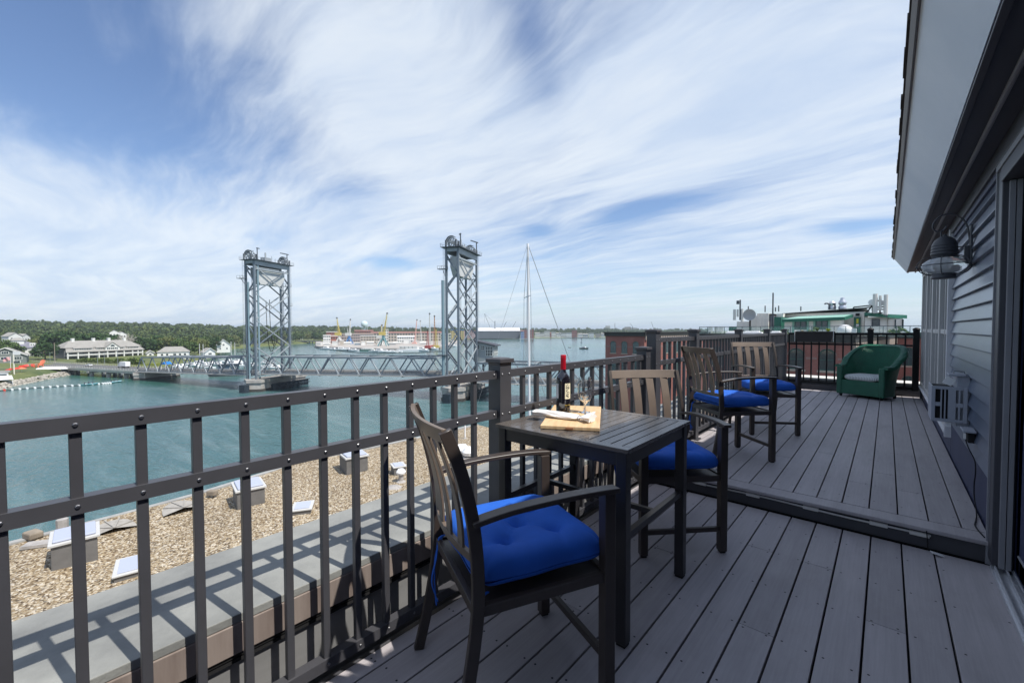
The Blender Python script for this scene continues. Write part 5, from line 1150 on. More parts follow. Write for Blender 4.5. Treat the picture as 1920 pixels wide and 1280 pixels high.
for i, (nc, lv, rad, hg, sz, tp_, z0) in enumerate(((60,24,5.4,11.5,.42,0,.18),(52,22,4.6,12.5,.42,.25,.20),(70,22,6.6,11,.45,0,.15),(46,20,3.0,13,.38,.75,.10))):
    for mi in range(3):
        t = thing('tree', 'x', 'tree', (0,0,-500)); 
        cr = quads_obj('crown', crown_arrays(nc, lv, rad, hg, sz, 90+i, taper=tp_, z0=z0), LM[mi], t)
        tk = MB(); tk.path([(0,0,-1),(.15,.1,hg*.25),(.0,.2,hg*.5),(.1,0,hg*.8)], [.42,.33,.24,.08], 7)
        rr_ = random.Random(i)
        for b_ in range(6): a = b_*1.05+rr_.random(); z_ = hg*(.25+.07*b_); tk.path([(0,.1,z_), (math.cos(a)*rad*.3, math.sin(a)*rad*.3, z_+hg*.10), (math.cos(a)*rad*.65, math.sin(a)*rad*.65, z_+hg*.22)], [.16,.11,.04], 5)
        o = tk.build('trunk', m_bark, None, smooth=True); o.parent = t; protos.append(t)
TS = []   # px, distance, prototype, leaf tone, scale, label
def tree(px, dist, kind, tone, sc, label, dz=0):
    src = protos[kind*3+tone]; p = land_pt(px, dist, dz); c = copy_tree(src, loc=p, rz=random.uniform(0, 6.28), label=label, sc=sc); c.name = 'tree'; c['group'] = 'trees on the left bank'; return c
def yd(px, py, z=LAND): v = gz(px, py, z); return math.hypot(v.x, v.y)
tree(84, yd(84, 677), 2, 0, 1.06, 'large dark round tree standing between the white house and the long inn')
tree(66, 514, 2, 2, 1.12, 'broad pale olive tree behind the white house'); tree(50, 518, 0, 2, .95, 'pale olive tree whose crown shows just left of the broad olive tree')
for i, px in enumerate((-20, -4, 12, 26)): tree(px, 470+i*6, 0, 1, .95+.08*(i%3), ('mid green tree at the far left edge behind the grey gabled house', 'second mid green tree from the left edge', 'mid green tree above the ridge of the grey gabled house', 'mid green tree just left of the pale olive tree')[i])
names = ('dark oak over the left chimney of the inn', 'dark oak left of the inn roof', 'tallest dark oak behind the inn', 'dark oak between the first and second inn chimneys', 'dark oak over the second inn chimney', 'dark oak behind the middle of the inn ridge', 'dark oak over the third inn chimney', 'dark oak left of the bare tree', 'dark oak partly hidden by the bare tree', 'dark oak behind the left end of the inn')
for i, px in enumerate((134, 100, 122, 152, 166, 182, 200, 216, 252, 110)): tree(px, 492+(i*13) % 27, (0,2,0,2,0)[i%5], 0, (1.22,1.15,1.45,1.3,1.2,1.35,1.25,1.2,1.1,1.4)[i]*1.18, names[i])
names = ('dark tree right of the inn', 'mid green tree beside the small shed right of the inn', 'round mid tree above the cream cottage', 'dark tree behind the cream cottage', 'pale tree over the right end of the cream cottage', 'mid green bushy tree right of the cream cottage', 'olive tree above the marina', 'dark conical tree at the marina shore', 'mid green tree above the two pale masts', 'olive tree near the white gabled house', 'dark tree left of the white gabled house', 'tall mid green tree at the end of the point')
for i, (px, dd, kd, tn, sc) in enumerate(((276,486,0,0,1.15),(291,492,2,1,1.1),(312,494,2,2,1.3),(300,500,0,0,1.35),(338,486,0,1,1.2),(352,462,2,1,1.1),(372,490,2,2,1.25),(399,520,3,0,1.1),(384,530,0,1,1.3),(410,570,0,2,1.2),(405,545,1,0,1.2),(422,625,1,1,1.25))): tree(px, dd, kd, tn, sc, names[i])
for i in range(16):
    px = 428+i*11.5; ds = col_profile(px)[0]; tree(px, ds+20+(i*7)%23, (0,2,1)[i%3], (1,2,0,1)[i%4], 1.15+.1*(i%3), '%s waterside tree from the left on the wooded point behind the left lift tower' % ORD[i])['group'] = 'trees along the wooded point'
# leafless tree
bt = thing('bare_tree', 'leafless grey branching tree rising behind the right half of the inn', 'tree', land_pt(238, 486)); bb = MB(); rb = random.Random(5)
def branch(p, d, l, r, lv):
    q = p+d*l; bb.tube(p, q, r, 5, r*.66, cap=False)
    if lv == 0: return
    for _ in range(3 if lv > 1 else 4): branch(q, (d+Vector((rb.uniform(-.7,.7), rb.uniform(-.7,.7), rb.uniform(-.1,.5)))).normalized(), l*rb.uniform(.62,.85), r*.62, lv-1)
for q in range(4): branch(Vector(bt.location)+Vector((q*1.6-2.4, 0, 0)), Vector(((q-1.5)*.16, 0, 1)).normalized(), 5.6, .30, 4)
bb.build('branches', mat('dead_wood', (.42,.39,.34), .9), bt)
for pr_ in protos:
    for ch in list(pr_.children): bpy.data.objects.remove(ch)
    bpy.data.objects.remove(pr_)
# clipped shrubs in front of the inn
m_shr = leafmat('shrub_leaves', (.055,.095,.020), (.150,.190,.045))
sp_ = [crown_arrays(22, 20, 1.7, 2.3, .20, 300+i, z0=.05) for i in range(3)]; first = []
for i, px in enumerate((148,154,160,166,172,178,186,193,200,207,216,224,234,243,250,258)):
    p = land_pt(px, yd(px, 679.5 if px < 235 else 680)); 
    if i < 3: o = quads_obj('shrub', sp_[i], m_shr); first.append(o)
    else: o = first[i % 3].copy(); COL.objects.link(o)
    k_ = 1.0+.35*((i*5) % 4)/3+(.6 if px > 235 else 0); o.location = p; o.scale = (k_*1.25, k_*1.1, k_); tag(o, '%s yellow green shrub from the left in the row before the inn' % ORD[i], 'shrub', 'shrubs in front of the inn')

# ---------------------------------------------------------------- houses
m_wh = mat('white_clapboard', (.72,.72,.69), .6, var=.05, scale=.6); m_win = m_glass; m_grs = mat('grey_roof', (.27,.26,.24), .85, var=.12, scale=.6); m_grd = mat('slate_roof', (.17,.17,.21), .8, var=.12, scale=.6)
m_shg = mat('grey_shingle_wall', (.125,.130,.140), .85, var=.15, scale=.6); m_grn = mat('grey_green_wall', (.17,.19,.18), .8, var=.1)
def house_frame(px, py, ang=0.0, z=LAND, back=0):
    o = gz(px, py, z); x = Vector((o.y, -o.x, 0)).normalized(); x = Matrix.Rotation(ang, 3, 'Z') @ x; y = Vector((-x.y, x.x, 0)); o = o+y*back; return Matrix(((x.x, y.x, 0, o.x), (x.y, y.y, 0, o.y), (0, 0, 1, o.z), (0,0,0,1)))
def addwin(M, par, x, z, w, h, y=-.03, trim=m_wh, grid=1):
    f = MB().box(x-w/2-.18, x+w/2+.18, y-.06, y, z-.15, z+h+.18).move(M).build('window', trim, par); b = MB()
    n = max(1, grid)
    for i in range(n): b.box(x-w/2+i*w/n+.06, x-w/2+(i+1)*w/n-.06, y-.10, y-.065, z+.05, z+h)
    b.move(M).build('pane', m_win, f)
def hip(w, d, z, h, ov=.5, ridge=None):
    r = (w/2-(d/2 if ridge is None else 0)) if ridge is None else ridge/2
    return [(-w/2-ov,-d/2-ov,z),(w/2+ov,-d/2-ov,z),(w/2+ov,d/2+ov,z),(-w/2-ov,d/2+ov,z),(-r,0,z+h),(r,0,z+h)], [(0,1,5,4),(1,2,5),(2,3,4,5),(3,0,4),(3,2,1,0)]
# the long inn
M = house_frame(197, 671, R(27), back=5)
inn = thing('inn', 'long grey shingled inn with white columns, dormers and four white chimneys', 'building', M.translation, 0)
M = M @ Matrix.Diagonal((.84, 1, 1, 1)); W_ = 58; MB().box(-W_/2, W_/2, -5, 9, -1.5, 8.8).move(M).build('wall', m_shg, inn)
v, f = hip(W_, 14.5, 8.8, 5.2, .8); v = [(x, y+2.0, z) for x, y, z in v]
rf = MB().add(v, f).move(M).build('roof', m_grs, inn)
for x in (-19.5, -4.6, 7.2, 19.8): MB().box(x-1.0, x+1.0, .8, 2.4, 11.5, 15.8).box(x-1.15, x+1.15, .65, 2.55, 15.2, 15.5).move(M).build('chimney', m_wh, rf)
MB().add([(-W_/2-1,-9.0,5.9),(W_/2+1,-9.0,5.9),(W_/2-1,-5,8.9),(-W_/2+1,-5,8.9),(-W_/2-1,-9.0,5.5),(W_/2+1,-9.0,5.5)], [(0,1,2,3),(0,4,5,1)]).move(M).build('porch_roof', m_grs, inn)
MB().box(-W_/2, W_/2, -8.2, -5.01, 2.75, 3.05).box(-W_/2, W_/2, -8.25, -8.1, 3.35, 4.0).move(M).build('balcony', m_wh, inn)
for x in (-28.5, -21.5, -14.0, -6.5, 0, 6.5, 13.0, 20, 24.5, 28.5): MB().box(x-.38, x+.38, -8.7, -7.95, -.6, 5.6).move(M).build('column', m_wh, inn)
for x, w, n in ((-25,3,2),(-18,5,4),(-10,4.6,4),(-3.2,4,3),(3.2,4,3),(10,4,3),(16.6,4.4,4),(22.4,3,2),(26.6,2.4,2)):
    for z in (.3, 3.6): addwin(M, inn, x, z, w, 1.7, -5.03, m_shg, n)
for x0, x1 in ((-23.5,-10.5),(-7.5,-1.5),(8.8,14.0),(16.5,26)):
    d_ = MB().extr([(-7.4,6.9),(-7.4,8.5),(-4.9,8.75),(-4.9,6.9)], 'x', x0, x1).move(M).build('dormer', m_wh, rf)
    MB().extr([(-7.9,8.5),(-4.0,9.6),(-4.0,9.35),(-7.9,8.28)], 'x', x0-.4, x1+.4).move(M).build('dormer_roof', m_grs, rf); n = int((x1-x0)/1.3); b = MB()
    for i in range(n): b.box(x0+.5+i*(x1-x0-1)/n, x0+.5+(i+1)*(x1-x0-1)/n-.35, -7.46, -7.41, 7.3, 8.25)
    b.move(M).build('dormer_panes', m_win, d_)
gb_ = MB().extr([(-1.6,6.3),(9.6,6.3),(9.6,8.2),(4.0,12.0),(-1.6,8.2)], 'y', -8.4, -1).move(M).build('gable', m_wh, inn)
MB().extr([(-2.2,8.4),(4.0,12.7),(10.2,8.4),(10.2,8.0),(4.0,12.25),(-2.2,8.0)], 'y', -8.8, -1.5).move(M).build('gable_roof', m_grs, gb_)
b = MB(); [b.box(x, x+1.1, -8.46, -8.41, 7.0, 8.3) for x in (-.4, 1.0, 2.6, 4.0, 5.6, 7.0)]; b.extr([(4+1.7*math.cos(a), 9.1+1.5*math.sin(a)) for a in np.linspace(0, math.pi, 9)], 'y', -8.46, -8.41); b.move(M).build('gable_panes', m_win, gb_)
# lower front service building at the inn's left corner handled by the shingled wall; simple gabled / hipped houses
def simple(name, label, px, py, w, d, h, rh, wallm, roofm, wins, ang=0., hipped=True, back=0, chim=None):
    M = house_frame(px, py, ang, back=back); t = thing(name, label, 'house', M.translation); MB().box(-w/2, w/2, -d/2, d/2, -2, h).move(M).build('wall', wallm, t)
    if hipped: v, f = hip(w, d, h, rh, .6); r_ = MB().add(v, f)
    else: r_ = MB().extr([(-w/2-.7,h-.4),(0,h+rh+.25),(w/2+.7,h-.4),(w/2+.6,h-.7),(0,h+rh-.1),(-w/2-.6,h-.7)], 'y', -d/2-.7, d/2+.7)
    r_ = r_.move(M).build('roof', roofm, t)
    if not hipped: MB().extr([(-w/2,h-.1),(w/2,h-.1),(0,h+rh-.15)], 'y', -d/2, d/2).move(M).build('gable_end', wallm, t); MB().extr([(-w/2-.75,h-.75),(-w/2-.75,h-.35),(0,h+rh+.3),(w/2+.75,h-.35),(w/2+.75,h-.75),(0,h+rh-.15)], 'y', -d/2-.85, -d/2-.71).move(M).build('barge_board', m_wh, r_)
    for x, z, ww, hh, g_ in wins: addwin(M, t, x, z, ww, hh, -d/2-.02, m_wh, g_)
    if chim: MB().box(chim-.6, chim+.6, -.4, .8, h+rh*.4, h+rh+1.4).move(M).build('chimney', m_wh, r_)
    return t, M
t, M = simple('gabled_house', 'grey green gabled house with white trim at the far left edge', 13, 683, 18, 12, 6.2, 4.6, m_grn, m_grs, [(-5.5,.8,1.3,1.7,1),(-3.4,.8,1.3,1.7,1),(0,3.4,3.6,1.5,3),(5.4,3.4,3.2,1.5,3),(-6,3.4,2.4,1.5,2),(0,7.0,3.0,1.5,3),(5,.8,2.4,1.6,2)], R(-6), False)
t, M = simple('white_house', 'tall white house with slate hipped roofs behind the grey gabled house', 40, 673, 20, 14, 8.5, 4.8, m_wh, m_grd, [(-6,1,2,1.6,2),(-2,1,2,1.6,2),(5,1,2.6,1.6,3),(-5,4.3,3.2,1.5,4),(.5,4.3,3.6,1.5,5),(6,4.3,2.6,1.5,3),(-4,6.8,3,1.2,4),(2,6.8,3,1.2,4)], R(-8), True, back=5)
MB().box(-6.5, 1.5, -3, 3, 10.8, 14.2).move(M).build('cupola', m_wh, t); v, f = hip(8, 6, 14.2, 2.0, .5, 3); MB().add([(x-2.5, y, z) for x, y, z in v], f).move(M).build('cupola_roof', m_grs, t)
q = MB().box(4.5, 7.5, -5.5, -1, 9.2, 12.2).move(M).build('dormer', m_wh, t); MB().box(5.1, 5.7, -5.56, -5.51, 10.4, 11.4).box(6.2, 6.8, -5.56, -5.51, 10.4, 11.4).move(M).build('dormer_panes', m_win, q)
simple('cottage', 'long cream cottage with a grey roof right of the inn', 325, 669.5, 20, 9, 4.3, 4.2, m_wh, m_grs, [(-7,1.5,1.4,1.5,1),(-3.8,1.5,1.4,1.5,1),(1,1.5,1.8,1.5,2),(4.4,1.5,1.4,1.5,1),(7.6,1.5,1.4,1.5,1)], R(-6), True, back=4)
simple('shed', 'tiny white shed between the inn and the cream cottage', 281, 668, 4.6, 4, 3.2, 1.8, m_wh, m_grs, [(0,1.0,1.6,1.3,1)], R(10), False)
simple('gabled_house', 'white steep gabled house among the trees above the marina', 418, 657, 12, 9, 6.5, 5.4, m_wh, m_grs, [(-3,1.5,1.4,1.6,1),(3,1.5,1.4,1.6,1),(0,5.4,1.6,1.6,2)], R(8), False)
simple('gabled_house', 'small white roofed boat house just right of the two pale masts', 390, 667, 8, 7, 3.6, 3.0, m_wh, m_grs, [(0,1.2,2.4,1.4,2)], R(24), False)
for i, (px, py, dist, lb_) in enumerate(((214, 622, 640, 'pale house roof showing through the trees left of the bare tree'), (226, 625, 660, 'small white gable in the trees beside the bare tree'), (22, 628, 560, 'white gable half hidden in trees at the left edge'), (40, 630, 600, 'white dormer in the trees left of the olive tree'), (500, 628, 1000, 'white house in the trees seen through the left lift tower'), (552, 629, 1050, 'pale house on the wooded slope right of the left lift tower'), (564, 631, 1000, 'small white shoreline house right of the left lift tower'), (508, 632, 930, 'shoreline house low between the legs of the left lift tower'))):
    o = gd(px, py, dist); Mq = house_frame(px, 660, R(i*17)); Mq.translation = Vector((o.x, o.y, o.z-6)); t = thing('hillside_house', lb_, 'house', Mq.translation); w = 9
    MB().box(-w/2, w/2, -3.5, 3.5, -8, 5).extr([(-w/2,5.001),(w/2,5.001),(0,8)], 'y', -3.5, 3.5).move(Mq).build('wall', m_wh, t); MB().extr([(-w/2-.5,4.9),(0,8.3),(w/2+.5,4.9),(0,8.05)], 'y', -3.9, 3.9).move(Mq).build('roof', m_grs, t)
    [MB().box(x-.6, x+.6, -3.56, -3.51, 2, 3.6).move(Mq).build('window', m_win, t) for x in (-2.5, 0, 2.5)]
# waterfront building with deck, flag and post sign at the far left edge
M = house_frame(-8, 716, R(3), z=ZW+2.2, back=5); t = thing('waterfront_shack', 'flat roofed grey and white waterfront building at the left edge of the picture', 'building', M.translation)
MB().box(-16, 4, -3, 2.5, -2, 4.2).move(M).build('wall', m_wh, t); MB().box(-17, 4.6, -3.6, 3, 4.201, 4.6).move(M).build('roof', m_grs, t); MB().box(-16, 4.2, -3.4, -3.2, 5.6, 5.75).box(-16, 4.2, -3.4, -3.2, 5.1, 5.2).move(M).build('roof_rail', m_std, t)
for x in (-2.5, 2.2): MB().box(x-1.3, x+1.3, -3.06, -3.01, 1.1, 3.2).move(M).build('window', m_win, t)
MB().add([(-16,-10,1.2),(5,-10,1.2),(5,-3.1,2.6),(-16,-3.1,2.6),(-16,-10,1.1),(5,-10,1.1),(5,-3.1,2.5),(-16,-3.1,2.5)], [(0,1,2,3),(7,6,5,4),(0,4,5,1),(1,5,6,2),(2,6,7,3),(3,7,4,0)]).move(M).build('awning', m_white, t)
MB().bar((4.8,-9.8,-1.5),(4.8,-9.8,1.1),.14).bar((0,-9.8,-1.5),(0,-9.8,1.1),.14).move(M).build('awning_posts', m_white, t)
def pole_at(px, pyb, h, z=LAND): o = gz(px, pyb, z); return o, o+Vector((0,0,h))
o, tp2 = pole_at(27, 707, 11.5, ZW+2.5); sg = thing('sign_post', 'tall cream post with a blank white sign board near the red chairs', 'sign', o); MB().bar(o, tp2, .42).build('post', mat('cream_paint', (.66,.64,.55), .6), sg)
x_ = Vector((RT.x, RT.y, 0)).normalized(); MB().bar(tp2+x_*-.3+Vector((0,0,.6)), tp2+x_*3.3+Vector((0,0,.6)), .2, 1.7).build('sign_board', m_white, sg); MB().bar(o+x_*.2+Vector((0,0,7.6)), o+x_*1.6+Vector((0,0,7.6)), .4, .9).build('lamp_box', m_std, sg)
o, tp2 = pole_at(20, 690, 6.2, ZW+6.5); fl = thing('flag', 'drooping striped national flag on a pole over the waterfront building', 'flag', o); MB().tube(o, tp2, .09, 6).build('flag_pole', m_white, fl)
fm_ = bpy.data.materials.new('flag_cloth'); fm_.use_nodes = True; k = NG(fm_.node_tree); b0 = fm_.node_tree.nodes['Principled BSDF']; b0.inputs['Roughness'].default_value = .8
s3 = k.n('ShaderNodeSeparateXYZ'); k.link(k.n('ShaderNodeTexCoord').outputs['Generated'], s3.inputs[0])
stp = k.ramp(k.m('FRACT', k.m('MULTIPLY', s3.outputs[2], 6.5)), [(0, (.50,.03,.04)), (.5, (.66,.62,.60))], 'CONSTANT')
can = k.m('MULTIPLY', k.m('LESS_THAN', s3.outputs[0], .42), k.m('GREATER_THAN', s3.outputs[2], .55)); k.link(k.mix(can, stp, (.03,.04,.20)), b0.inputs['Base Color'])
v = []; n = 12
for i in range(n+1):
    for j in range(7): s_ = i/n; q_ = tp2 - x_*3.6*s_ + Vector((0,0,-.1-2.0*j/6-1.0*s_)) + Vector((-x_.y, x_.x, 0))*.25*math.sin(s_*9+j*.5); v.append(q_)
MB().add(v, [(i*7+j, i*7+j+1, i*7+j+8, i*7+j+7) for i in range(n) for j in range(6)]).build('flag_cloth', fm_, fl, fix=False)
# lawn chairs, picnic things
m_red = mat('red_paint', (.62,.045,.025), .5); m_org = mat('coral_paint', (.72,.20,.10), .5)
def lawn_chair(label, px, py, k_, m, rz, grp='red lawn chairs on the left bank'):
    t = thing('lawn_chair', label, 'chair', (0,0,0), 0, grp)
    b = MB(); [b.bar((x,-.32,.36),(x,.30,.26),.11,.03) for x in (-.24,-.12,0,.12,.24)]; b.build('seat', m, t); b = MB(); [b.bar((x,.26,.26),(x*1.25,.62,1.0+.06*(2-abs(x)*8)),.11,.03) for x in (-.24,-.12,0,.12,.24)]; b.build('backrest', m, t)
    for s in (-1, 1): MB().bar((s*.36,-.42,.56),(s*.36,.42,.56),.14,.03).build('arm', m, t); MB().bar((s*.32,-.34,0),(s*.32,-.34,.545),.05,.12).build('leg', m, t); MB().bar((s*.32,.30,.0),(s*.32,.30,.545),.05,.10).build('leg', m, t)
    d_ = gz(px, py, ZW+2.6); t.location = (d_.x, d_.y, ground_at(px, math.hypot(d_.x, d_.y))); t.rotation_euler = (0,0,rz); t.scale = (k_,)*3; return t
c0 = lawn_chair('giant coral red lawn chair, by far the tallest on the left bank', 73, 694, 4.0, m_org, R(40))
c1 = lawn_chair('red lawn chair leftmost in the row on the grass bank', 36, 697, 1.7, m_red, R(60))
for i, px in enumerate((40, 44, 48, 52, 62, 66)):
    d_ = gz(px, 696.5-i*.7, ZW+2.6); copy_tree(c1, loc=(d_.x, d_.y, ground_at(px, math.hypot(d_.x, d_.y))), rz=R(50+i*17), label=('red lawn chair second from the left in the bank row', 'red lawn chair third from the left in the bank row', 'red lawn chair fourth from the left in the bank row', 'red lawn chair at the right end of the bank row', 'red lawn chair just left of the giant coral chair', 'red lawn chair at the feet of the giant coral chair')[i], sc=1.7)
for i, (px, py, m_, lb_) in enumerate(((20, 707, m_red, 'dark red market umbrella beside the awning'), (32, 705, m_red, 'red and white umbrella right of the cream post'), (41, 704.5, m_org, 'faded coral umbrella at the right end of the terrace'))):
    d_ = gz(px, py, ZW+2.2); d_.z = ground_at(px, math.hypot(d_.x, d_.y)); t = thing('terrace_umbrella', lb_, 'umbrella', d_, 0, 'closed and open umbrellas on the shore terrace'); MB().tube(d_, d_+Vector((0,0,2.6)), .05, 6).build('pole', m_white, t)
    MB().lathe([(1.9,1.9),(.9,2.35),(.05,2.65)], d_, 8, capb=True).build('canopy', m_, t)
M = house_frame(103, 699, R(-4), z=ZW+1.7, back=3); t = thing('white_tent', 'long white tent canopy on the point under the end of the approach bridge', 'tent', M.translation)
MB().add([(-7.5,-2.5,2.4),(7.5,-2.5,1.9),(7.5,3,2.3),(-7.5,3,2.8),(-4,.2,3.6),(5,.2,3.0)], [(0,1,5,4),(1,2,5),(2,3,4,5),(3,0,4),(3,2,1,0)]).move(M).build('canopy', m_white, t); b = MB(); [b.bar((x,y,-2),(x,y,2.3),.12) for x in (-7,-2.5,2.5,7) for y in (-2.2,2.7)]; b.move(M).build('posts', m_std, t)
# street lamps and poles
def lamp(px, pyb, pyt, label, z=LAND+.3, arm=1.6, r=.10, grp='street lamps on the shore road and bridge'):
    o = gz(px, pyb, z); dd = (o-EYE).dot(FW); h = (pyb-pyt)/FPX*dd; t = thing('street_lamp', label, 'street lamp', o, 0, grp); MB().tube(o, o+Vector((0,0,h)), r, 6, r*.7).build('pole', m_stl, t)
    MB().bar(o+Vector((0,0,h)), o+Vector((0,0,h+.15))+x_*arm, .10).bar(o+Vector((0,0,h+.12))+x_*arm*.7, o+Vector((0,0,h+.12))+x_*(arm+.5), .3, .16).build('lamp_head', m_stl, t)
lamp(94, 681, 661, 'short street lamp in front of the dark round tree'); lamp(183, 684, 662, 'street lamp on the approach bridge left of the middle of the inn', PBz); lamp(196, 684, 661, 'street lamp on the approach bridge in front of the inn entrance', PBz); lamp(221, 683, 651, 'tallest lamp pole in front of the right half of the inn', PBz, 1.2)
for px, pyb, pyt, lb_ in ((103, 680, 642, 'wooden utility pole left of the inn'), (55, 668, 634, 'grey utility pole behind the white house')):
    o = gz(px, pyb, LAND+.3); h = (pyb-pyt)/FPX*(o-EYE).dot(FW); t = thing('utility_pole', lb_, 'utility pole', o); MB().tube(o, o+Vector((0,0,h)), .22, 7, .15).build('pole', mat('pole_wood', (.30,.25,.20), .9), t); MB().bar(o+x_*-1.3+Vector((0,0,h-.9)), o+x_*1.3+Vector((0,0,h-.9)), .14).build('crossarm', m_bark, t)
o = gz(78, 676, LAND+.3); t = thing('road_sign', 'white diamond road sign under the dark round tree', 'sign', o); MB().bar(o, o+Vector((0,0,2.2)), .1).build('post', m_std, t); MB().extr([(0,1.6),(.9,2.5),(0,3.4),(-.9,2.5)], 'y', -.03, .03).move(Matrix.Translation(o)).build('sign_plate', m_white, t)
car(gz(60, 676.5, LAND+.3)+Vector((0,0,.1)), x_, mat('silver_paint', (.42,.42,.44), .3, metal=.5), 'silver car parked left of the dark round tree', '', 'cars parked by the shore road')
for px, lb_, c_ in ((70, 'black car parked under the dark round tree', (.02,.02,.025)), (90, 'dark grey car parked right of the diamond sign', (.08,.08,.09)), (99, 'dark green car parked beside the wooden utility pole', (.02,.05,.03))): car(gz(px, 676.5, LAND+.3)+Vector((0,0,.1)), x_, mat('paint_'+str(px), c_, .3), lb_, '', 'cars parked by the shore road')
# marina behind the left truss
def boat(label, o, L, hd, grp, m=None, cabin=True, mast=0):
    t = thing('motor_boat', label, 'boat', o, hd, grp); hv = []; hf = []; n = 8
    for i in range(n+1):
        s = i/n; w = L*.16*(1 if s < .55 else max(.03, 1-((s-.55)/.45)**1.8)); x = -L/2+L*s; zt = L*.11+L*.05*s*s
        for kk, z_ in ((.45,-.3),(.9,zt*.5),(1,zt)): hv += [(x,-w*kk,z_),(x,w*kk,z_)]
    for i in range(n):
        a, b_ = i*6, i*6+6
        for j in (0,2): hf += [(a+j,a+j+2,b_+j+2,b_+j),(a+j+1,b_+j+1,b_+j+3,a+j+3)]
        hf.append((a+4,a+5,b_+5,b_+4))
    hf += [(0,1,3,2),(2,3,5,4)]; h = MB().add(hv, hf).build('hull', m or m_paintw, None, smooth=True); h.parent = t
    if cabin:
        c = MB().extr([(-L*.22,L*.11),(L*.22,L*.13),(L*.12,L*.24),(-L*.20,L*.25)], 'y', -L*.10, L*.10).build('cabin', m_paintw, None); c.parent = t
        w_ = MB().box(-L*.16, L*.10, -L*.103, -L*.101, L*.17, L*.215).box(-L*.16, L*.10, L*.101, L*.103, L*.17, L*.215).build('cabin_windows', m_glass, None); w_.parent = c
    if mast: m__ = MB().tube((0,0,L*.1),(0,0,mast), .13, 6).tube((0,0,L*.22),(-L*.38,0,L*.2), .12, 6).build('mast', m_white, None); m__.parent = t
    return t
b0 = boat('white cabin boat moored at the marina behind the left truss', gz(330, 690, ZW), 11, R(200), 'boats in the marina')
def mlab(px, py, seen={}):
    if px < 478: s = 'behind the %s truss panel from shore' % ORD[min(8, int((px-262)/24))]
    else: s = 'just right of the left lift tower'
    row = 'nearer' if py > 687 else ('farther' if py < 684.5 else 'middle'); t_ = 'white cabin boat, %s row, %s' % (row, s)
    seen[t_] = seen.get(t_, 0)+1; return t_ if seen[t_] == 1 else t_.replace('white cabin', ('second white cabin', 'third white cabin', 'fourth white cabin', 'fifth white cabin')[seen[t_]-2])
b0['label'] = mlab(330, 690)
k_ = 0
for px, py in ((342,688),(352,685.5),(362,687),(372,684),(384,686),(396,683),(408,685),(437,684),(450,687),(463,683),(446,680),(470,689),(496,690),(509,688),(516,692),(426,681),(346,692),(388,691),(500,683)):
    copy_tree(b0, loc=gz(px, py, ZW), rz=R(190+(k_*37) % 60), sc=.8+.13*(k_ % 4), label=mlab(px, py)); k_ += 1
for px, py, yt_, lb_ in ((375, 684, 644, 'sailing boat under the left of the two pale marina masts'), (381.5, 685, 645, 'sailing boat under the right of the two pale marina masts'), (434, 684, 640, 'sailing boat with a pale mast well left of the left lift tower'), (441, 683, 642, 'sailing boat with a pale mast nearest the left lift tower')):
    o = gz(px, py, ZW); h = (py-yt_)/FPX*(o-EYE).dot(FW); boat(lb_, o, 10, R(215), 'masted boats in the marina', cabin=True, mast=h)
dk = thing('marina_dock', 'long pale floating dock with finger piers behind the left truss', 'dock', gz(390, 694, ZW)); a, b_ = gz(318, 697, ZW+.5), gz(520, 696, ZW+.5)
q = MB().bar(a, b_, 2.6, .6)
for s in np.linspace(.04, .96, 12): c = a.lerp(b_, s); q.bar(c, c+Vector((-x_.y, x_.x, 0))*11, 1.2, .5)
q.build('dock_planks', mat('dock_planks', (.50,.46,.40), .85, var=.15, scale=.5), dk); b = MB(); [b.tube(a.lerp(b_, s)+Vector((0,0,-1)), a.lerp(b_, s)+Vector((0,0,3.2)), .22, 7) for s in np.linspace(0, 1, 14)]; b.build('mooring_piles', m_bark, dk)
M = house_frame(429, 700, R(-8), z=ZW+1.2); t = thing('dock_house', 'small blue grey house floating on a dark barge under the left truss', 'house boat', M.translation)
MB().extr([(-9,-1),(9,-1),(11,1.0),(-9.5,1.0)], 'y', -3, 3).move(M).build('barge_hull', m_fend, t); MB().box(-4.5, 4.6, -2.2, 2.2, 1.001, 5.0).move(M).build('wall', mat('blue_grey_wall', (.10,.15,.21), .7), t); MB().box(-5.6, 5.8, -3, 3, 5.001, 5.5).move(M).build('roof', m_std, t)
MB().box(.8, 4.0, -2.26, -2.21, 1.8, 4.3).move(M).build('window', m_wh, t); MB().box(1.1, 3.7, -2.32, -2.27, 2.1, 4.0).move(M).build('pane', m_glass, t)
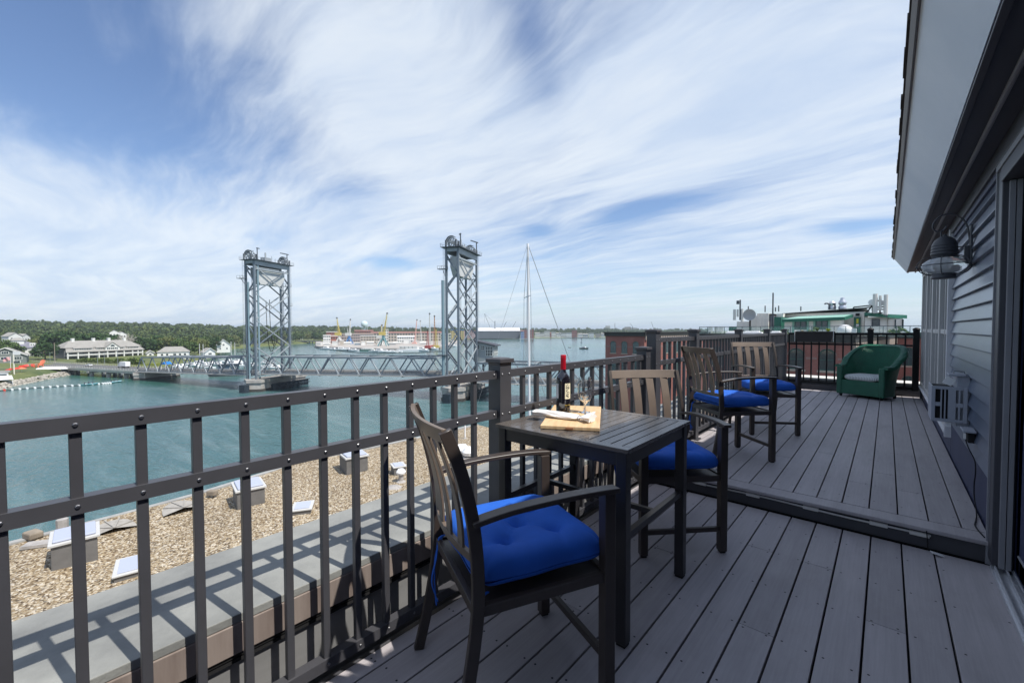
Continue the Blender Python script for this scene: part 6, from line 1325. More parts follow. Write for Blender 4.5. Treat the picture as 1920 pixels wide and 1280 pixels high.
# paddle boats and a floating boom by the left shore
m_aqua = mat('aqua_hull', (.16,.45,.52), .5)
for (pa, pb, lb_) in (((147,723),(186,720),'longer pale aqua rowing boat with rowers near the floating boom'), ((200,719),(229,715),'shorter pale aqua rowing boat to the right of the other')):
    a, b_ = gz(*pa, ZW), gz(*pb, ZW); d_ = (b_-a); Lb = d_.length; an = math.atan2(d_.y, d_.x); t = thing('rowing_boat', lb_, 'rowing boat', (a+b_)/2, an, 'rowing boats'); Mx = WM(t)
    MB().add([(-Lb/2,0,.7),(-Lb*.3,-.9,.45),(Lb*.3,-.9,.45),(Lb/2,0,.7),(Lb*.3,.9,.45),(-Lb*.3,.9,.45),(-Lb*.35,0,-.2),(Lb*.35,0,-.2)], [(0,1,6),(1,2,7,6),(2,3,7),(3,4,7),(4,5,6,7),(5,0,6),(0,1,2,3,4,5)]).move(Mx).build('hull', m_aqua, t)
    for i in range(3):
        x = -Lb*.22+i*Lb*.2; pz_ = MB().path([(x,0,.4),(x,0,.8),(x+.05,0,1.15),(x+.08,0,1.3),(x+.1,0,1.55)], [.22,.24,.20,.08,.13], 7).path([(x+.02,.18,1.1),(x+.35,.32,.85),(x+.7,.25,.95)], [.08,.06,.04], 5).path([(x+.02,-.18,1.1),(x+.35,-.32,.85),(x+.7,-.25,.95)], [.08,.06,.04], 5)
        o = tag(pz_.move(Mx).build('person', mat('dark_clothes', (.05,.05,.07), .9), None, smooth=True), 'small dark seated rower, %s in the %s aqua boat' % (('nearest the stern','in the middle','nearest the bow')[i], 'longer' if pa[0] == 147 else 'shorter'), 'person', 'rowers'); MB().tube((x+.7,-2.4,.7),(x+.7,2.4,.7), .04, 4).move(Mx).build('oar', m_white, t)
fb = MB(); pp = [gz(x, y, ZW+.05) for x, y in ((-40,737),(0,732.5),(50,728.5),(100,725),(148,722.5),(190,719.5),(206,718.5))]
tag(MB().path(pp, .20, 6).build('boom_line', m_dark, None), 'black floating boom line stretched from the left edge toward the rowing boats', 'boom')
for i in range(22):
    p = pp[0].lerp(pp[1], 0); s = i/21*5.999; j = int(s); p = pp[j].lerp(pp[j+1], s-j) if j < 6 else pp[6]; ri_ = i-4; q = MB().tube(p+Vector((-.9,0,.22)), p+Vector((.9,.25,.22)), .38, 8) 
    tag(q.build('boom_float', m_red if i in (4,) else m_white, None, smooth=True), 'red float on the black boom line near the left edge' if i == 4 else ('%s pale float to the right of the red float on the black boom line' % ORD[ri_-1] if ri_ > 0 else '%s pale float to the left of the red float on the black boom line' % ORD[-ri_-1]), 'float', 'floats along the boom line')
# ================================================================ shipyard across the river
m_yl = mat('crane_yellow', (.50,.40,.10), .5); m_cb = mat('crane_blue', (.06,.20,.45), .5); m_ct = mat('crane_teal', (.10,.24,.26), .5); m_crd = mat('crane_red', (.34,.06,.05), .5); m_cor = mat('crane_orange', (.42,.20,.08), .5); m_pl = mat('pale_paint', (.60,.60,.57), .6); m_tan = mat('tan_wall', (.42,.37,.31), .8, var=.1, scale=.1); m_pk = mat('brick_roof', (.26,.12,.095), .8, var=.15, scale=.1); m_brr = mat('red_brick', (.30,.12,.09), .85, var=.15, scale=.2)
YH = ZW+3.2
quay = MB(); edge_ = [(592,652),(600,653.5),(640,655.5),(700,657),(760,657),(820,654.5),(845,651),(862,647)]
q0 = [gz(x, y-2.6, YH-1.2) for x, y in edge_]; q1 = [gd(x, 640, 905) for x, y in edge_[::-1]]
pts = [(p.x, p.y) for p in q0] + [(p.x, p.y) for p in q1]
tag(MB().prism(pts[::-1], ZW-2, YH).build('shipyard_quay', mat('quay_concrete', (.36,.33,.30), .85, var=.15, scale=.05), None), kind='structure')
def hpx(o, py0, py1): return (py0-py1)/FPX*(o-EYE).dot(FW)
def yard_crane(label, px, pyb, pyt, jx, mb_, mj, dist, port=.42, grp='shipyard cranes', base_w=9):
    o = gd(px, pyb, dist); o.z = YH; h = hpx(o, pyb, pyt); t = thing('shipyard_crane', label, 'crane', o, 0, grp); hp = h*port; b = MB()
    for sx in (-1, 1):
        for sy in (-1, 1): b.bar(o+x_*sx*base_w/2+Vector((-x_.y,x_.x,0))*sy*base_w/2, o+x_*sx*1.6+Vector((-x_.y,x_.x,0))*sy*1.6+Vector((0,0,hp*.55)), 1.1)
    b.tube(o+Vector((0,0,hp*.5)), o+Vector((0,0,hp*.85)), 2.0, 10); b.build('portal_tower', mb_, t)
    MB().cbox(o+Vector((0,0,hp*.95))-x_*1.5, 8.5, 5, 4.5, Matrix.Rotation(math.atan2(x_.y, x_.x), 3, 'Z')).build('machine_house', mj, t)
    j = MB(); top = o+x_*jx+Vector((0,0,h)); r0 = o+x_*1.5+Vector((0,0,hp*.95)); pn = Vector((-x_.y,x_.x,0))
    for sy in (-1, 1): j.bar(r0+pn*sy*1.3, top+pn*sy*.3, .45); j.bar(r0+pn*sy*1.3-x_*1.8+Vector((0,0,1.5)), top+pn*sy*.3, .35)
    for i in range(9): s = i/9; a = (r0-x_*1.8+Vector((0,0,1.5))).lerp(top, s); b_ = r0.lerp(top, min(1, s+.08)); j.bar(a, b_, .25)
    j.bar(o+Vector((0,0,hp))-x_*2, o+Vector((0,0,hp+h*.22))-x_*3, .5).bar(o+Vector((0,0,hp+h*.22))-x_*3, top, .16).bar(top, top-Vector((0,0,h*.55)), .10); j.build('jib', mj, t)
    MB().cbox(top, 1.6, 1.6, 1.8).build('jib_head', m_dark, t); return t
yard_crane('slim grey and cream crane at the left end of the shipyard', 636, 643, 593, -3.0, m_pl, m_yl, 700); yard_crane('pale crane on a bright blue tower, second from the left in the shipyard', 655, 642, 596, 2.2, m_cb, m_pl, 720)
yard_crane('big yellow crane on a teal tower in the middle of the shipyard', 719, 646, 585, 5.6, m_ct, m_yl, 620, .40, base_w=12); yard_crane('small white crane just left of the big yellow crane', 714, 644, 606, 2.0, m_pl, m_pl, 640, .45)
def lattice(label, px, pyb, pyt, m, dist, tiltpx=0, w=2.0, grp='lattice boom cranes on barges', mt=None):
    o = gd(px, pyb, dist); o.z = ZW+2.2; h = hpx(o, pyb, pyt); top = o+Vector((0,0,h))+x_*(tiltpx/FPX*dist); t = thing('lattice_crane', label, 'crane', o, 0, grp); j = MB(); pn = Vector((-x_.y,x_.x,0))
    for sx in (-1, 1):
        for sy in (-1, 1): j.bar(o+x_*sx*w/2+pn*sy*w/2, top+x_*sx*w*.12+pn*sy*w*.12, .30)
    n = 12
    for i in range(n): s = i/n; k_ = 1-.88*s; a = o.lerp(top, s); b_ = o.lerp(top, s+1/n); j.bar(a-x_*w/2*k_, b_+x_*w/2*k_, .2); j.bar(a+x_*w/2*k_, b_-x_*w/2*k_, .2)
    j.build('lattice_boom', m, t); MB().cbox(o+Vector((0,0,1.5)), 7, 5, 3.4, Matrix.Rotation(.6, 3, 'Z')).build('cab', mt or m, t); MB().cbox(o-Vector((0,0,.9)), 9, 6, 1.4, Matrix.Rotation(.6, 3, 'Z')).build('tracks', m_dark, t); MB().cbox(top, 1.4, 1.4, 1.6).build('boom_head', m_dark, t)
lattice('tall crane with a red lower half and pale boom, tallest of the barge cranes', 806, 645, 581, m_pl, 560, 0, 2.4, mt=m_crd); lattice('orange barge crane to the right of the red one', 815, 644, 585.5, m_cor, 575, 0, 2.2); lattice('thin coral leaning crane left of the barge cranes', 777, 640, 594, mat('coral_boom', (.70,.40,.34), .6), 700, 5, 1.8); lattice('short dark tipped crane between the coral and red cranes', 790, 638, 598, m_pl, 800, -1.5, 1.6); lattice('short red mast beside the tall red crane', 802, 645, 612, m_crd, 555, 0, 3.0); lattice('yellow stub crane in front of the orange crane', 818, 646, 610, m_yl, 560, 0, 3.2)
# cranes above the big grey shed
for a, b_, dd, w, lb_ in (((919,614),(908.5,588),1180,1.8,'thin lattice crane with its boom leaning left over the grey shed'), ((928,614),(928,602),1150,2.4,'dark crane mast on the grey shed between two leaning cranes'), ((944,614),(949.5,603),1180,2.0,'small dark crane leaning right over the grey shed'), ((961,614),(967,602.5),1180,2.0,'small dark crane leaning right near the mast')):
    o, tp3 = gd(*a, dd), gd(*b_, dd); t = thing('yard_crane', lb_, 'crane', o, 0, 'cranes over the grey shed'); MB().bar(o-Vector((0,0,22)), o, 2.0).build('tower', m_std, t); j = MB().bar(o, tp3, w*.7)
    if dd == 1180 and a[0] == 919: j.bar(tp3, gd(928, 606, dd), .5).bar(tp3, gd(908.5, 606, dd), .3)
    j.build('boom', mat('crane_grey', (.22,.25,.27), .6), t)
# buildings of the yard
def block(name, label, x0, x1, yb, yt, dist, wallm, roofm, depth=20, rh=0, nwin=0, grp=None, cat='building', dz=0):
    a, b_ = gd(x0, yb, dist), gd(x1, yb, dist); a.z = b_.z = YH-.5; w = (b_-a).length; u = (b_-a).normalized(); M = Matrix(((u.x,-u.y,0,a.x),(u.y,u.x,0,a.y),(0,0,1,a.z),(0,0,0,1))); h = gd((x0+x1)/2, yt, dist).z-a.z-rh
    t = thing(name, label, cat, a, 0, grp); MB().box(0, w, 0, depth, -1, h).move(M).build('wall', wallm, t)
    if rh: MB().extr([(-.8,h+.001),(depth/2,h+rh),(depth+.8,h+.001)], 'x', -.6, w+.6).move(M).build('roof', roofm, t)
    else: MB().box(-.4, w+.4, -.4, depth+.4, h+.001, h+1.0).move(M).build('roof', roofm, t)
    if nwin:
        rows = max(1, int(h/4.2)); rows = min(rows, max(1, 99//nwin))
        w0 = MB().box(-w/nwin*.28, w/nwin*.28, -.12, -.02, 0, h/rows*.5).move(M.to_3x3().to_4x4()).build('window', m_glass, None); first_ = True
        for r_ in range(rows):
            for i in range(nwin):
                o_ = w0 if first_ else w0.copy()
                if not first_: COL.objects.link(o_)
                first_ = False; o_.parent = t; pw = M @ Vector((w*(i+.5)/nwin, 0, 1.4+r_*h/rows)); o_.location = pw-a
    return t
block('yard_building', 'very long tan shipyard hall with a brick red roof stripe', 695, 832, 637, 621.5, 860, m_tan, m_pk, 30, 2.5, 26); block('yard_building', 'long low brown hall left of the water tower', 632, 700, 636, 626, 840, mat('taupe_wall', (.32,.27,.25), .8), m_tan, 25, 0, 16)
block('yard_building', 'pink roofed building between the water tower and the big yellow crane', 665, 700, 633, 618.5, 900, m_brr, m_pk, 25, 2, 8); block('yard_building', 'cream roofed building at the left end of the yard', 612, 634, 634, 622.5, 830, m_brr, m_pl, 22, 0, 7)
block('yard_building', 'white boxy building behind the red striped boat', 606, 620, 644, 629, 760, m_wh, m_pl, 14, 0, 4); block('yard_building', 'small dark red shed left of the blue tower crane', 620, 633, 643, 630, 775, m_brr, m_pl, 14, 0, 3); block('yard_building', 'tan block behind the white sheds in the yard centre', 676, 712, 645, 630, 740, m_tan, m_pl, 14, 0, 7); block('yard_building', 'low white warehouse right of the yellow crane', 745, 778, 640, 629.5, 780, m_wh, m_white, 16, 1.5, 8); block('yard_building', 'tall cream office slab right of the yellow crane jib', 722, 728.5, 640, 618, 800, m_pl, m_pl, 12, 0, 2)
block('yard_building', 'dull green shed right of the orange crane', 826, 846, 643, 626, 760, mat('pale_green_wall', (.34,.38,.33), .8), m_pl, 14, 0, 4); block('dry_dock_shed', 'huge dark grey shed with a pale roof right of the right lift tower', 893, 975, 633.5, 614, 1130, mat('dark_grey_cladding', (.105,.115,.130), .6), mat('pale_roof', (.62,.62,.62), .6), 60, 9, 0)
block('yard_building', 'brick building with a blue gable at the right end of the grey shed', 976, 983, 634, 619, 1100, mat('blue_gable', (.20,.28,.48), .7), m_pk, 26, 2, 4); block('yard_building', 'tall brick building right behind the yacht mast', 983, 1001, 634, 618.5, 1120, m_brr, m_pk, 26, 0, 7)
block('yard_building', 'pink low hall left of the grey shed seen through the right tower', 868, 893, 635, 620, 1130, mat('pink_wall', (.45,.32,.31), .8), m_pk, 26, 0, 8); block('yard_building', 'ochre machine building seen through the right lift tower', 845, 870, 642, 619, 900, mat('ochre_wall', (.45,.38,.16), .7), m_cb, 20, 0, 6)
# white sheds and cabins crowded on the quay
for i, (x0, x1, yb, yt, dd) in enumerate(((607,618,650,642,640),(622,634,650,640,650),(636,646,650,637,660),(645,660,650,638,650),(664,676,649,640,660),(676,686,651,641,640),(688,702,651,639,640),(704,712,651,640,630),(727,742,651,641,630),(738,752,650,637,660),(756,770,648,636,700),(772,786,648,638,680),(788,800,649,639,640),(826,836,647,638,640))):
    block('quay_shed', ('work shed, %s from the left of the sheds on the shipyard quay' % ORD[i] if i % 3 else 'cream peaked work shed, %s from the left of the sheds on the quay' % ORD[i]), x0+(i*7 % 3)*.8, x1-(i*5 % 4)*.7, yb, yt+(i*11 % 5)*.9, dd+(i*13 % 40), (m_wh, m_pl, m_tan, mat('grey_sheet', (.32,.33,.34), .7), mat('dull_blue_sheet', (.22,.28,.34), .7))[i % 5] if i % 3 else m_pl, m_pl, 7, 1.6 if i % 3 == 0 else 0, 0, 'sheds crowded on the shipyard quay' if i % 3 else 'peaked sheds on the shipyard quay')
# water tower
o = gd(683.5, 626, 1250); t = thing('water_tower', 'pale blue white water tower on thin legs above the tree line', 'water tower', o); zt_ = gd(683.5, 602, 1250).z; zb2 = gd(683.5, 611.5, 1250).z; m_wt = mat('tower_paint', (.62,.74,.74), .5)
rr = 6.2/FPX*1250*.93; MB().lathe([(rr*.35,zb2-1.5),(rr*.85,zb2),(rr,zb2+3),(rr,zt_-5),(rr*.8,zt_-1.8),(rr*.3,zt_),(.1,zt_+.2)], (o.x,o.y,0), 24).build('tank', m_wt, t, smooth=True); b = MB(); [b.tube((o.x+rr*.8*math.cos(a), o.y+rr*.8*math.sin(a), ZW), (o.x+rr*.8*math.cos(a), o.y+rr*.8*math.sin(a), zb2), .6, 6) for a in np.linspace(0, 2*math.pi, 7)[:-1]]; b.tube((o.x,o.y,ZW), (o.x,o.y,zb2), 1.6, 10); b.build('legs', m_wt, t)
# vessels along the quay
V = 'work boats along the shipyard quay'; bq = boat('small white work boat moored along the shipyard quay', gz(612, 655, ZW), 16, R(30), V)
BL_ = ['small white work boat %s' % s for s in ('below the slim grey and cream crane','right of the grey and cream crane foot','below the bright blue tower crane','right of the bright blue tower crane','left of the teal crane tower','just left of the big yellow crane foot','directly below the big yellow crane','just right of the big yellow crane foot','right of the black barge end','left of the long white barge end','at the right end of the long white barge','below the orange barge crane','between the long white barge and the rusty barge','left of the right lift tower tube','touching the edge of the right lift tower tube','seen inside the right lift tower')]
bq['label'] = 'small white work boat at the left tip of the shipyard quay'
for i, (px, py) in enumerate(((626,656),(640,656.5),(652,657),(664,658),(700,659.5),(712,660),(722,660.5),(736,661),(746,660.5),(790,657),(812,655.5),(796,658.5),(835,652),(848,650),(856,649))): copy_tree(bq, loc=gz(px, py, ZW), rz=R(20+(i*41) % 50), sc=.7+.25*((i*3) % 4)/2, label=BL_[i])
def barge(label, xa, xb, py, h, m, sup=None, w=9):
    a, b_ = gz(xa, py, ZW), gz(xb, py, ZW); u = (b_-a).normalized(); Lb = (b_-a).length; M = Matrix(((u.x,-u.y,0,a.x),(u.y,u.x,0,a.y),(0,0,1,ZW),(0,0,0,1))); t = thing('barge', label, 'barge', a); MB().extr([(1,-.5),(Lb-1,-.5),(Lb,h),(0,h)], 'y', 0, w).move(M).build('hull', m, t)
    if sup: MB().box(Lb*.1, Lb*.9, 1, w-1, h+.001, h+sup).move(M).build('deck_house', m_pl, t); [MB().box(Lb*(.16+.17*i), Lb*(.19+.17*i), .93, .98, h+sup*.4, h+sup*.8).move(M).build('window', m_glass, t) for i in range(4)]
    return t
barge('long white barge with a row of dark ports right of the yellow crane', 744, 786, 657.5, 2.2, m_paintw, 3.2); barge('red and white striped vessel at the left tip of the yard', 591, 602, 651.5, 2.6, m_crd, 4.5); barge('rusty red barge under the orange crane', 794, 832, 653.5, 2.6, mat('rust_hull', (.32,.10,.06), .8), 0); barge('low black barge under the yellow crane', 706, 745, 659, 1.6, m_dark, 0); barge('dark grey barge in the middle of the quay', 650, 672, 657.5, 1.8, m_std, 0); barge('dark green hulled barge left of the black barge', 674, 700, 658, 1.8, mat('green_hull', (.05,.13,.11), .6), 1.6)
pp = [gz(x, y, ZW+.1) for x, y in ((589,650.5),(604,653),(640,658),(670,661),(700,662.5),(748,662),(790,661),(830,657.5))]; tag(MB().path(pp, .45, 5).build('boom_line', m_dark, None), 'thin dark floating boom curved in front of the shipyard', 'boom')
# low causeway bridge at the river bend
a, b_ = gd(556, 644, 905), gd(604, 643.6, 905); a.z = b_.z = ZW+4; t = thing('causeway_bridge', 'low dark causeway bridge at the river bend left of the shipyard', 'bridge', a); q = MB().bar(a, b_, 8, 1.6); q.build('deck', m_std, t); q = MB(); [q.tube((a.lerp(b_, s).x, a.lerp(b_, s).y, ZW-1), (a.lerp(b_, s).x, a.lerp(b_, s).y, ZW+3.3), 1.0, 7) for s in np.linspace(0, 1, 9)]; q.build('piles', m_pier, t)
# far right bank: town front
FR = [(1003,1012,626,m_wh),(1012,1020,627.5,m_pl),(1020,1031,624,m_pl),(1031,1034,626,m_brr),(1034,1042,625.5,m_wh),(1043,1052,626.5,m_wh),(1052,1062,627.5,m_pl),(1062,1072,627,m_wh),(1072,1082,622.5,m_brr),(1083,1092,627.5,m_wh),(1093,1103,628,m_pl),(1104,1114,627.5,m_wh),(1116,1126,628.5,m_tan),(1127,1134,627,m_pl)]
LB_ = ('white waterfront hall just right of the yacht mast','cream low hall second right of the yacht mast','broad pale hall with a flat roof on the far bank','narrow brick block on the far bank','white block with two rows of windows on the far bank','white sloped hall near the middle of the far bank','long cream shed in the middle of the far bank','white low hall left of the brick hall','brick hall with a hipped roof on the far bank','white shed right of the brick hall','cream shed on the far bank left of the white house row','white house row on the far bank','tan low house near the brick building corner','pale house touching the corner of the brick building')
for (x0, x1, yt_, m_), lb_ in zip(FR, LB_): block('waterfront_building', lb_, x0, x1, 633, yt_-3.0, 1300, m_, m_pk if m_ is m_brr else m_grs, 22, 2.5 if (x0 % 2) else 0, 5, 'waterfront buildings on the far bank')
for i in range(14):
    px = 990+i*10; o = gd(px, 633, random.uniform(1300, 1345)); o.z = ZW+random.uniform(.5, 2)
    tag(MB().cbox(o, random.uniform(4, 9), 4, random.uniform(2, 4), Matrix.Rotation(.7, 3, 'Z')).cbox(o+Vector((0,0,2.2)), 3, 3, 1.6, Matrix.Rotation(.7, 3, 'Z')).build('moored_boat', random.choice((m_paintw, m_pl, m_std, m_brr)), None), '%s tiny boat from the left moored along the far bank right of the mast' % ORD[i], 'boat', 'tiny boats along the far bank')
for i, (x0, x1, yt_, dd, lb_) in enumerate(((1135,1144,611,2300,'tall pale tower block on the skyline over the brick building'), (1144,1158,616,2300,'lower pale block beside the skyline tower'), (1171,1183,613,2200,'grey block on the skyline over the second brick window'), (1182,1194,614.5,2200,'white skyline block under the tiny crane'), (1158,1171,618,2200,'long low pale block between the skyline buildings'))): block('skyline_building', lb_, x0, x1, 628, yt_, dd, m_pl if i != 2 else m_tan, m_pl, 30, 0, 6)
for (a, b_, lb_) in (((1153,616),(1153,605.5),'tiny upright mast crane on the skyline'), ((1186,612),(1181,606),'tiny crane on the skyline over the white block'), ((1226,617),(1221,603),'thin leaning crane beside the tall railing post')):
    o, tp3 = gd(*a, 2200), gd(*b_, 2200); t = thing('skyline_crane', lb_, 'crane', o); MB().bar(o-Vector((0,0,25)), o, 2.2).build('tower', m_std, t); MB().bar(o, tp3, 1.6).build('boom', m_std, t)
# buoy and small boats in the open river
o = gz(1095, 654, ZW); boat('small dark motor boat far out on the open river above the wine bottle', o, 12, R(10), 'boats on the open river', m_dark); o = gz(1068, 651.5, ZW); boat('tiny boat left of the dark motor boat on the open river', o, 5, R(80), 'boats on the open river', m_std)
o = gz(1090, 642, ZW); t = thing('channel_marker', 'tiny upright channel marker in the open river', 'buoy', o); MB().lathe([(1.6,-.2),(1.7,.6),(.5,1.2),(.35,6.5),(1.0,6.6),(.9,8.5)], o, 10).build('marker', m_std, t)
# ================================================================ brick buildings behind the deck
bk = bpy.data.materials.new('red_brick_wall'); bk.use_nodes = True; k = NG(bk.node_tree); bs = bk.node_tree.nodes['Principled BSDF']; pos = k.n('ShaderNodeNewGeometry').outputs['Position']
sx3 = k.n('ShaderNodeSeparateXYZ'); k.link(pos, sx3.inputs[0]); cb3 = k.n('ShaderNodeCombineXYZ'); k.link(k.m('ADD', sx3.outputs[0], k.m('MULTIPLY', sx3.outputs[1], .8)), cb3.inputs[0]); k.link(sx3.outputs[2], cb3.inputs[1])
br_ = k.n('ShaderNodeTexBrick'); k.link(cb3.outputs[0], br_.inputs['Vector']); br_.inputs['Scale'].default_value = 2.0; br_.inputs['Color1'].default_value = (.30,.105,.082,1); br_.inputs['Color2'].default_value = (.235,.08,.064,1); br_.inputs['Mortar'].default_value = (.30,.17,.14,1); br_.inputs['Mortar Size'].default_value = .012; br_.inputs['Brick Width'].default_value = .46; br_.inputs['Row Height'].default_value = .10
k.link(k.mix(1.0, br_.outputs[0], k.ramp(k.noise(pos, .25, 4, .6), [(.3,.82),(.7,1.12)]), 'MULTIPLY'), bs.inputs['Base Color']); bs.inputs['Roughness'].default_value = .85
m_band = mat('stone_band', (.26,.17,.15), .85, var=.1); m_crn = mat('dark_cornice', (.035,.036,.032), .6); m_cop2 = mat('green_copper', (.05,.20,.16), .6); m_gw = mat('green_window_frame', (.018,.085,.068), .5); m_gl2 = mat('pale_reflecting_glass', (.05,.075,.075), .05, spec=1.0)
m_corb = mat('pale_corbel', (.40,.33,.27), .8)
def wallM(p, q):     # x along the wall from p to q, y into the building
    u = Vector((q[0]-p[0], q[1]-p[1], 0)); L = u.length; u.normalize(); return Matrix(((u.x,-u.y,0,p[0]),(u.y,u.x,0,p[1]),(0,0,1,0),(0,0,0,1))), L
def archwin(M, par, x, z0, z1, w, deep=.12):
    r = w/2; zc = z1-r; a = [(x+r*math.cos(t), zc+r*math.sin(t)) for t in np.linspace(0, math.pi, 11)] + [(x-r, z0), (x+r, z0)]; ins = lambda s: [((px-x)*s+x, (pz-(z0+z1)/2)*s+(z0+z1)/2) for px, pz in a]
    f = MB(); o = len(a); A, B = ins(1.0), ins(.90)
    f.add([(px, -.03, pz) for px, pz in A]+[(px, -.03, pz) for px, pz in B]+[(px, .10, pz) for px, pz in B], [(i, (i+1)%o, o+(i+1)%o, o+i) for i in range(o)]+[(o+i, o+(i+1)%o, 2*o+(i+1)%o, 2*o+i) for i in range(o)])
    f.box(x-.035, x+.035, -.02, .05, z0+.1, z1-.1); f.box(x-r*.84, x+r*.84, -.02, .05, z0+(z1-z0)*.48, z0+(z1-z0)*.48+.07)
    w_ = f.move(M).build('window', m_gw, par, fix=False); MB().add([(px, -.008, pz) for px, pz in ins(.905)], [tuple(range(o))]).move(M).build('pane', m_gl2, w_, fix=False)
    C = ins(1.0); ar = MB()
    for i in range(10): (ax, az), (bx_, bz_) = a[i], a[i+1]; ar.bar((ax+(ax-x)*.10, -.03, az+(az-zc)*.10), (bx_+(bx_-x)*.10, -.03, bz_+(bz_-zc)*.10), .06, .20, up=(0,1,0)) 
    ar.move(M).build('arch_bricks', m_band, w_); MB().box(x-r*1.2, x+r*1.2, -.10, .02, z0-.22, z0-.001).move(M).build('sill', m_corb, w_)
def facade(par, p, q, ztop, wx, z0, z1, w, band=True, rows=1, corb=False):
    M, L = wallM(p, q)
    MB().box(0, L, .0, .5, ZW, ztop-.9).move(M).build('wall', bk, par)
    MB().box(-.3, L+.3, -.45, .5, ztop-.28, ztop).box(-.15, L+.15, -.30, .5, ztop-.899, ztop-.281).move(M).build('cornice', m_crn, par)
    if corb:
        b = MB(); n = int(L/.9); [b.box((i+.2)*L/n, (i+.75)*L/n, -.32, -.01, ztop-1.7, ztop-.92) for i in range(n)]; b.move(M).build('corbels', m_corb, par)
    if band:
        b = MB(); zz = z0+(z1-z0)*.50; xs = [0]+[v for x in sorted(wx) for v in (x-w*.62, x+w*.62)]+[L]
        for a, c in zip(xs[::2], xs[1::2]):
            if c > a: b.box(a, c, -.03, -.002, zz, zz+.22)
        b.move(M).build('stone_band', m_band, par)
    for r_ in range(rows):
        for x in wx: archwin(M, par, x, z0-r_*4.2, z1-r_*4.2, w)
bA = thing('brick_warehouse', 'far brick building with three dark arched windows and a black cornice at the water', 'building', (-43, 86, 0))
facade(bA, (-47.7, 86), (-38.5, 86), .70, [1.95, 4.65, 7.3], -3.95, -1.35, 1.35, rows=4)
facade(bA, (-38.5, 86.001), (-33.5, 112), .72, [4+4.4*i for i in range(5)], -3.95, -1.35, 1.35, rows=4, corb=True)
MB().prism([(-47.7,86.5),(-39,86.5),(-34,112),(-47.7,112)], ZW, .45).build('roof_body', m_tar, bA)
bB = thing('brick_warehouse', 'near red brick building with large arched windows behind the far railing', 'building', (-10, 55, 0))
XB0 = -17.0
facade(bB, (XB0, 55), (-2.63, 55), .76, [-15.45-XB0, -12.75-XB0, -10.05-XB0, -7.36-XB0, -4.65-XB0], -3.05, -.80, 1.42, rows=5)
facade(bB, (-2.63, 55.001), (.9, 86), .78, [1.2+4.2*i for i in range(7)], -3.4, -.9, 1.3, rows=4, corb=True)
facade(bB, (.9, 86.001), (26, 86), .74, [1.6+3.4*i for i in range(7)], -4.2, -1.5, 1.5, rows=4)
facade(bB, (XB0-.5, 108), (XB0, 55.001), .76, [3+4*i for i in range(12)], -3.05, -.80, 1.42, rows=4)
MB().prism([(XB0,55.5),(-3.1,55.5),(.4,86.5),(26,86.5),(26,112),(XB0,112)], ZW, .50).build('roof_body', m_tar, bB)
MB().prism([(-6.5,54.99),(-2.63,54.99),(-2.63,54.5),(-6.5,54.5)][::-1], ZW, -14).build('street_bay', bk, bB)
# penthouse floor and rooftop equipment on the brick building
m_stc = mat('pale_stucco', (.74,.71,.66), .85, var=.08, scale=.8); m_stl2 = mat('light_stucco', (.80,.77,.70), .8, var=.05); m_grnr = mat('green_metal_roof', (.012,.115,.075), .5); m_grnp = mat('pale_green_roof', (.22,.42,.34), .5); m_blk2 = mat('black_roof_edge', (.02,.02,.022), .6)
Yp = 66.0; X = lambda px, y=Yp: gy(px, 600, y).x; Z = lambda py, y=Yp, px=1560: gy(px, py, y).z
ph = thing('rooftop_penthouse', 'pale stucco penthouse with green roofs on top of the brick building', 'building', (X(1560), Yp, .8))
zr = .5
MB().prism([(X(1462),Yp+4),(X(1620),Yp+1),(X(1620),Yp+16),(X(1462),Yp+16)], zr, Z(585)).build('main_wall', m_stc, ph)
v = [(X(1456),Yp+3.5,Z(585.5)),(X(1622),Yp+.6,Z(579.5)),(X(1622),Yp+17,Z(579.5)),(X(1456),Yp+17,Z(585.5))]; MB().add(v+[(x,y,z+.12) for x,y,z in v], [(0,3,2,1),(4,5,6,7),(0,1,5,4),(1,2,6,5),(2,3,7,6),(3,0,4,7)]).build('main_roof', m_blk2, ph)
Yf = Yp-4.5; Xf = lambda px: gy(px, 600, Yf).x; Zf = lambda py: gy(1530, py, Yf).z
MB().box(Xf(1471), Xf(1577), Yf, Yp+3, zr, Zf(597)).build('sunroom_wall', m_stc, ph)
v = [(Xf(1468),Yf-.6,Zf(597.5)),(Xf(1582),Yf-.6,Zf(595)),(Xf(1592),Yp+1,Zf(588)),(Xf(1483),Yp+1,Zf(590.5))]; MB().add(v+[(x,y,z-.25) for x,y,z in v], [(0,1,2,3),(7,6,5,4),(0,4,5,1),(1,5,6,2),(2,6,7,3),(3,7,4,0)]).build('sunroom_roof', m_grnp, ph)
MB().bar(Vector(v[0])+Vector((0,-.06,-.2)), Vector(v[1])+Vector((0,-.06,-.2)), .1, .34).bar(Vector(v[1])+Vector((.06,0,-.2)), Vector(v[2])+Vector((.06,0,-.2)), .1, .34).build('roof_fascia', m_grnr, ph)
def swin(x0, x1, z0, z1, y, par, fm=m_gw, n=2):
    f = MB().box(x0, x1, y-.06, y-.005, z0, z1).build('window', fm, par); b = MB(); [b.box(x0+.12+i*(x1-x0-.12)/n, x0+(i+1)*(x1-x0-.12)/n, y-.09, y-.065, z0+.15, z1-.12) for i in range(n)]; b.build('pane', m_glass, f)
for a, b_ in ((1490,1513),(1529,1553)): swin(Xf(a), Xf(b_), Zf(617.5), Zf(600), Yf, ph)
for px in (1487.5, 1515, 1527, 1555): MB().box(Xf(px)-.1, Xf(px)+.1, Yf-.08, Yf-.003, zr, Zf(599)).build('corner_board', m_grnp, ph)
